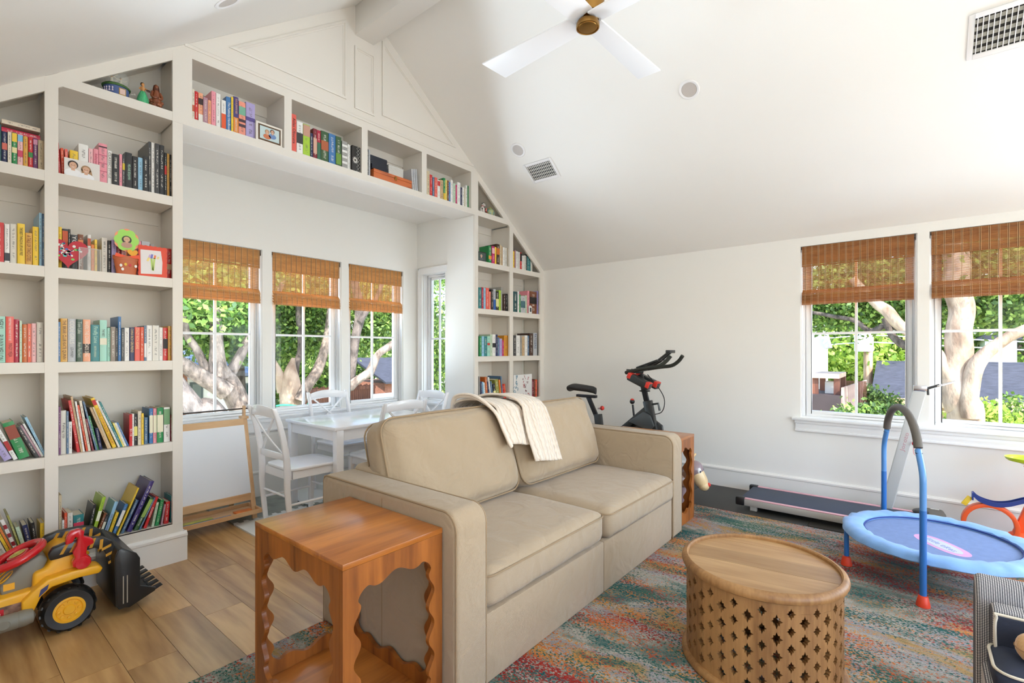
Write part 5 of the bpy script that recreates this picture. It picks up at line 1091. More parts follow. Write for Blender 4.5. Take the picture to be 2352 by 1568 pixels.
# triangular niche, left: snow globe, hula doll, carved figure
p = at(269, 215, Y=YF+.065)
t = thing('snow_globe', 'musical snow globe with two white dancers on a blue base, top left niche', 'snow globe', (p.x, YF+.085, SH[5]+.0006))
b = MB(); b.lathe([(0, 0), (.060, 0), (.062, .06), (.0, .062)], n=32, cap=False); b.build('base', ink((78, 98, 148)), t, smooth=True)
b = MB(); b.lathe([(.0, .06), (.068, .060), (.070, .068), (.062, .076), (.0, .078)], n=32, cap=False); b.build('green_rim', mat('holly_green', (66, 104, 48), .6, var=.4, vscale=90), t, smooth=True)
b = MB(); b.box(-.0, .034, -.0635, -.058, .008, .05); b.build('plaque', ink((176, 140, 70)), t); b = MB(); b.box(.004, .030, -.065, -.0632, .013, .045); b.build('plaque_panel', ink((220, 190, 180)), t)
for k in range(4): a = PI+.30+k*.26; b = MB(); b.lathe([(.006, .022), (.002, .036), (.005, .045), (.001, .05)], (.061*math.cos(a), .061*math.sin(a), 0), 6); b.build('dancer_relief', ink((220, 206, 220)), t)
b = MB(); b.ball((0, 0, .122), .062, 24, 16); b.build('glass_dome', mat('clear_glass', (235, 240, 235), .03, alpha=.14), t, smooth=True)
FIG = ink((232, 222, 204)); FS = ink((222, 180, 140))
for nm, dx, hh, lean in (('dancer', -.022, .10, .2), ('dancer', .022, .072, -.2)):
    b = MB(); b.lathe([(.004, .078), (.020, .088), (.008, .105), (.007, .118), (.003, .124)], (dx, 0, 0), 10, cap=False); b.tube([(dx, 0, .12), (dx+.018, 0, .130+lean*.05), (dx+.03, 0, .142+lean*.05)], .0022, 5); b.tube([(dx, 0, .12), (dx-.02, 0, .124), (dx-.032, 0, .128)], .0022, 5); f_ = b.build('dancer', FIG, t, smooth=True)
    b = MB(); b.ball((dx, 0, .130), .006, 8, 6); b.build('head', FS, f_, smooth=True); b = MB(); b.ball((dx, .002, .133), .006, 8, 6); b.build('hair', ink((70, 60, 40)), f_, smooth=True)
b = MB(); b.tube([(.068, -.02, .05), (.082, -.02, .055)], .002, 5); b.ball((.086, -.02, .055), .006, 8, 6); b.build('winding_key', ink((220, 214, 200)), t)
p = at(328, 230, Y=YF+.05)
t = thing('hula_doll', 'small hula dancer figurine in a green skirt, top left niche', 'figurine', (p.x, YF+.05, SH[5]+.0006))
b = MB(); b.lathe([(.0, 0), (.030, .0), (.032, .02), (.026, .05), (.015, .078), (.012, .084), (0, .086)], n=20, cap=False); b.build('grass_skirt', mat('skirt_green', (74, 176, 120), .6, var=.25, vscale=120, stretch=(1, 1, .1)), t, smooth=True)
b = MB(); b.lathe([(.010, .082), (.011, .092), (.014, .104), (.012, .110), (.005, .114), (.005, .120)], n=12, cap=False); b.tube([(-.012, 0, .106), (-.020, -.010, .094), (-.006, -.016, .088)], .0035, 6); b.tube([(.012, 0, .106), (.022, -.010, .098), (.014, -.018, .092)], .0035, 6); b.ball((0, 0, .127), (.009, .009, .011), 10, 8); b.build('body', ink((200, 142, 84)), t, smooth=True)
b = MB(); b.ball((-.001, .004, .130), (.011, .010, .012), 10, 8); b.build('hair', ink((40, 28, 20)), t, smooth=True); b = MB(); b.ball((.024, -.02, .090), (.012, .004, .007), 10, 6); b.build('ukulele', ink((56, 30, 22)), t, smooth=True)
p = at(359, 240, Y=YF+.045); CARV = wood('carved_wood', (176, 104, 60), (110, 54, 28), axis=2, scale=16, rough=.4, bands=4, coat=.2)
t = thing('carved_figure', 'carved brown wooden robed figure seated on rocks, top left niche', 'figurine', (p.x, YF+.045, SH[5]+.0006))
b = MB(); rs5 = random.Random(4)
for k in range(16): a = 2*PI*k/16; b.ball((.028*math.cos(a)*rs5.uniform(.6, 1.1), .022*math.sin(a), .012+rs5.uniform(0, .022)), rs5.uniform(.010, .015), 8, 6)
b.build('rock_base', CARV, t, smooth=True)
b = MB(); b.lathe([(.024, .018), (.026, .05), (.021, .08), (.018, .105), (.010, .118), (.009, .124)], n=16, cap=False); b.build('robe', CARV, t, smooth=True)
for s in (-1, 1): b = MB(); b.tube(smooth_path([(s*.018, 0, .105), (s*.027, -.008, .078), (s*.018, -.020, .062), (s*.004, -.024, .064)], 4), [.008]*13, 8); b.build('sleeve', CARV, t, smooth=True); b = MB(); b.ball((s*.028, -.004, .044), .011, 8, 6); b.build('knee', CARV, t, smooth=True)
b = MB(); b.ball((0, -.004, .136), (.011, .011, .014), 12, 10); b.build('head', CARV, t, smooth=True); b = MB(); b.lathe([(.019, .112), (.017, .130), (.014, .146), (.004, .155), (0, .156)], (0, .004, 0), 14, cap=False); b.build('hood', mat('dark_carving', (88, 44, 26), .5), t, smooth=True)
# triangular niche, right: spotted dog and globe teapot
p = at(1109, 483, Y=YF+.05); t = thing('dog_figurine', 'spotted black and white dog figurine with a red collar, right niche', 'figurine', (p.x, YF+.06, SH[5]+.0006))
WC = ink((228, 220, 214)); BC = ink((34, 30, 30))
b = MB(); b.ball((-.006, .01, .035), (.022, .028, .036), 12, 8); b.ball((-.004, -.008, .062), (.015, .016, .028), 12, 8); b.ball((.002, -.012, .100), (.018, .020, .017), 12, 8); b.ball((.016, -.022, .094), (.012, .011, .009), 10, 6); b.tube([(-.008, -.022, .06), (-.008, -.026, .004)], .006, 8); b.tube([(.006, -.02, .06), (.008, -.024, .004)], .006, 8); b.build('body', WC, t, smooth=True)
for c, r_ in (((-.014, -.015, .108), .008), ((.028, -.026, .098), .005), ((-.018, -.018, .05), .006), ((.004, -.022, .118), .005), ((-.004, -.03, .096), .004)): b = MB(); b.ball(c, r_, 8, 6); b.build('spot', BC, t, smooth=True)
b = MB(); b.tube([(.014*math.cos(a)-.001, -.008+.014*math.sin(a), .083) for a in [2*PI*k/12 for k in range(12)]], .003, 5, closed=True); b.build('collar', ink((190, 36, 40)), t)
b = MB(); b.tube([(.03, -.03, .03), (.036, -.03, .065)], [.010, .005], 8); b.build('pink_hydrant', ink((214, 120, 118)), t, smooth=True)
p = at(1124, 483, Y=YF+.07); t = thing('globe_teapot', 'teapot painted as a blue and green globe, right niche', 'teapot', (p.x+.02, YF+.08, SH[5]+.0006))
b = MB(); b.lathe([(0, 0), (.028, 0), (.030, .006), (.046, .02), (.054, .045), (.048, .072), (.030, .088), (.026, .09)], n=28, cap=False); b.build('pot_body', mat('globe_paint', (84, 150, 170), .25, var=.2, vscale=22, col2=(206, 196, 100), coat=.5), t, smooth=True)
b = MB(); b.lathe([(.027, .088), (.024, .096), (.006, .102), (.008, .11), (.0, .113)], n=20, cap=False); b.build('lid', mat('lid_paint', (190, 186, 90), .3, coat=.5), t, smooth=True)
b = MB(); b.tube(smooth_path([(.048, 0, .070), (.078, 0, .066), (.078, 0, .034), (.046, 0, .022)], 5), .005, 8); b.build('handle', ink((214, 206, 160)), t, smooth=True); b = MB(); b.tube(smooth_path([(-.04, 0, .035), (-.066, 0, .05), (-.078, 0, .08)], 5), [.012]*6+[.01, .009, .008, .007, .006], 8); b.build('spout', ink((140, 70, 50)), t, smooth=True)
# ================================================================== TRAMPOLINE
BLF = mat('pad_blue', (126, 172, 226), .55, var=.10, vscale=7, bump=.5, bscale=14, sheen=.2); BLT = mat('tube_blue', (36, 104, 176), .35, coat=.2); BL2 = mat('tube_blue_light', (84, 140, 200), .35, coat=.2)
MESHM = mat('jump_mat', (118, 140, 184), .8, bump=.2, bscale=600, var=.05, vscale=30); FOAM = mat('foam_grip', (96, 90, 82), .7); REDP = mat('red_foot', (214, 62, 30), .45)
t = thing('toddler_trampoline', 'blue toddler trampoline with a grey foam handlebar and red feet', 'trampoline', (3.81, -.117, .0125)); R = .463; zt = .25
b = MB(); b.lathe([(0, zt-.022), (.352, zt-.022)], n=64, cap=False); b.lathe([(0, zt-.026), (.352, zt-.026)], n=64, cap=False); b.build('jumping_mat', MESHM, t)
b = MB(); n = 72; V = []; prof = [(.354, -.018), (.357, -.003), (.380, .006), (.42, .006), (.452, .0), (.463, -.012), (.466, -.032), (.455, -.040), (.40, -.040), (.356, -.03)]
rs6 = random.Random(5)
for (r_, dz) in prof:
    for k in range(n):
        a = 2*PI*k/n; wv = .004*math.sin(k*1.9)+.003*math.sin(k*3.7+1); sag = -.006*max(0, math.sin(a*3+1)) if r_ > .45 else 0
        V.append(((r_+(wv if r_ > .40 else 0))*math.cos(a), (r_+(wv if r_ > .40 else 0))*math.sin(a), zt+dz+wv*.7+sag))
m = len(prof); F = [(i*n+k, i*n+(k+1) % n, ((i+1) % m)*n+(k+1) % n, ((i+1) % m)*n+k) for i in range(m) for k in range(n)]
b.add(V, F); b.build('edge_pad', BLF, t, smooth=True)
b = MB(); b.tube([(.351*math.cos(2*PI*k/64), .351*math.sin(2*PI*k/64), zt-.012) for k in range(64)], .004, 6, closed=True); b.build('pad_binding', mat('binding', (30, 52, 130), .6), t, smooth=True)
LA = [171.2, 106.5, 41.5, 351, 290, 231]
for a in LA:
    if a in (171.2, 41.5): continue
    x, y = .452*math.cos(math.radians(a)), .452*math.sin(math.radians(a))
    b = MB(); b.tube([(x, y, .0), (x, y, zt-.03)], .0135, 12); b.build('leg', BLT, t, smooth=True)
    b = MB(); b.lathe([(.0, 0), (.031, 0), (.030, .012), (.021, .052), (.014, .056)], (x, y, .0), 20); b.build('foot', REDP, t, smooth=True)
HA = Vector((3.34-3.81, -.045+.117)); HB = Vector((4.262-3.81, .151+.117))
def hb(tt, z): p = HA+(HB-HA)*tt; return (p.x, p.y, z)
for tt, nm in ((0., 'handle_post'), (1., 'handle_post')):
    s = 1 if tt == 0 else -1
    b = MB(); b.tube([hb(tt, 0), hb(tt, .50)], .0155, 12); b.build('leg', BLT, t, smooth=True)
    b = MB(); b.lathe([(.0, 0), (.031, 0), (.030, .012), (.021, .052), (.016, .056)], hb(tt, 0), 20); b.build('foot', REDP, t, smooth=True)
    b = MB(); b.tube([hb(tt, .49)]+smooth_path([hb(tt, .62), hb(tt+s*.004, .67), hb(tt+s*.03, .72), hb(tt+s*.10, .80)], 4), .0150, 12); b.build('handle_post', BL2, t, smooth=True)
    b = MB(); b.lathe([(.0165, -.002), (.0165, .002)], (0, 0, 0), 12); p = hb(tt+s*.085, .785); b.build('joint_ring', BLACKP, t, loc=p)
b = MB(); P = [hb(.5+.42*math.sin(a), .79+.205*math.cos(a)**1.0) for a in np.linspace(-1.35, 1.35, 15)]
P = [hb(.5+.40*math.sin(a)*1.02, .78+.21*math.cos(a)) for a in np.linspace(-1.42, 1.42, 17)]
b.tube(P, .0205, 12); b.build('foam_grip', FOAM, t, smooth=True)
# oval badge on the mat
lb = thing('unused', None, None) if False else None
b = MB(); ax = math.radians(-25)
def oval(rx, ry, z): return [(rx*math.cos(a), ry*math.sin(a)) for a in [2*PI*k/36 for k in range(36)]]
o = MB().prism([(math.copysign(abs(math.cos(a))**.7, math.cos(a))*.165, math.copysign(abs(math.sin(a))**.9, math.sin(a))*.070) for a in [2*PI*k/40 for k in range(40)]], zt-.0218, zt-.0212, 'z').build('logo_oval', mat('logo_pink', (214, 160, 200), .7), t, loc=(-.105, -.013, 0), rot=(0, 0, math.radians(218)))
MB().prism([(math.cos(a)*.128, math.sin(a)*.048) for a in [2*PI*k/40 for k in range(40)]], zt-.0212, zt-.0206, 'z').build('logo_field', mat('logo_grey', (196, 200, 216), .7), o)
text('little tikes', 'logo_lettering', mat('logo_blue', (130, 150, 196), .7), o, (0, 0, zt-.0202), (0, 0, 0), width=.19, height=.036)
# ================================================================== TREADMILL
t = thing('walking_treadmill', 'slim black and silver walking treadmill on the gym mat by the right wall', 'treadmill', (0, 0, .0095))
SIL = mat('silver_rail', (192, 190, 184), .4, .3); PKR = mat('pink_rail', (226, 172, 184), .4); BELT = mat('running_belt', (58, 68, 88), .6, bump=.15, bscale=500)
b = MB(); b.box(4.47, 4.87, -.02, 1.13, .078, .092); b.build('running_belt', BELT, t, bevel=.006)
b = MB(); b.box(4.46, 4.88, -.02, 1.10, .045, .076); b.build('deck', BLACKP, t)
for x0, x1 in ((4.42, 4.463), (4.877, 4.92)):
    b = MB(); b.box(x0, x1, -.05, 1.10, .035, .088); b.build('side_rail', SIL, t, bevel=.004); b = MB(); b.box(x0+.003, x1-.003, -.05, 1.10, .0885, .095); b.build('foot_rail', PKR, t, bevel=.002)
    b = MB(); b.box(x0-.004, x1+.008, 1.09, 1.165, .030, .100); b.build('end_cap', BLACKP, t, bevel=.012)
for x in (4.43, 4.875):
    for y in (.20, 1.0): b = MB(); b.box(x, x+.035, y, y+.05, 0, .036); b.build('foot', SIL, t)
b = MB(); b.prism([(-.20, .02), (-.02, .02), (-.02, .10), (-.06, .125), (-.18, .125), (-.20, .09)], 4.42, 4.965, 'x'); b.build('motor_cover', mat('motor_grey', (96, 92, 84), .45), t, bevel=.012)
b = MB(); b.ball((4.80, -.05, .125), (.07, .05, .018), 16, 8); b.build('cover_dome', BLACKP, t, smooth=True); b = MB(); b.box(4.93, 4.945, -.16, -.11, .125, .1275); b.build('sticker', ink((220, 220, 220)), t)
UX = 4.90
b = MB(); A = Vector((UX, .17, .04)); C = Vector((4.76, -.045, 1.04)); b.beam(A, C, .078, .03, up=(1, .0, .0)); mast = b.build('upright_mast', mat('mast_white', (206, 208, 206), .35, coat=.2), t, bevel=.008, bseg=3)
d = (C-A).normalized()
b = MB(); b.box(-.015, .015, -.04, .04, -.012, .03); b.build('mast_top', CHROME, t, bevel=.004, loc=C+d*.01)
b = MB(); b.tube([C+d*.02, C+Vector((.0, -.05, .02)), C+Vector((.05, -.20, .075))], .006, 8); b.build('folded_handle', CHROME, t, smooth=True)
b = MB(); b.tube([C+Vector((.0, -.045, .018)), C+Vector((.025, -.11, .043))], .010, 8); b.tube([C+Vector((0, -.045, .02)), C+Vector((0, -.048, -.03))], .008, 6); tag(b.build('clamp', BLACKP, t, smooth=True), kind='stuff')
mid = A+(C-A)*.60; nx_ = d.cross(Vector((1, 0, 0))).normalized()
b = MB(); P = [mid+Vector((-.03, -.048+.012*math.sin(a)-.012, -.02-.035+.035*math.cos(a))) for a in np.linspace(0, 2*PI, 14)[:-1]]; b.tube(P, .0016, 5, closed=True); b.build('safety_cord', ink((220, 60, 90)), t)
b = MB(); b.ball(mid+Vector((-.03, -.055, -.005)), (.012, .016, .016), 10, 8); b.build('safety_clip', ink((206, 40, 70)), t, smooth=True)
o = text('Joroto', 'mast_lettering', ink((206, 160, 166)), t, (0, 0, 0), (0, 0, 0), width=.17, height=.035)
q = A+(C-A)*.60; zx = d; yx = Vector((-1, 0, 0)); yx = (yx-zx*yx.dot(zx)).normalized(); side = zx.cross(yx)
# lettering runs up the face of the mast that looks into the room
nrm = Vector((-1, 0, 0)); nrm = (nrm-d*nrm.dot(d)).normalized(); up = nrm.cross(d)
M = Matrix((d, up, nrm)).transposed().to_4x4(); M.translation = q+nrm*.0165; o.matrix_local = M
# ================================================================== EXERCISE BIKE
BG = mat('bike_black', (40, 42, 42), .38, coat=.2); BKR = mat('bike_red', (214, 56, 44), .4)
t = thing('exercise_bike', 'black exercise bike with red dumbbell holders behind the sofa', 'exercise bike', (4.62, 0, .0095))
def T(nm, P, r, m=BG, n=10, **k): b = MB(); b.tube(P, r, n, **k); return b.build(nm, m, t, smooth=True)
T('rear_stabiliser', [(-.25, 2.78, .03), (.25, 2.78, .03)], .03); T('front_stabiliser', [(-.25, 1.86, .03), (.25, 1.86, .03)], .03)
b = MB(); b.beam((0, 2.78, .05), (0, 1.86, .07), .05, .07); b.build('base_beam', BG, t, bevel=.006)
b = MB(); b.beam((0, 2.52, .08), (0, 2.60, .66), .05, .08, up=(0, 1, 0)); b.build('seat_tube', BG, t, bevel=.006)
b = MB(); b.beam((0, 2.60, .60), (0, 2.72, .84), .03, .045, up=(0, 1, 0)); b.build('seat_post', DARKM, t, bevel=.004)
b = MB(); b.beam((0, 2.62, .845), (0, 2.86, .845), .05, .03); b.build('seat_slider', DARKM, t, bevel=.004)
V = MB(); P = []
sad = [(2.945, .085, .93), (2.90, .115, .945), (2.82, .095, .940), (2.74, .045, .935), (2.66, .030, .925), (2.625, .018, .912)]
vs = []; n = 16
for (y, wd, z) in sad:
    for k in range(n):
        a = 2*PI*k/n; vs.append((wd*math.cos(a), y, z+(.030 if math.sin(a) > 0 else .045)*math.sin(a)))
fs = [(i*n+k, i*n+(k+1) % n, (i+1)*n+(k+1) % n, (i+1)*n+k) for i in range(len(sad)-1) for k in range(n)]+[tuple(range(n)), tuple(range((len(sad)-1)*n, len(sad)*n))]
V.add(vs, fs); V.build('saddle', mat('saddle_black', (44, 42, 42), .55, bump=.3, bscale=30), t, smooth=True)
b = MB(); b.beam((0, 2.40, .45), (0, 2.02, .78), .045, .06, up=(0, 1, 0)); b.beam((0, 2.56, .40), (0, 2.36, .49), .045, .06); tag(b.build('diagonal_frame', BG, t, bevel=.006), kind=None)
b = MB(); b.beam((0, 1.88, .08), (0, 2.04, .84), .055, .085, up=(0, 1, 0)); b.build('front_tube', BG, t, bevel=.006)
b = MB(); b.lathe([(.225, -.02), (.235, -.015), (.235, .015), (.225, .02), (.10, .012), (.06, .02), (.02, .02)], (0, 2.02, .34), 48, 'x'); b.build('flywheel', mat('flywheel', (70, 72, 74), .25, .8), t, smooth=True)
b = MB(); b.prism([(2.62, .30), (2.55, .47), (2.02, .68), (1.90, .60), (1.88, .40), (2.2, .27)], .028, .055, 'x'); b.build('chain_guard', BG, t, bevel=.008)
b = MB(); b.prism([(2.22, .62), (2.06, .735), (1.99, .70), (1.95, .60), (2.0, .55)], -.06, -.03, 'x'); b.build('flywheel_cover', mat('cover_grey', (70, 74, 76), .3), t, bevel=.008)
for s, y, z in ((1, 2.46, .22), (-1, 2.30, .46)):
    b = MB(); b.beam((s*.075, 2.38, .34), (s*.075, y, z), .02, .03, up=(1, 0, 0)); b.build('crank', DARKM, t); b = MB(); b.box(s*.09-.0 if s > 0 else -.17, s*.17 if s > 0 else -.09, y-.04, y+.04, z-.012, z+.012); b.build('pedal', BG, t, bevel=.003)
T('adjust_knob_rod', [(0, 2.60, .72), (0, 2.565, .725)], .008, CHROME); b = MB(); b.ball((0, 2.55, .728), .024, 14, 10); b.build('seat_knob', BKR, t, smooth=True)
b = MB(); b.lathe([(.0245, -.004), (.0245, .004)], (0, 2.55, .728), 14, 'y'); b.build('knob_band', BLACKP, t)
T('resistance_rod', [(0, 2.185, .66), (0, 2.20, .79)], .010, DARKM); b = MB(); b.ball((0, 2.205, .82), .026, 14, 10); b.build('resistance_knob', BLACKP, t, smooth=True); b = MB(); b.ball((0, 2.205, .836), (.020, .020, .016), 12, 8); b.build('knob_top', BKR, t, smooth=True)
b = MB(); b.beam((0, 2.04, .80), (0, 2.115, 1.10), .034, .05, up=(0, 1, 0)); b.build('handlebar_stem', DARKM, t, bevel=.004)
T('stem_lever', [(0, 2.02, .80), (0, 1.93, .82), (0, 1.915, .75)], .011)
b = MB(); b.lathe([(.05, 0), (.055, .006), (.05, .012)], (0, 2.07, .93), 16); b.build('stem_collar', BG, t)
for k, (dx, dy) in enumerate(((-.10, .0), (.07, -.02))):
    A = Vector((dx, 2.19+dy*.4, 1.085)); C = Vector((dx-.02*k, 1.97+dy, .985)); b = MB(); b.beam(A, C, .085, .075, up=(0, 0, 1)); h = b.build('dumbbell_holder', BG, t, bevel=.014, bseg=3)
    b = MB(); b.beam(A+Vector((0, .004, .012)), A+(C-A)*.18+Vector((0, 0, .012)), .088, .058); b.build('holder_red_end', BKR, h, bevel=.008); b = MB(); b.beam(A+(C-A)*.84+Vector((0, 0, .010)), C+Vector((0, -.003, .010)), .088, .06); b.build('holder_red_end', BKR, h, bevel=.008)
GRIP = mat('bar_grip', (46, 48, 42), .75)
T('handlebar_base', [(-.06, 2.24, 1.135), (0, 2.10, 1.125), (.06, 2.24, 1.135)], .018)
for s in (-1, 1):
    T('handle_grip', smooth_path([(s*.05, 2.25, 1.115), (s*.10, 2.10, 1.150), (s*.15, 1.96, 1.175), (s*.17, 1.86, 1.19), (s*.165, 1.79, 1.235), (s*.155, 1.745, 1.29)], 5), .0185, GRIP, 12)
T('cross_bar', [(-.11, 2.09, 1.15), (.11, 2.09, 1.15)], .016)
b = MB(); b.beam((0, 2.12, 1.17), (0, 1.90, 1.25), .20, .012); b.build('tablet_tray', BG, t, bevel=.005)
for s in (-.05, .05): T('tablet_arm', [(s, 2.06, 1.16), (s, 1.93, 1.23), (s*.6, 1.80, 1.335)], .011)
b = MB(); b.box(-.07, .07, 1.785, 1.83, 1.315, 1.345); b.build('tablet_clamp', BG, t, bevel=.006)
T('cable', smooth_path([(.02, 2.05, 1.10), (.04, 1.95, .98), (.03, 1.88, .86), (.02, 1.90, .74), (.01, 2.0, .70)], 6), .0045, BLACKP, 6)
# ================================================================== REINDEER RIDE-ON
t = thing('reindeer_hopper', 'inflatable brown reindeer hopper with red nose behind the far side table', 'toy', (4.305, 1.50, .0095), -PI/2+.1)
BRN = mat('reindeer_brown', (124, 92, 74), .35, coat=.3); TANM = mat('reindeer_tan', (226, 198, 150), .35, coat=.3); MV = mat('reindeer_mauve', (142, 122, 126), .35, coat=.3)
b = MB(); b.ball((-.16, 0, .20), (.16, .10, .10), 20, 14); b.build('body', BRN, t, smooth=True)
for x, y in ((-.06, .06), (-.06, -.06), (-.25, .06), (-.25, -.06)): b = MB(); b.tube([(x, y, .15), (x*1.05, y*1.15, .06), (x*1.08, y*1.2, .0)], [.045, .036, .034], 12); b.build('leg', MV, t, smooth=True)
b = MB(); b.tube([(-.05, 0, .24), (.0, 0, .30)], [.06, .065], 14); b.build('neck', BRN, t, smooth=True)
h = MB(); h.ball((.03, 0, .30), (.075, .07, .08), 18, 12); h = h.build('head', MV, t, smooth=True)
b = MB(); b.tube([(.05, 0, .27), (.09, 0, .20), (.11, 0, .165)], [.062, .056, .040], 16); b.ball((.108, 0, .172), (.046, .046, .044), 14, 10); b.build('muzzle', TANM, h, smooth=True)
b = MB(); b.ball((.148, 0, .185), .017, 12, 8); b.build('nose', BKR, h, smooth=True)
for s in (-1, 1):
    b = MB(); b.ball((.075, s*.042, .305), (.020, .018, .026), 12, 8); b.build('eye_white', ink((240, 240, 240)), h, smooth=True); b = MB(); b.ball((.090, s*.050, .300), (.008, .008, .010), 8, 6); b.build('pupil', ink((50, 60, 90)), h, smooth=True)
    b = MB(); b.tube([(.0, s*.05, .35), (-.01, s*.09, .385)], [.026, .012], 10); b.build('ear', MV, h, smooth=True)
    b = MB(); b.tube([(.01, s*.025, .37), (.0, s*.035, .43)], [.016, .012], 8); b.tube([(.005, s*.03, .40), (.03, s*.05, .43)], [.012, .009], 8); tag(b.build('antler', TANM, h, smooth=True), kind=None)
# ================================================================== TRACK TOY
ORG = mat('toy_orange', (244, 96, 44), .4); BLU = mat('toy_blue', (38, 60, 132), .4)
t = thing('toy_track_tower', 'orange and blue toy car track tower with lime dish by the right wall', 'toy', (4.78, -.42, .0095))
b = MB(); b.lathe([(.0, 0), (.10, .0), (.095, .035), (.055, .085), (.03, .10)], (0, -.15, 0), 24); b.build('base', ORG, t, smooth=True)
P = [(-.02, -.0+.135*math.cos(a), .125+.135*math.sin(a)) for a in np.linspace(-.85, PI+.55, 26)]
b = MB(); 
for q in (-1,):
    V = []; n = len(P)
    for k, p in enumerate(P):
        a = np.linspace(-.85, PI+.55, 26)[k]; c_, s_ = math.cos(a), math.sin(a)
        for dr, dx in ((-.013, -.035), (.013, -.035), (.013, .035), (-.013, .035)): V.append((p[0]+dx, p[1]+dr*c_, p[2]+dr*s_))
    F = [(0, 1, 2, 3), (4*n-1, 4*n-2, 4*n-3, 4*n-4)]+[(4*k+i, 4*k+(i+1) % 4, 4*k+4+(i+1) % 4, 4*k+4+i) for k in range(n-1) for i in range(4)]
    b.add(V, F)
b.build('loop', ORG, t, bevel=.003)
b = MB(); b.box(-.06, .03, .13, .19, .0, .045); b.build('launcher', ORG, t, bevel=.006)
b = MB(); b.beam((0, -.13, .06), (.02, -.27, .50), .05, .05, up=(1, 0, 0)); b.build('tower_post', ORG, t, bevel=.008)
b = MB(); b.tube([(.02, -.27, .48), (.02, -.18, .56)], .016, 8); b.build('dish_arm', ORG, t, smooth=True)
b = MB(); TP = smooth_path([(-.03, .085, .322), (-.03, .05, .290), (-.03, -.02, .272), (-.03, -.09, .285), (-.03, -.17, .325), (-.03, -.28, .365), (-.03, -.38, .38)], 5)
V = []; n = len(TP)
for p in TP:
    for dx, dz in ((-.03, .018), (-.025, .018), (-.025, -.006), (.025, -.006), (.025, .018), (.03, .018), (.03, -.012), (-.03, -.012)): V.append((p.x+dx, p.y, p.z+dz))
F = [tuple(range(8)), tuple(range(8*n-1, 8*n-9, -1))]+[(8*k+i, 8*k+(i+1) % 8, 8*k+8+(i+1) % 8, 8*k+8+i) for k in range(n-1) for i in range(8)]
b.add(V, F); b.build('blue_track', BLU, t)
b = MB(); b.box(-.06, .0, .084, .092, .285, .335); b.build('track_gate', BLU, t); b = MB(); b.beam((-.03, .10, .30), (-.03, .135, .24), .03, .02, up=(1, 0, 0)); b.build('yellow_lever', ink((244, 206, 60)), t, bevel=.003)
b = MB(); b.lathe([(.0, -.008), (.03, -.008), (.05, 0), (.100, .012), (.112, .034), (.116, .036), (.108, .018), (.05, .006), (0, .004)], (.0, -.19, .575), 36, cap=False); b.build('lime_dish', mat('lime_plastic', (200, 222, 50), .35, coat=.2), t, smooth=True)
b = MB(); b.tube(smooth_path([(.06, -.15, .006), (.12, -.22, .006), (.14, -.4, .006), (.2, -.6, .006)], 5), .004, 6); b.build('power_cord', BLACKP, t, smooth=True)
# ================================================================== GINGHAM KIDS CHAIR
def gingham():
    m = bpy.data.materials.new('gingham'); m.use_nodes = True; N = m.node_tree; B = N.nodes['Principled BSDF']; L = N.links
    tc = N.nodes.new('ShaderNodeTexCoord'); sp = N.nodes.new('ShaderNodeSeparateXYZ'); L.new(tc.outputs['Object'], sp.inputs[0])
    def M(op, a, b=None, v=None):
        x = N.nodes.new('ShaderNodeMath'); x.operation = op; L.new(a, x.inputs[0])
        if b is not None: L.new(b, x.inputs[1])
        elif v is not None: x.inputs[1].default_value = v
        return x.outputs[0]
    def st(s): return M('GREATER_THAN', M('FRACT', M('MULTIPLY', s, v=1/.0062)), v=.5)
    a = st(sp.outputs[1]); c = st(M('ADD', sp.outputs[2], sp.outputs[0])); s = M('MULTIPLY', M('ADD', a, c), v=.5)
    r = N.nodes.new('ShaderNodeValToRGB'); r.color_ramp.elements[0].color = lin((30, 32, 42)); r.color_ramp.elements[1].color = lin((236, 232, 226)); e = r.color_ramp.elements.new(.5); e.color = lin((120, 118, 120)); L.new(s, r.inputs[0])
    L.new(r.outputs[0], B.inputs['Base Color']); B.inputs['Roughness'].default_value = .85; return m
GIN = gingham(); NAVY = mat('navy_canvas', (40, 46, 62), .8, bump=.3, bscale=20, var=.1, vscale=6); PIP = mat('cream_piping', (214, 204, 182), .7)
t = thing('kids_armchair', 'small gingham kids armchair with navy cushions at the lower right corner', 'armchair', (2.30, -.185, .0125))
# faces -x; extends to -y
b = MB(); b.prism([(.20, .02), (.34, .02), (.335, .40), (.315, .47), (.285, .487), (.25, .47), (.215, .40)], -.50, .0, 'y'); b.build('back_rest', GIN, t, bevel=.022, bseg=4, angle=70)
b = MB(); b.prism([(.0, .02), (.22, .02), (.22, .19), (.0, .17)], -.485, -.015, 'y'); b.build('seat_base', GIN, t, bevel=.015, bseg=3, angle=70)
b = MB(); b.prism([(.13, .20), (.205, .20), (.200, .415), (.17, .428), (.12, .42)], -.49, -.035, 'y'); bc = b.build('back_cushion', GIN, t, bevel=.012, bseg=3, angle=70)
b = MB(); b.prism([(.112, .20), (.128, .20), (.118, .412), (.10, .408)], -.485, -.045, 'y'); b.build('navy_panel', NAVY, bc, bevel=.006)
b = MB(); b.tube(smooth_path([(.112, -.050, .20), (.105, -.042, .30), (.104, -.044, .40), (.106, -.08, .412), (.106, -.47, .412)], 5), .005, 6); b.build('piping', PIP, bc, smooth=True)
c = cushion('seat_cushion', NAVY, .22, .46, .09, .03, .012, t, n=10, wob=.002); c.location = (.035, -.255, .255)
b = MB(); b.tube([(px, py, .036) for px, py in rrect(.222, .462, .05)], .005, 6, closed=True); b.build('piping', PIP, c, smooth=True)
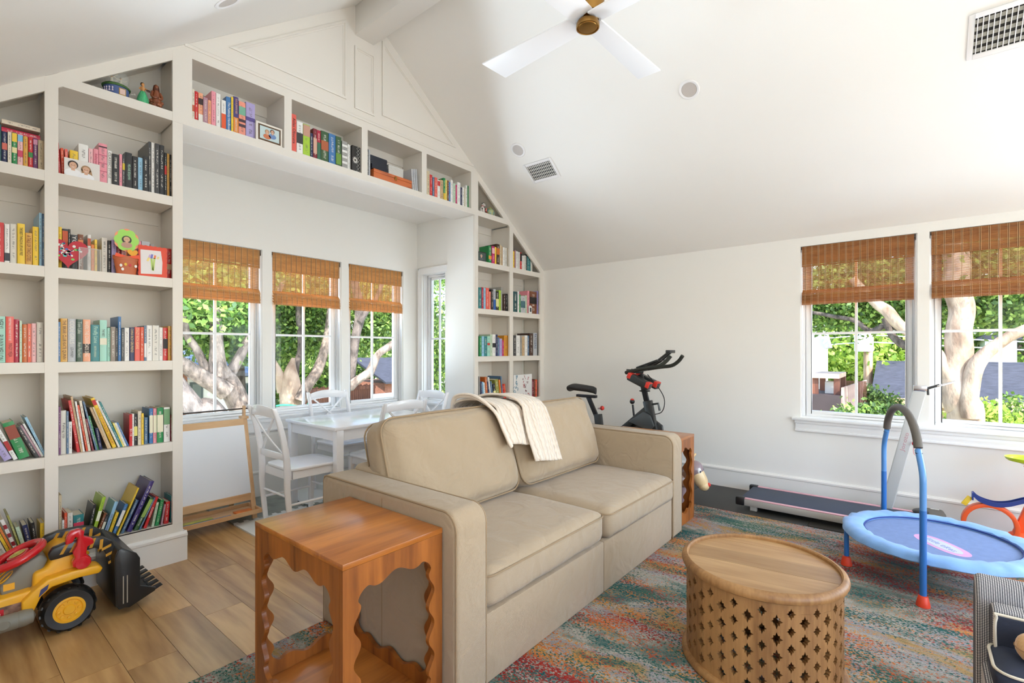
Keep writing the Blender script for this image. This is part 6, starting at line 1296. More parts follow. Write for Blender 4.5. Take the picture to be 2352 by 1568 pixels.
t2 = thing('tan_plush_ball', 'tan plush ball resting on the navy seat of the gingham chair', 'toy', (2.33, -.315, .366)); b = MB(); b.ball((0, 0, 0), .050, 16, 12); b.build('ball', mat('tan_plush', (206, 160, 106), .8, sheen=.4, bump=.3, bscale=120), t2, smooth=True)
b = MB(); b.tube([(.05*math.cos(a), .051*math.sin(a), 0) for a in [2*PI*k/20 for k in range(20)]], .0015, 5, closed=True); b.build('seam', ink((150, 110, 70)), t2)
# ================================================================== RIDE-ON LOADER
YEL = mat('toy_yellow', (240, 176, 32), .38, coat=.25); GRY = mat('toy_grey', (128, 124, 112), .45); RDP = mat('toy_red', (206, 26, 38), .25, coat=.5); BLK = mat('toy_black', (30, 30, 30), .38, coat=.15)
t = thing('ride_on_loader', 'yellow ride-on toy loader with red steering wheel and black bucket', 'ride-on toy', (0, 3.13, 0))
for y in (0, .30):
    for cx in ((.462,) if True else ()):
        b = MB(); b.lathe([(.060, -.002), (.088, -.004), (.100, .010), (.1045, .03), (.1045, .055), (.100, .075), (.088, .082), (.02, .080)], (cx, y, .105), 40, 'y', cap=False); wv = b.build('wheel', BLK, t, smooth=True)
        b = MB(); b.lathe([(.0, -.004), (.020, -.004), (.024, .002), (.046, .002), (.050, -.003), (.060, -.002), (.062, .004)], (cx, y, .105), 32, 'y', cap=False); hub = b.build('wheel_hub', YEL, wv, smooth=True)
        for k in range(8): a = 2*PI*k/8; b = MB(); b.lathe([(.0, -.004), (.007, -.003), (.008, .002)], (cx+.037*math.cos(a), y, .105+.037*math.sin(a)), 10, 'y', cap=False); b.build('bolt', YEL, wv, smooth=True)
        for k in range(16):
            a = 2*PI*k/16; b = MB(); b.beam((cx+.1020*math.cos(a), y+.008, .105+.1020*math.sin(a)), (cx+.1020*math.cos(a+.16), y+.042, .105+.1020*math.sin(a+.16)), .012, .006, up=(math.cos(a), 0, math.sin(a))); b.build('tread', BLK, wv)
for y in (0, .30): b = MB(); b.lathe([(.02, .0), (.085, .0), (.095, .02), (.095, .05), (.085, .07), (.02, .07)], (-.16, y, .096), 32, 'y'); b.build('rear_wheel', BLK, t, smooth=True)
b = MB(); b.tube([(.462, .0, .105), (.462, .36, .105)], .012, 8); b.build('axle', BLK, t)
b = MB(); b.prism([(-.30, .13), (.30, .135), (.345, .19), (.34, .235), (-.30, .205)], .035, .345, 'y'); b.build('chassis', YEL, t, bevel=.010, bseg=3)
# fender sweeping over the front wheel
pts = [(.30, .13), (.335, .135), (.365, .205), (.40, .235), (.50, .245), (.575, .240), (.590, .262), (.57, .282), (.47, .285), (.385, .275), (.335, .235), (.30, .20)]
for y in (.0, .29): b = MB(); b.prism(pts, y, y+.09, 'y'); b.build('fender', YEL, t, bevel=.008, bseg=3)
b = MB(); b.prism([(.34, .22), (.56, .25), (.55, .30), (.50, .31), (.50, .345), (.485, .375), (.45, .385), (.42, .37), (.39, .31), (.345, .30)], .06, .32, 'y'); b.build('hood', YEL, t, bevel=.014, bseg=3)
b = MB(); b.prism([(.245, .205), (.345, .215), (.40, .345), (.37, .375), (.31, .345), (.235, .262)], .09, .29, 'y'); dash = b.build('dashboard', GRY, t, bevel=.010, bseg=3)
for y in (.105, .20): b = MB(); b.tube([(.262+.022*math.cos(a), y+.03+.024*math.sin(a), .292+.02*math.cos(a)) for a in [2*PI*k/14 for k in range(14)]], .0045, 6, closed=True); b.build('gauge_ring', YEL, dash, smooth=True)
b = MB(); b.box(.248, .285, .088, .092, .245, .275); b.build('gauge_panel', YEL, dash)
sw = thing('tmp', None, None); bpy.data.objects.remove(sw)
M = Matrix.Translation((.305, .17, .372)) @ Matrix.Rotation(-.42, 4, 'Y')
b = MB(); b.tube([(.088*math.cos(a), .088*math.sin(a), 0) for a in [2*PI*k/32 for k in range(32)]], .019, 12, closed=True); o = b.build('steering_wheel', RDP, t, smooth=True); o.matrix_local = M
b = MB(); b.lathe([(.0, -.05), (.03, -.04), (.045, -.004), (.04, .008), (.0, .010)], n=20, cap=False); b.build('wheel_boss', RDP, o, smooth=True)
b = MB(); b.lathe([(0, .0102), (.030, .0102)], n=20, cap=False); b.build('boss_sticker', mat('boss_sticker', (190, 170, 70), .4, var=.5, vscale=60), o)
for s in (-1, 1): b = MB(); b.box(-.012, .012, *(sorted((s*.03, s*.08))), -.008, .006); b.build('spoke', RDP, o, bevel=.004)
b = MB(); b.tube([(.315, .17, .34), (.35, .17, .26)], .022, 10); b.build('steering_column', GRY, t, smooth=True)
# seat
b = MB(); b.prism([(-.25, .205), (.19, .21), (.20, .235), (.17, .262), (.05, .258), (-.12, .272), (-.25, .31)], .06, .32, 'y'); b.build('seat', YEL, t, bevel=.014, bseg=3); b = MB(); b.box(.10, .205, .045, .12, .20, .245); b.build('seat_clip', BLK, t, bevel=.008)
b = MB(); b.lathe([(0, -.22), (.030, -.22), (.036, -.20), (.036, .10), (.034, .105), (.036, .11), (.036, .13), (.030, .155), (.0, .165)], (.18, -.010, .135), 24, 'x', cap=False); b.build('grey_tank', GRY, t, smooth=True)
b = MB(); b.lathe([(.018, -.001), (.020, .001)], (.24, -.047, .14), 18, 'y'); b.build('tank_badge', GRY, t)
b = MB(); b.box(.02, .30, .0325, .0345, .150, .195); b.build('side_sticker', mat('side_sticker', (196, 150, 124), .35, var=.5, vscale=26, col2=(70, 44, 34)), t)
o = MB().box(.10, .245, .0305, .0325, .152, .185).build('brand_plate', ink((204, 30, 40)), t); text('Fisher-Price', 'brand_lettering', ink((246, 240, 236)), o, (.1725, .0302, .1685), (PI/2, 0, 0), width=.125, height=.02)
b = MB(); b.prism([(.355, .205), (.385, .232), (.39, .255), (.362, .238)], -.0012, .0, 'y'); b.build('blue_decal', ink((60, 66, 110)), t)
# loader arms: black with yellow hazard chevrons
ARMP = [(.395, .375), (.41, .402), (.46, .415), (.54, .415), (.60, .40), (.635, .37), (.655, .32), (.665, .25), (.655, .215), (.635, .22), (.618, .29), (.60, .335), (.565, .355), (.50, .352), (.43, .345), (.40, .345)]
for y in (.05, .285):
    b = MB(); b.prism(ARMP, y, y+.035, 'y'); arm = b.build('loader_arm', BLK, t, bevel=.006)
    for k, (x, z, an) in enumerate(((.45, .385, .5), (.485, .385, .5), (.52, .386, .5), (.556, .384, .35), (.59, .368, .1), (.612, .345, -.3), (.628, .31, -.6), (.638, .27, -.8))):
        c_, s_ = math.cos(an), math.sin(an); w_ = .0065; hh = .024
        P = [(x-w_-hh*s_*.9, z-hh*c_), (x+w_-hh*s_*.9, z-hh*c_), (x+w_+hh*s_*.9, z+hh*c_), (x-w_+hh*s_*.9, z+hh*c_)] if k < 5 else [(x-.02, z-w_-.006), (x+.018, z-w_+.008), (x+.018, z+w_+.008), (x-.02, z+w_-.006)]
        b = MB(); b.prism(P, y-.0012, y, 'y'); b.build('chevron', ink((206, 150, 40)), arm)
b = MB(); b.prism([(.475, .30), (.515, .285), (.545, .30), (.545, .325), (.525, .35), (.53, .385), (.555, .395), (.55, .42), (.515, .44), (.52, .465), (.50, .478), (.47, .475), (.455, .455), (.45, .415), (.475, .42), (.485, .445), (.495, .44), (.49, .40), (.475, .37), (.485, .34), (.475, .325)], .005, .048, 'y'); b.build('red_lever', RDP, t, bevel=.006)
b = MB(); b.lathe([(.0, -.006), (.028, -.004), (.030, .0)], (.512, .005, .312), 20, 'y', cap=False); b.build('lever_boss', RDP, t, smooth=True)
# bucket
BK = [(.640, .045), (.690, .030), (.80, .075), (.806, .09), (.735, .125), (.735, .27), (.72, .30), (.66, .345), (.645, .34), (.632, .30)]
bk = thing('x', None, None); bpy.data.objects.remove(bk)
b = MB(); b.prism([(.632, .05), (.655, .04), (.655, .335), (.640, .34), (.628, .30)], -.02, .40, 'y'); bucket = b.build('bucket', BLK, t, bevel=.008, bseg=2)
for y in (-.022, .385): b = MB(); b.prism(BK, y, y+.017, 'y'); b.build('bucket_side', BLK, bucket, bevel=.004)
b = MB(); b.prism([(.65, .03), (.70, .03), (.80, .072), (.80, .080), (.70, .042), (.65, .045)], -.005, .385, 'y'); b.build('bucket_lip', BLK, bucket)
for k in range(6): y = .0+k*.066; b = MB(); b.prism([(.79, .066), (.79, .082), (.835, .092), (.84, .086)], y, y+.03, 'y'); b.build('tooth', BLK, bucket)
b = MB(); b.prism([(.64, .335), (.66, .345), (.735, .27), (.72, .262)], -.005, .385, 'y'); b.build('bucket_top', BLK, bucket)
for x in (.662, .678): b = MB(); b.box(x, x+.005, -.0232, -.0222, .06, .20); b.build('pale_stripe', ink((150, 142, 128)), bucket)
# ================================================================== OUTSIDE
GZ = -3.2
b = MB(); b.box(-60, 90, -60, 90, GZ-.3, GZ); g = b.build('lawn', mat('pale_ground', (196, 192, 176), .9, var=.2, vscale=.5, bump=.3, bscale=6, col2=(150, 156, 110)), None); g['kind'] = 'structure'; g.name = 'ground'
def leaf_mat(name, c1, c2, c3):
    m = bpy.data.materials.new(name); m.use_nodes = True; N = m.node_tree; L = N.links; B = N.nodes['Principled BSDF']; o = N.nodes['Material Output']
    ge = N.nodes.new('ShaderNodeNewGeometry'); r = N.nodes.new('ShaderNodeValToRGB'); L.new(ge.outputs['Random Per Island'], r.inputs[0])
    r.color_ramp.elements[0].color = lin(c1); r.color_ramp.elements[1].color = lin(c3); e = r.color_ramp.elements.new(.5); e.color = lin(c2)
    L.new(r.outputs[0], B.inputs['Base Color']); B.inputs['Roughness'].default_value = .45
    t = N.nodes.new('ShaderNodeBsdfTranslucent'); L.new(r.outputs[0], t.inputs[0]); mx = N.nodes.new('ShaderNodeMixShader'); mx.inputs[0].default_value = .42; L.new(B.outputs[0], mx.inputs[1]); L.new(t.outputs[0], mx.inputs[2]); L.new(mx.outputs[0], o.inputs[0])
    return m
LF1 = leaf_mat('oak_leaves', (58, 88, 36), (98, 132, 54), (166, 190, 96)); LF2 = leaf_mat('bright_leaves', (110, 146, 52), (160, 188, 70), (212, 222, 120)); LF3 = leaf_mat('dark_leaves', (42, 66, 32), (72, 102, 46), (124, 150, 74))
def leaves(name, m, parent, centres, n, spread, size, seed, flat=.7):
    """centres: list of (x,y,z,r). n leaves scattered round them as small folded blades; one part of kind stuff"""
    R = np.random.default_rng(seed); C = np.array(centres); k = R.integers(0, len(C), n)
    # sub-clumps so that gaps stay open
    nc = max(8, n//55); ck = R.integers(0, len(C), nc); d = R.normal(size=(nc, 3)); d /= np.linalg.norm(d, axis=1)[:, None]
    cc = C[ck, :3]+d*C[ck, 3:4]*R.uniform(.25, 1, (nc, 1))**.6*np.array([1, 1, flat])
    P = cc[R.integers(0, nc, n)]+R.normal(size=(n, 3))*spread*np.array([1, 1, .75])
    a = R.normal(size=(n, 3)); a[:, 2] -= .5; a /= np.linalg.norm(a, axis=1)[:, None]; q = R.normal(size=(n, 3)); s = np.cross(a, q); s /= np.linalg.norm(s, axis=1)[:, None]
    L_ = size*R.uniform(.6, 1.35, (n, 1)); W2 = L_*.30
    V = np.stack([P-a*L_*.5, P+s*W2-a*L_*.05, P+a*L_*.5, P-s*W2-a*L_*.05], 1).reshape(-1, 3)
    me = bpy.data.meshes.new(name); me.vertices.add(4*n); me.vertices.foreach_set('co', V.ravel()); me.loops.add(4*n); me.loops.foreach_set('vertex_index', np.arange(4*n)); me.polygons.add(n)
    me.polygons.foreach_set('loop_start', np.arange(n)*4); me.polygons.foreach_set('loop_total', np.full(n, 4)); me.materials.append(m); me.update(); me.validate()
    o = bpy.data.objects.new(name, me); COL.objects.link(o); o.parent = parent; o['kind'] = 'stuff'; return o
def bark(name, c1, c2, sc=9.):
    m = mat(name, c1, .9, var=.3, vscale=sc, bump=1., bscale=sc*1.6, col2=c2, stretch=(1, 1, .45)); m.node_tree.nodes['Bump'].inputs['Distance'].default_value = .06; return m
BK1 = bark('oak_bark', (152, 134, 120), (74, 62, 54)); BK2 = bark('pale_bark', (186, 164, 142), (122, 98, 80), 3.5); BK3 = bark('dark_bark', (104, 92, 84), (54, 46, 40))
def limb(name, P, r, m, parent, n=14, k=5, rough=.05, seed=1):
    r = [q*RS for q in r]; rough *= RS
    SP = smooth_path(P, k); R = np.interp(np.linspace(0, len(P)-1, len(SP)), range(len(P)), r); b = MB(); b.tube(SP, R, n); rs7 = random.Random(seed)
    c = [random.Random(seed+i).uniform(0, 6) for i in range(6)]
    b.v = [(x+rough*.6*math.sin(z*5+c[0]+y*3), y+rough*.6*math.sin(z*6+c[1]+x*4), z+rough*.4*math.sin(x*7+y*6+c[2])) for x, y, z in b.v]
    return b.build(name, m, parent, smooth=True)
def px_path(pts, **pl): return [at(x, y, **pl) for x, y in pts]
# -------- big oak outside the first nook window
RS = .70
t = thing('oak_tree', 'large live oak with forked pale trunk outside the leftmost nook window', 'tree')
Y1 = 10.2
P = px_path([(622, 1060), (600, 1010), (556, 940), (520, 880), (498, 845)], Y=Y1); limb('trunk', [Vector((P[0].x+1.0, Y1, GZ))]+P, [.42, .36, .34, .30, .29, .24], BK1, t, 20, 6, .06, 2)
limb('branch', px_path([(505, 870), (496, 800), (497, 740), (492, 680), (470, 600), (462, 500)], Y=Y1-.1), [.25, .17, .135, .12, .10, .08], BK1, t, 16, 5, .03, 3)
limb('branch', px_path([(520, 900), (470, 868), (425, 838), (380, 822), (300, 810)], Y=Y1-.2), [.26, .20, .18, .18, .15], BK1, t, 16, 5, .04, 4)
limb('branch', px_path([(505, 880), (470, 840), (452, 800), (430, 765), (418, 710), (400, 640)], Y=Y1), [.15, .12, .10, .10, .09, .07], BK1, t, 14, 5, .03, 5)
limb('branch', px_path([(497, 740), (486, 700), (475, 640)], Y=Y1+.1), [.08, .10, .09], BK1, t, 12, 5, .02, 6)
limb('branch', px_path([(520, 872), (545, 825), (572, 780), (610, 720), (650, 640)], Y=Y1+.1), [.17, .14, .12, .11, .09], BK1, t, 14, 5, .03, 7)
LC = [(at(480, 560, Y=Y1)), at(600, 560, Y=Y1+1), at(540, 420, Y=Y1), at(440, 640, Y=Y1-1)]
leaves('foliage', LF1, t, [(p.x, p.y, p.z, r) for p, r in zip(LC, (1.6, 1.7, 2.2, 1.0))]+[(at(430, 740, Y=Y1).x, Y1+.6, 1.9, .5), (at(565, 760, Y=Y1).x, Y1+.8, 1.6, .5)], 16000, .22, .12, 11)
t = thing('oak_tree', 'dark slanting oak trunk low at the left edge of the leftmost nook window', 'tree')
limb('trunk', [Vector((at(560, 1000, Y=8.6).x, 8.6, GZ))]+px_path([(505, 990), (450, 935), (415, 895), (370, 850), (280, 780)], Y=8.6), [.34, .27, .22, .20, .19, .17], BK3, t, 18, 5, .05, 8)
t = thing('oak_tree', 'dark grey upright trunk behind the forked oak', 'tree')
limb('trunk', [Vector((at(548, 860, Y=14).x, 14, GZ))]+px_path([(546, 860), (536, 760), (532, 690), (528, 560)], Y=14), [.3, .26, .24, .26, .22], BK3, t, 14, 5, .05, 9)
LC = px_path([(545, 690), (450, 700), (640, 700), (560, 560)], Y=14.6); leaves('foliage', LF3, t, [(p.x, p.y+.5, p.z, 1.9) for p in LC], 14000, .34, .17, 12)
# -------- oak of the second and third nook windows
RS = .70
t = thing('oak_tree', 'mottled live oak with a green hose round its base outside the middle nook window', 'tree'); Y2 = 11.5
limb('trunk', [Vector((at(672, 950, Y=Y2).x, Y2, GZ))]+px_path([(668, 950), (666, 905), (668, 868), (672, 840), (676, 820)], Y=Y2), [.46, .38, .36, .28, .16, .06], BK2, t, 20, 5, .07, 10)
limb('branch', px_path([(650, 900), (640, 860), (625, 830), (600, 780)], Y=Y2+.1), [.2, .16, .13, .1], BK2, t, 14, 5, .03, 11); limb('branch', px_path([(672, 885), (680, 840), (690, 800), (686, 700)], Y=Y2+.3), [.2, .13, .11, .1], BK3, t, 14, 5, .03, 12)
limb('branch', px_path([(690, 920), (708, 885), (728, 848), (745, 810), (756, 745), (770, 640)], Y=Y2-.3), [.20, .19, .17, .15, .15, .12], BK1, t, 16, 5, .05, 13)
b = MB(); P = [Vector((at(668, 928, Y=Y2).x+.42*math.cos(a), Y2+.42*math.sin(a), at(668, 930, Y=Y2).z+.05*math.sin(a*2))) for a in np.linspace(PI, 2*PI, 14)]; b.tube(P, .02, 6); b.build('garden_hose', ink((60, 190, 140)), t, smooth=True)
LC = px_path([(690, 640), (650, 720), (730, 700), (700, 560), (640, 790), (730, 770)], Y=Y2+.8); leaves('foliage', LF1, t, [(p.x, p.y+.6, p.z, r) for p, r in zip(LC, (1.7, 1.0, 1.0, 2.0, .7, .6))], 17000, .24, .12, 13)
t = thing('oak_tree', 'twin-stemmed dark oak crossing the rightmost nook window', 'tree'); Y3 = 9.6
limb('trunk', [Vector((at(770, 960, Y=Y3).x, Y3, GZ))]+px_path([(786, 930), (806, 888), (826, 868), (850, 850), (870, 815), (895, 795), (940, 760)], Y=Y3), [.26, .20, .15, .13, .14, .12, .12, .10], BK1, t, 16, 5, .04, 14)
limb('branch', px_path([(800, 895), (808, 830), (818, 770), (826, 715), (815, 640)], Y=Y3+.2), [.16, .16, .15, .17, .13], BK3, t, 16, 5, .04, 15); limb('branch', px_path([(826, 740), (842, 715), (862, 690), (880, 640)], Y=Y3+.1), [.09, .09, .08, .07], BK3, t, 12, 5, .03, 16)
LC = px_path([(880, 700), (830, 680), (880, 770), (860, 620), (930, 700), (1000, 660), (1010, 760), (1010, 840)], Y=Y3+1.2); leaves('foliage', LF1, t, [(p.x, p.y+.4, p.z, r) for p, r in zip(LC, (.8, .9, .6, 1.8, 1.2, 1.4, 1.1, .9))], 17000, .22, .115, 14)
# -------- background greenery on the nook side
RS = 1.
for i, (x, y, z, r, m, lb) in enumerate(((3.0, 24, 2.5, 4.5, LF3, 'dense dark tree far behind the forked oak'), (9.5, 23, 2.6, 4.6, LF1, 'mid-green tree far behind the middle nook window'), (16, 24, 2.6, 5.0, LF1, 'mid-green tree far behind the rightmost nook window'), (24, 25, 2.4, 5.4, LF3, 'dark green tree seen through the narrow side window'), (7.0, 15.5, -2.2, 1.1, LF2, 'low sunlit bush behind the mottled oak'), (11.3, 16.5, -2.1, 1.2, LF2, 'low sunlit bush beside the brown fence'), (14.0, 19, -1.5, 1.6, LF3, 'dark round bush behind the white fence'))):
    t = thing('background_tree' if z > 0 else 'garden_bush', lb, 'tree' if z > 0 else 'bush'); 
    if z > 0: limb('trunk', [(x, y, GZ), (x+.2, y, 0), (x, y, z)], [.3, .25, .2], BK3, t, 10, 4, .05, i)
    leaves('foliage', m, t, [(x, y, z, r), (x+r*.5, y, z-r*.4, r*.6), (x-r*.5, y, z-r*.35, r*.6)] + ([(x, y-1, z-r*.75, r*.6)] if z > 0 else []), 12000 if z > 0 else 3500, .42 if z > 0 else .22, .26 if z > 0 else .13, 40+i, flat=.85)
# -------- buildings on the nook side
HW = mat('stucco_white', (240, 236, 228), .8, bump=.2, bscale=12); MR = mat('metal_roof', (122, 132, 160), .4, .3, var=.08, vscale=2); SHN = mat('roof_shingle', (54, 56, 66), .9, var=.3, vscale=5, bump=.6, bscale=30, stretch=(1, 1, 6)); BRN2 = mat('soffit_brown', (132, 88, 66), .6); GLD = mat('dark_glass', (70, 90, 84), .12, coat=.6)
t = thing('neighbour_house', 'white stucco neighbour house with grey metal roof left of the forked oak', 'house'); yh = 17
a0, a1 = at(330, 900, Y=yh).x, at(600, 900, Y=yh).x
b = MB(); b.box(a0, a1, yh, yh+6, GZ, at(500, 868, Y=yh).z); b.build('wall', HW, t)
zr = at(430, 848, Y=yh-.5).z; x2 = at(444, 848, Y=yh-.6).x
b = MB(); b.prism([(a0-1, zr), (x2, zr), (x2-1.2, zr+.9), (a0-1, zr+.9)], yh-.7, yh+3, 'y'); b.build('metal_roof', MR, t); b = MB(); b.box(a0-1, x2+.04, yh-.74, yh-.66, zr-.12, zr); b.build('fascia', BRN2, t); b = MB(); b.box(x2-.35, x2-.15, yh-.6, yh-.4, GZ, zr-.1); b.build('post', BRN2, t)
zr2 = at(500, 866, Y=yh-.4).z; b = MB(); b.prism([(yh-.4, zr2), (yh+3, zr2+1.0), (yh+3, zr2+1.15), (yh-.4, zr2+.1)], x2+.2, a1+.5, 'x'); b.build('roof', MR, t)
for xa, xb, ya, yb in ((436, 466, 878, 930), (440, 464, 934, 985), (562, 585, 880, 915), (330, 400, 870, 930)):
    A = at(xa, ya, Y=yh-.02); C = at(xb, yb, Y=yh-.02); b = MB(); b.box(A.x, C.x, yh-.04, yh+.01, C.z, A.z); f = b.build('window_frame', ink((90, 100, 100)), t); b = MB(); b.box(A.x+.06, C.x-.06, yh-.05, yh-.038, C.z+.06, A.z-.06); b.build('pane', GLD, f)
FEN = wood('fence_brown', (128, 78, 56), (76, 42, 32), axis=2, scale=5, rough=.7, bands=5)
t = thing('board_fence', 'reddish brown board fence seen low in the rightmost nook window', 'fence'); y5 = 13.5; A = at(700, 893, Y=y5); C = at(862, 893, Y=y5); n = 34
for k in range(n): x = A.x+(C.x-A.x)*k/n; b = MB(); b.box(0, (C.x-A.x)/n-.012, 0, .02, 0, A.z-GZ+.02*((k*7) % 3)); b.build('fence_board', FEN, t, loc=(x, y5, GZ))
b = MB(); b.box(A.x, C.x, y5-.03, y5, A.z-.12, A.z-.02); b.build('fence_rail', FEN, t)
t = thing('white_fence', 'low white fence panel at the bottom right of the rightmost nook window', 'fence'); y5 = 12.5; A = at(857, 905, Y=y5); C = at(930, 905, Y=y5); b = MB(); b.box(A.x, C.x, y5, y5+.05, A.z-.09, A.z); b.box(A.x, A.x+.1, y5, y5+.05, GZ, A.z-.09); b.box(A.x+.1, C.x, y5+.01, y5+.03, GZ, A.z-.09); b.build('panel', ink((226, 222, 226)), t)
t = thing('brick_shed', 'small brick outbuilding with blue-grey roof beside the white fence', 'shed'); y6 = 17; A = at(884, 880, Y=y6); C = at(990, 880, Y=y6)
BRK = mat('red_brick', (156, 104, 84), .85, var=.3, vscale=8, bump=.6, bscale=20, stretch=(1, 1, 3)); b = MB(); b.box(A.x, C.x, y6, y6+3, GZ, A.z); b.build('wall', BRK, t); b = MB(); b.prism([(y6-.4, A.z), (y6+2, A.z+.95), (y6+2, A.z+1.05), (y6-.4, A.z+.08)], A.x-.25, C.x, 'x'); b.build('roof', SHN, t)
# -------- right-hand side: pale oak
RS = .80
t = thing('oak_tree', 'huge pale oak trunk with spreading limbs outside the right windows', 'tree'); X4 = 14.8
limb('trunk', [Vector((X4, at(2245, 900, X=X4).y, GZ))]+px_path([(2222, 975), (2198, 920), (2190, 870), (2198, 815), (2206, 760), (2204, 700), (2196, 620), (2190, 480)], X=X4), [.58, .40, .36, .36, .31, .29, .29, .30, .26], BK2, t, 22, 6, .07, 20)
limb('branch', px_path([(2232, 960), (2226, 915), (2232, 865), (2262, 815), (2310, 775), (2352, 758), (2420, 730)], X=X4-.25), [.22, .20, .19, .17, .14, .13, .11], BK2, t, 16, 6, .04, 21)
limb('branch', px_path([(2190, 880), (2168, 850), (2150, 815), (2110, 780), (2070, 750), (2040, 715), (2005, 690), (1960, 640)], X=X4-.1), [.24, .22, .19, .15, .16, .15, .13, .12], BK2, t, 16, 6, .05, 22)
limb('branch', px_path([(2085, 762), (2040, 745), (2000, 760), (1960, 735), (1890, 722), (1840, 715)], X=X4+.4), [.10, .10, .08, .07, .06, .05], BK3, t, 12, 5, .03, 23); limb('branch', px_path([(2110, 800), (2075, 790), (2045, 765), (2030, 730)], X=X4+.2), [.13, .11, .09, .08], BK3, t, 12, 5, .03, 24)
LC = [(1900, 660, 1.2), (1980, 640, 1.2), (2060, 600, 1.5), (2150, 560, 1.7), (2260, 600, 1.5), (2330, 640, 1.3), (2330, 560, 2.0), (1880, 720, .45), (1975, 715, .6), (2290, 700, .7), (2100, 700, .6)]
leaves('foliage', LF1, t, [(*at(x, y, X=X4+1.2)[:], r) for x, y, r in LC], 26000, .26, .13, 25)
# neighbour house with slate roof
RS = 1.
t = thing('neighbour_house', 'low tan brick neighbour house with slate-blue shingle roof beyond the right windows', 'house'); X5 = 20.5; ev = at(2100, 917, X=X5); rg = at(2100, 829, X=X5+4.0)
yl = at(2020, 917, X=X5).y; yr = at(2600, 917, X=X5).y; TB2 = mat('tan_brick', (204, 178, 140), .85, var=.18, vscale=6, bump=.4, bscale=20, stretch=(1, 1, 3))
b = MB(); b.box(X5+.5, X5+7, yr, yl-.3, GZ, ev.z); b.build('wall', TB2, t); b = MB(); b.prism([(X5, ev.z), (X5+4, rg.z), (X5+8, ev.z), (X5+8, ev.z-.1), (X5, ev.z-.1)], yr, at(2007, 870, X=X5+2).y, 'y'); b.build('roof', SHN, t)
b = MB(); b.box(X5-.06, X5+.02, yr, yl+.2, ev.z-.22, ev.z+.02); b.build('gutter', mat('gutter_tan', (190, 158, 126), .6), t)
for xa, xb in ((2138, 2163), (2266, 2344), (2420, 2480)):
    A = at(xa, 926, X=X5+.5); C = at(xb, 972, X=X5+.5); b = MB(); b.box(X5+.42, X5+.52, C.y, A.y, C.z, A.z); f = b.build('window_frame', ink((60, 44, 40)), t); b = MB(); b.box(X5+.40, X5+.43, C.y+.08, A.y-.08, C.z+.08, A.z-.08); b.build('pane', mat('pale_pane', (150, 166, 162), .2, coat=.5), f)
t = thing('white_chimney_house', 'distant white house wall above the slate-blue roof', 'house'); A = at(2262, 800, X=27); C = at(2336, 840, X=27); b = MB(); b.box(27, 30, C.y, A.y, GZ, at(2290, 780, X=27).z); b.build('wall', HW, t); b = MB(); b.prism([(C.y-.2, at(2290, 780, X=27).z), (A.y+.2, at(2290, 780, X=27).z), ((A.y+C.y)/2, at(2290, 768, X=27).z+.3)], 26.8, 30.2, 'x'); b.build('roof', SHN, t)
t = thing('white_gabled_house', 'tall white gabled house at the left of the first right window', 'house'); X6 = 19; A = at(1800, 800, X=X6); C = at(1897, 800, X=X6); b = MB(); zz = at(1890, 800, X=X6).z; zp = at(1885, 735, X=X6).z
b.prism([(C.y, GZ), (A.y, GZ), (A.y, zp+1), (at(1884, 735, X=X6).y, zp), (C.y, zz)], X6, X6+.5, 'x'); b.build('wall', HW, t)
b = MB(); b.beam((X6-.1, at(1883, 733, X=X6).y, zp+.08), (X6-.1, at(1904, 800, X=X6).y, zz), .6, .16, up=(0, 0, 1)); b.build('gutter_edge', ink((196, 194, 196)), t)
t = thing('garden_pergola', 'small brown timber pergola on a raised dark deck', 'pergola'); X7 = 15.5
def P7(x, y): return at(x, y, X=X7)
zt_, zb_ = P7(1890, 868).z, P7(1890, 905).z
for x in (1872, 1922): p = P7(x, 880); b = MB(); b.box(X7, X7+.14, p.y-.07, p.y+.07, zb_, zt_); b.build('post', FEN, t); b = MB(); b.box(X7+1.4, X7+1.54, p.y-.07, p.y+.07, zb_, zt_); b.build('post', FEN, t)
b = MB(); b.box(X7-.1, X7+1.7, P7(1928, 880).y, P7(1866, 880).y, zt_, zt_+.12); b.build('roof_slab', mat('pergola_tan', (190, 160, 140), .7), t)
b = MB(); b.box(X7+.4, X7+.9, P7(1912, 880).y, P7(1890, 880).y, zb_, zb_+.32); b.build('bench', ink((222, 214, 206)), t)
t = thing('raised_deck', 'dark stained solid deck wall below the pergola', 'deck'); b = MB(); b.box(X7-.3, X7+2, P7(1934, 905).y, P7(1840, 905).y, GZ, zb_); b.build('deck_wall', mat('deck_dark', (62, 50, 50), .7, var=.15, vscale=3), t)
t = thing('picket_fence', 'weathered pinkish picket fence receding from the dark deck', 'fence'); p0 = at(1934, 890, X=15.3); p1 = at(1990, 872, X=21); n = 30
for k in range(n):
    s = k/n; q = p0+(p1-p0)*s; ztop = p0.z+(p1.z-p0.z)*s; b = MB(); b.box(0, .13, -.02, .02, 0, ztop-GZ); b.build('picket', mat('picket_wood', (176, 146, 136), .8, var=.2, vscale=4), t, loc=(q.x, q.y, GZ), rot=(0, 0, math.atan2(p1.y-p0.y, p1.x-p0.x)))
b = MB(); b.beam((p0.x, p0.y+.05, p0.z-.3), (p1.x, p1.y+.05, p1.z-.3), .04, .1); b.build('rail', FEN, t)
t = thing('board_fence', 'brown board fence behind the pergola', 'fence'); X8 = 18.5; A = at(1915, 873, X=X8); C = at(1990, 873, X=X8)
for k in range(22): y = A.y+(C.y-A.y)*k/22; b = MB(); b.box(0, .03, 0, abs(C.y-A.y)/22-.01, 0, A.z-GZ); b.build('fence_board', FEN, t, loc=(X8, y-abs(C.y-A.y)/22, GZ))
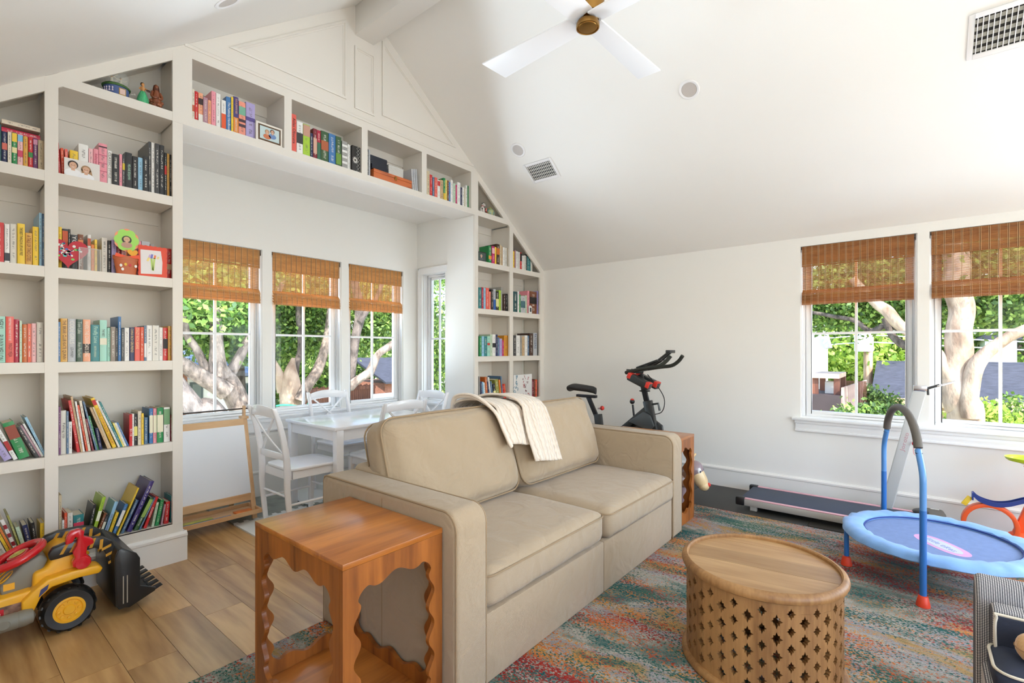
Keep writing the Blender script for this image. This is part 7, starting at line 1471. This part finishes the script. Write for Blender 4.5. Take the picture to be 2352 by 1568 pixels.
t = thing('utility_pole', 'wooden utility pole with a pale transformer can beyond the right window', 'utility pole'); p = at(1994, 800, X=24); b = MB(); b.tube([(24, p.y, GZ), (24, p.y, 5)], .16, 10); b.build('pole', wood('pole_wood', (206, 172, 140), (150, 116, 90), axis=2, scale=3), t, smooth=True)
q = at(1984, 787, X=24); b = MB(); b.lathe([(.0, -.35), (.30, -.35), (.32, -.3), (.32, .3), (.25, .36), (0, .38)], (24, q.y, q.z), 18); b.build('transformer', ink((226, 228, 232)), t, smooth=True)
for k, (dz, dd) in enumerate(((0, 0), (.28, .1), (.5, 0), (-2.6, 0))):
    zz = at(1994, 785, X=24).z+dz; b = MB(); b.tube([(24+dd, p.y+14, zz-.4), (24+dd, p.y+7, zz-.55), (24+dd, p.y, zz), (24+dd, p.y-8, zz-.6), (24+dd, p.y-16, zz-.2)], .022, 5); b.build('wire', ink((216, 218, 222)), t)
for i, (px, py, X, r, m, lb, nm) in enumerate(((1945, 830, 27, 2.6, LF2, 'bright yellow-green tree behind the pergola', 'background_tree'), (1990, 790, 31, 3.4, LF2, 'sunlit green tree behind the utility pole', 'background_tree'), (2060, 700, 33, 5.2, LF1, 'broad green tree beyond the slate-blue roof, left window', 'background_tree'), (1890, 690, 30, 4.6, LF1, 'green tree above the white gabled house', 'background_tree'), (2230, 700, 34, 5.5, LF1, 'mid-green tree behind the pale oak trunk', 'background_tree'), (2350, 720, 32, 5.0, LF2, 'sunlit tree at the far right of the right window', 'background_tree'), (2450, 700, 34, 6, LF1, 'green tree beyond the right edge of the right window', 'background_tree'),
                                               (2010, 912, 20.0, .45, LF3, 'clipped dark green shrub at the corner of the tan house', 'garden_bush'), (1965, 962, 13.5, .34, LF1, 'leafy green bush in front of the dark deck', 'garden_bush'), (2010, 962, 13.8, .30, LF3, 'low green bush beside the tan brick wall', 'garden_bush'), (2255, 950, 16.5, .42, LF2, 'leafy sunlit shrub right of the pale oak trunk', 'garden_bush'), (2312, 960, 17.5, .55, LF1, 'leafy shrub in front of the tan house window', 'garden_bush'))):
    t = thing(nm, lb, 'tree' if nm[0] == 'b' else 'bush'); p = at(px, py, X=X)
    if nm[0] == 'b': limb('trunk', [(p.x, p.y, GZ), (p.x, p.y+.2, p.z-1), (p.x, p.y, p.z)], [.35, .3, .2], BK3, t, 10, 4, .05, i)
    C_ = [(p.x, p.y, p.z, r), (p.x, p.y+r*.6, p.z-r*.5, r*.7), (p.x, p.y-r*.6, p.z-r*.5, r*.7)]
    if nm[0] == 'b': C_ += [(p.x-1, p.y, max(GZ+1.5, p.z-r), r*.8), (p.x-1, p.y+r*.5, max(GZ+1.2, p.z-r*1.3), r*.6)]
    leaves('foliage', m, t, C_, 13000 if nm[0] == 'b' else 2600, .45 if nm[0] == 'b' else .16, .28 if nm[0] == 'b' else .12, 60+i, flat=.9)
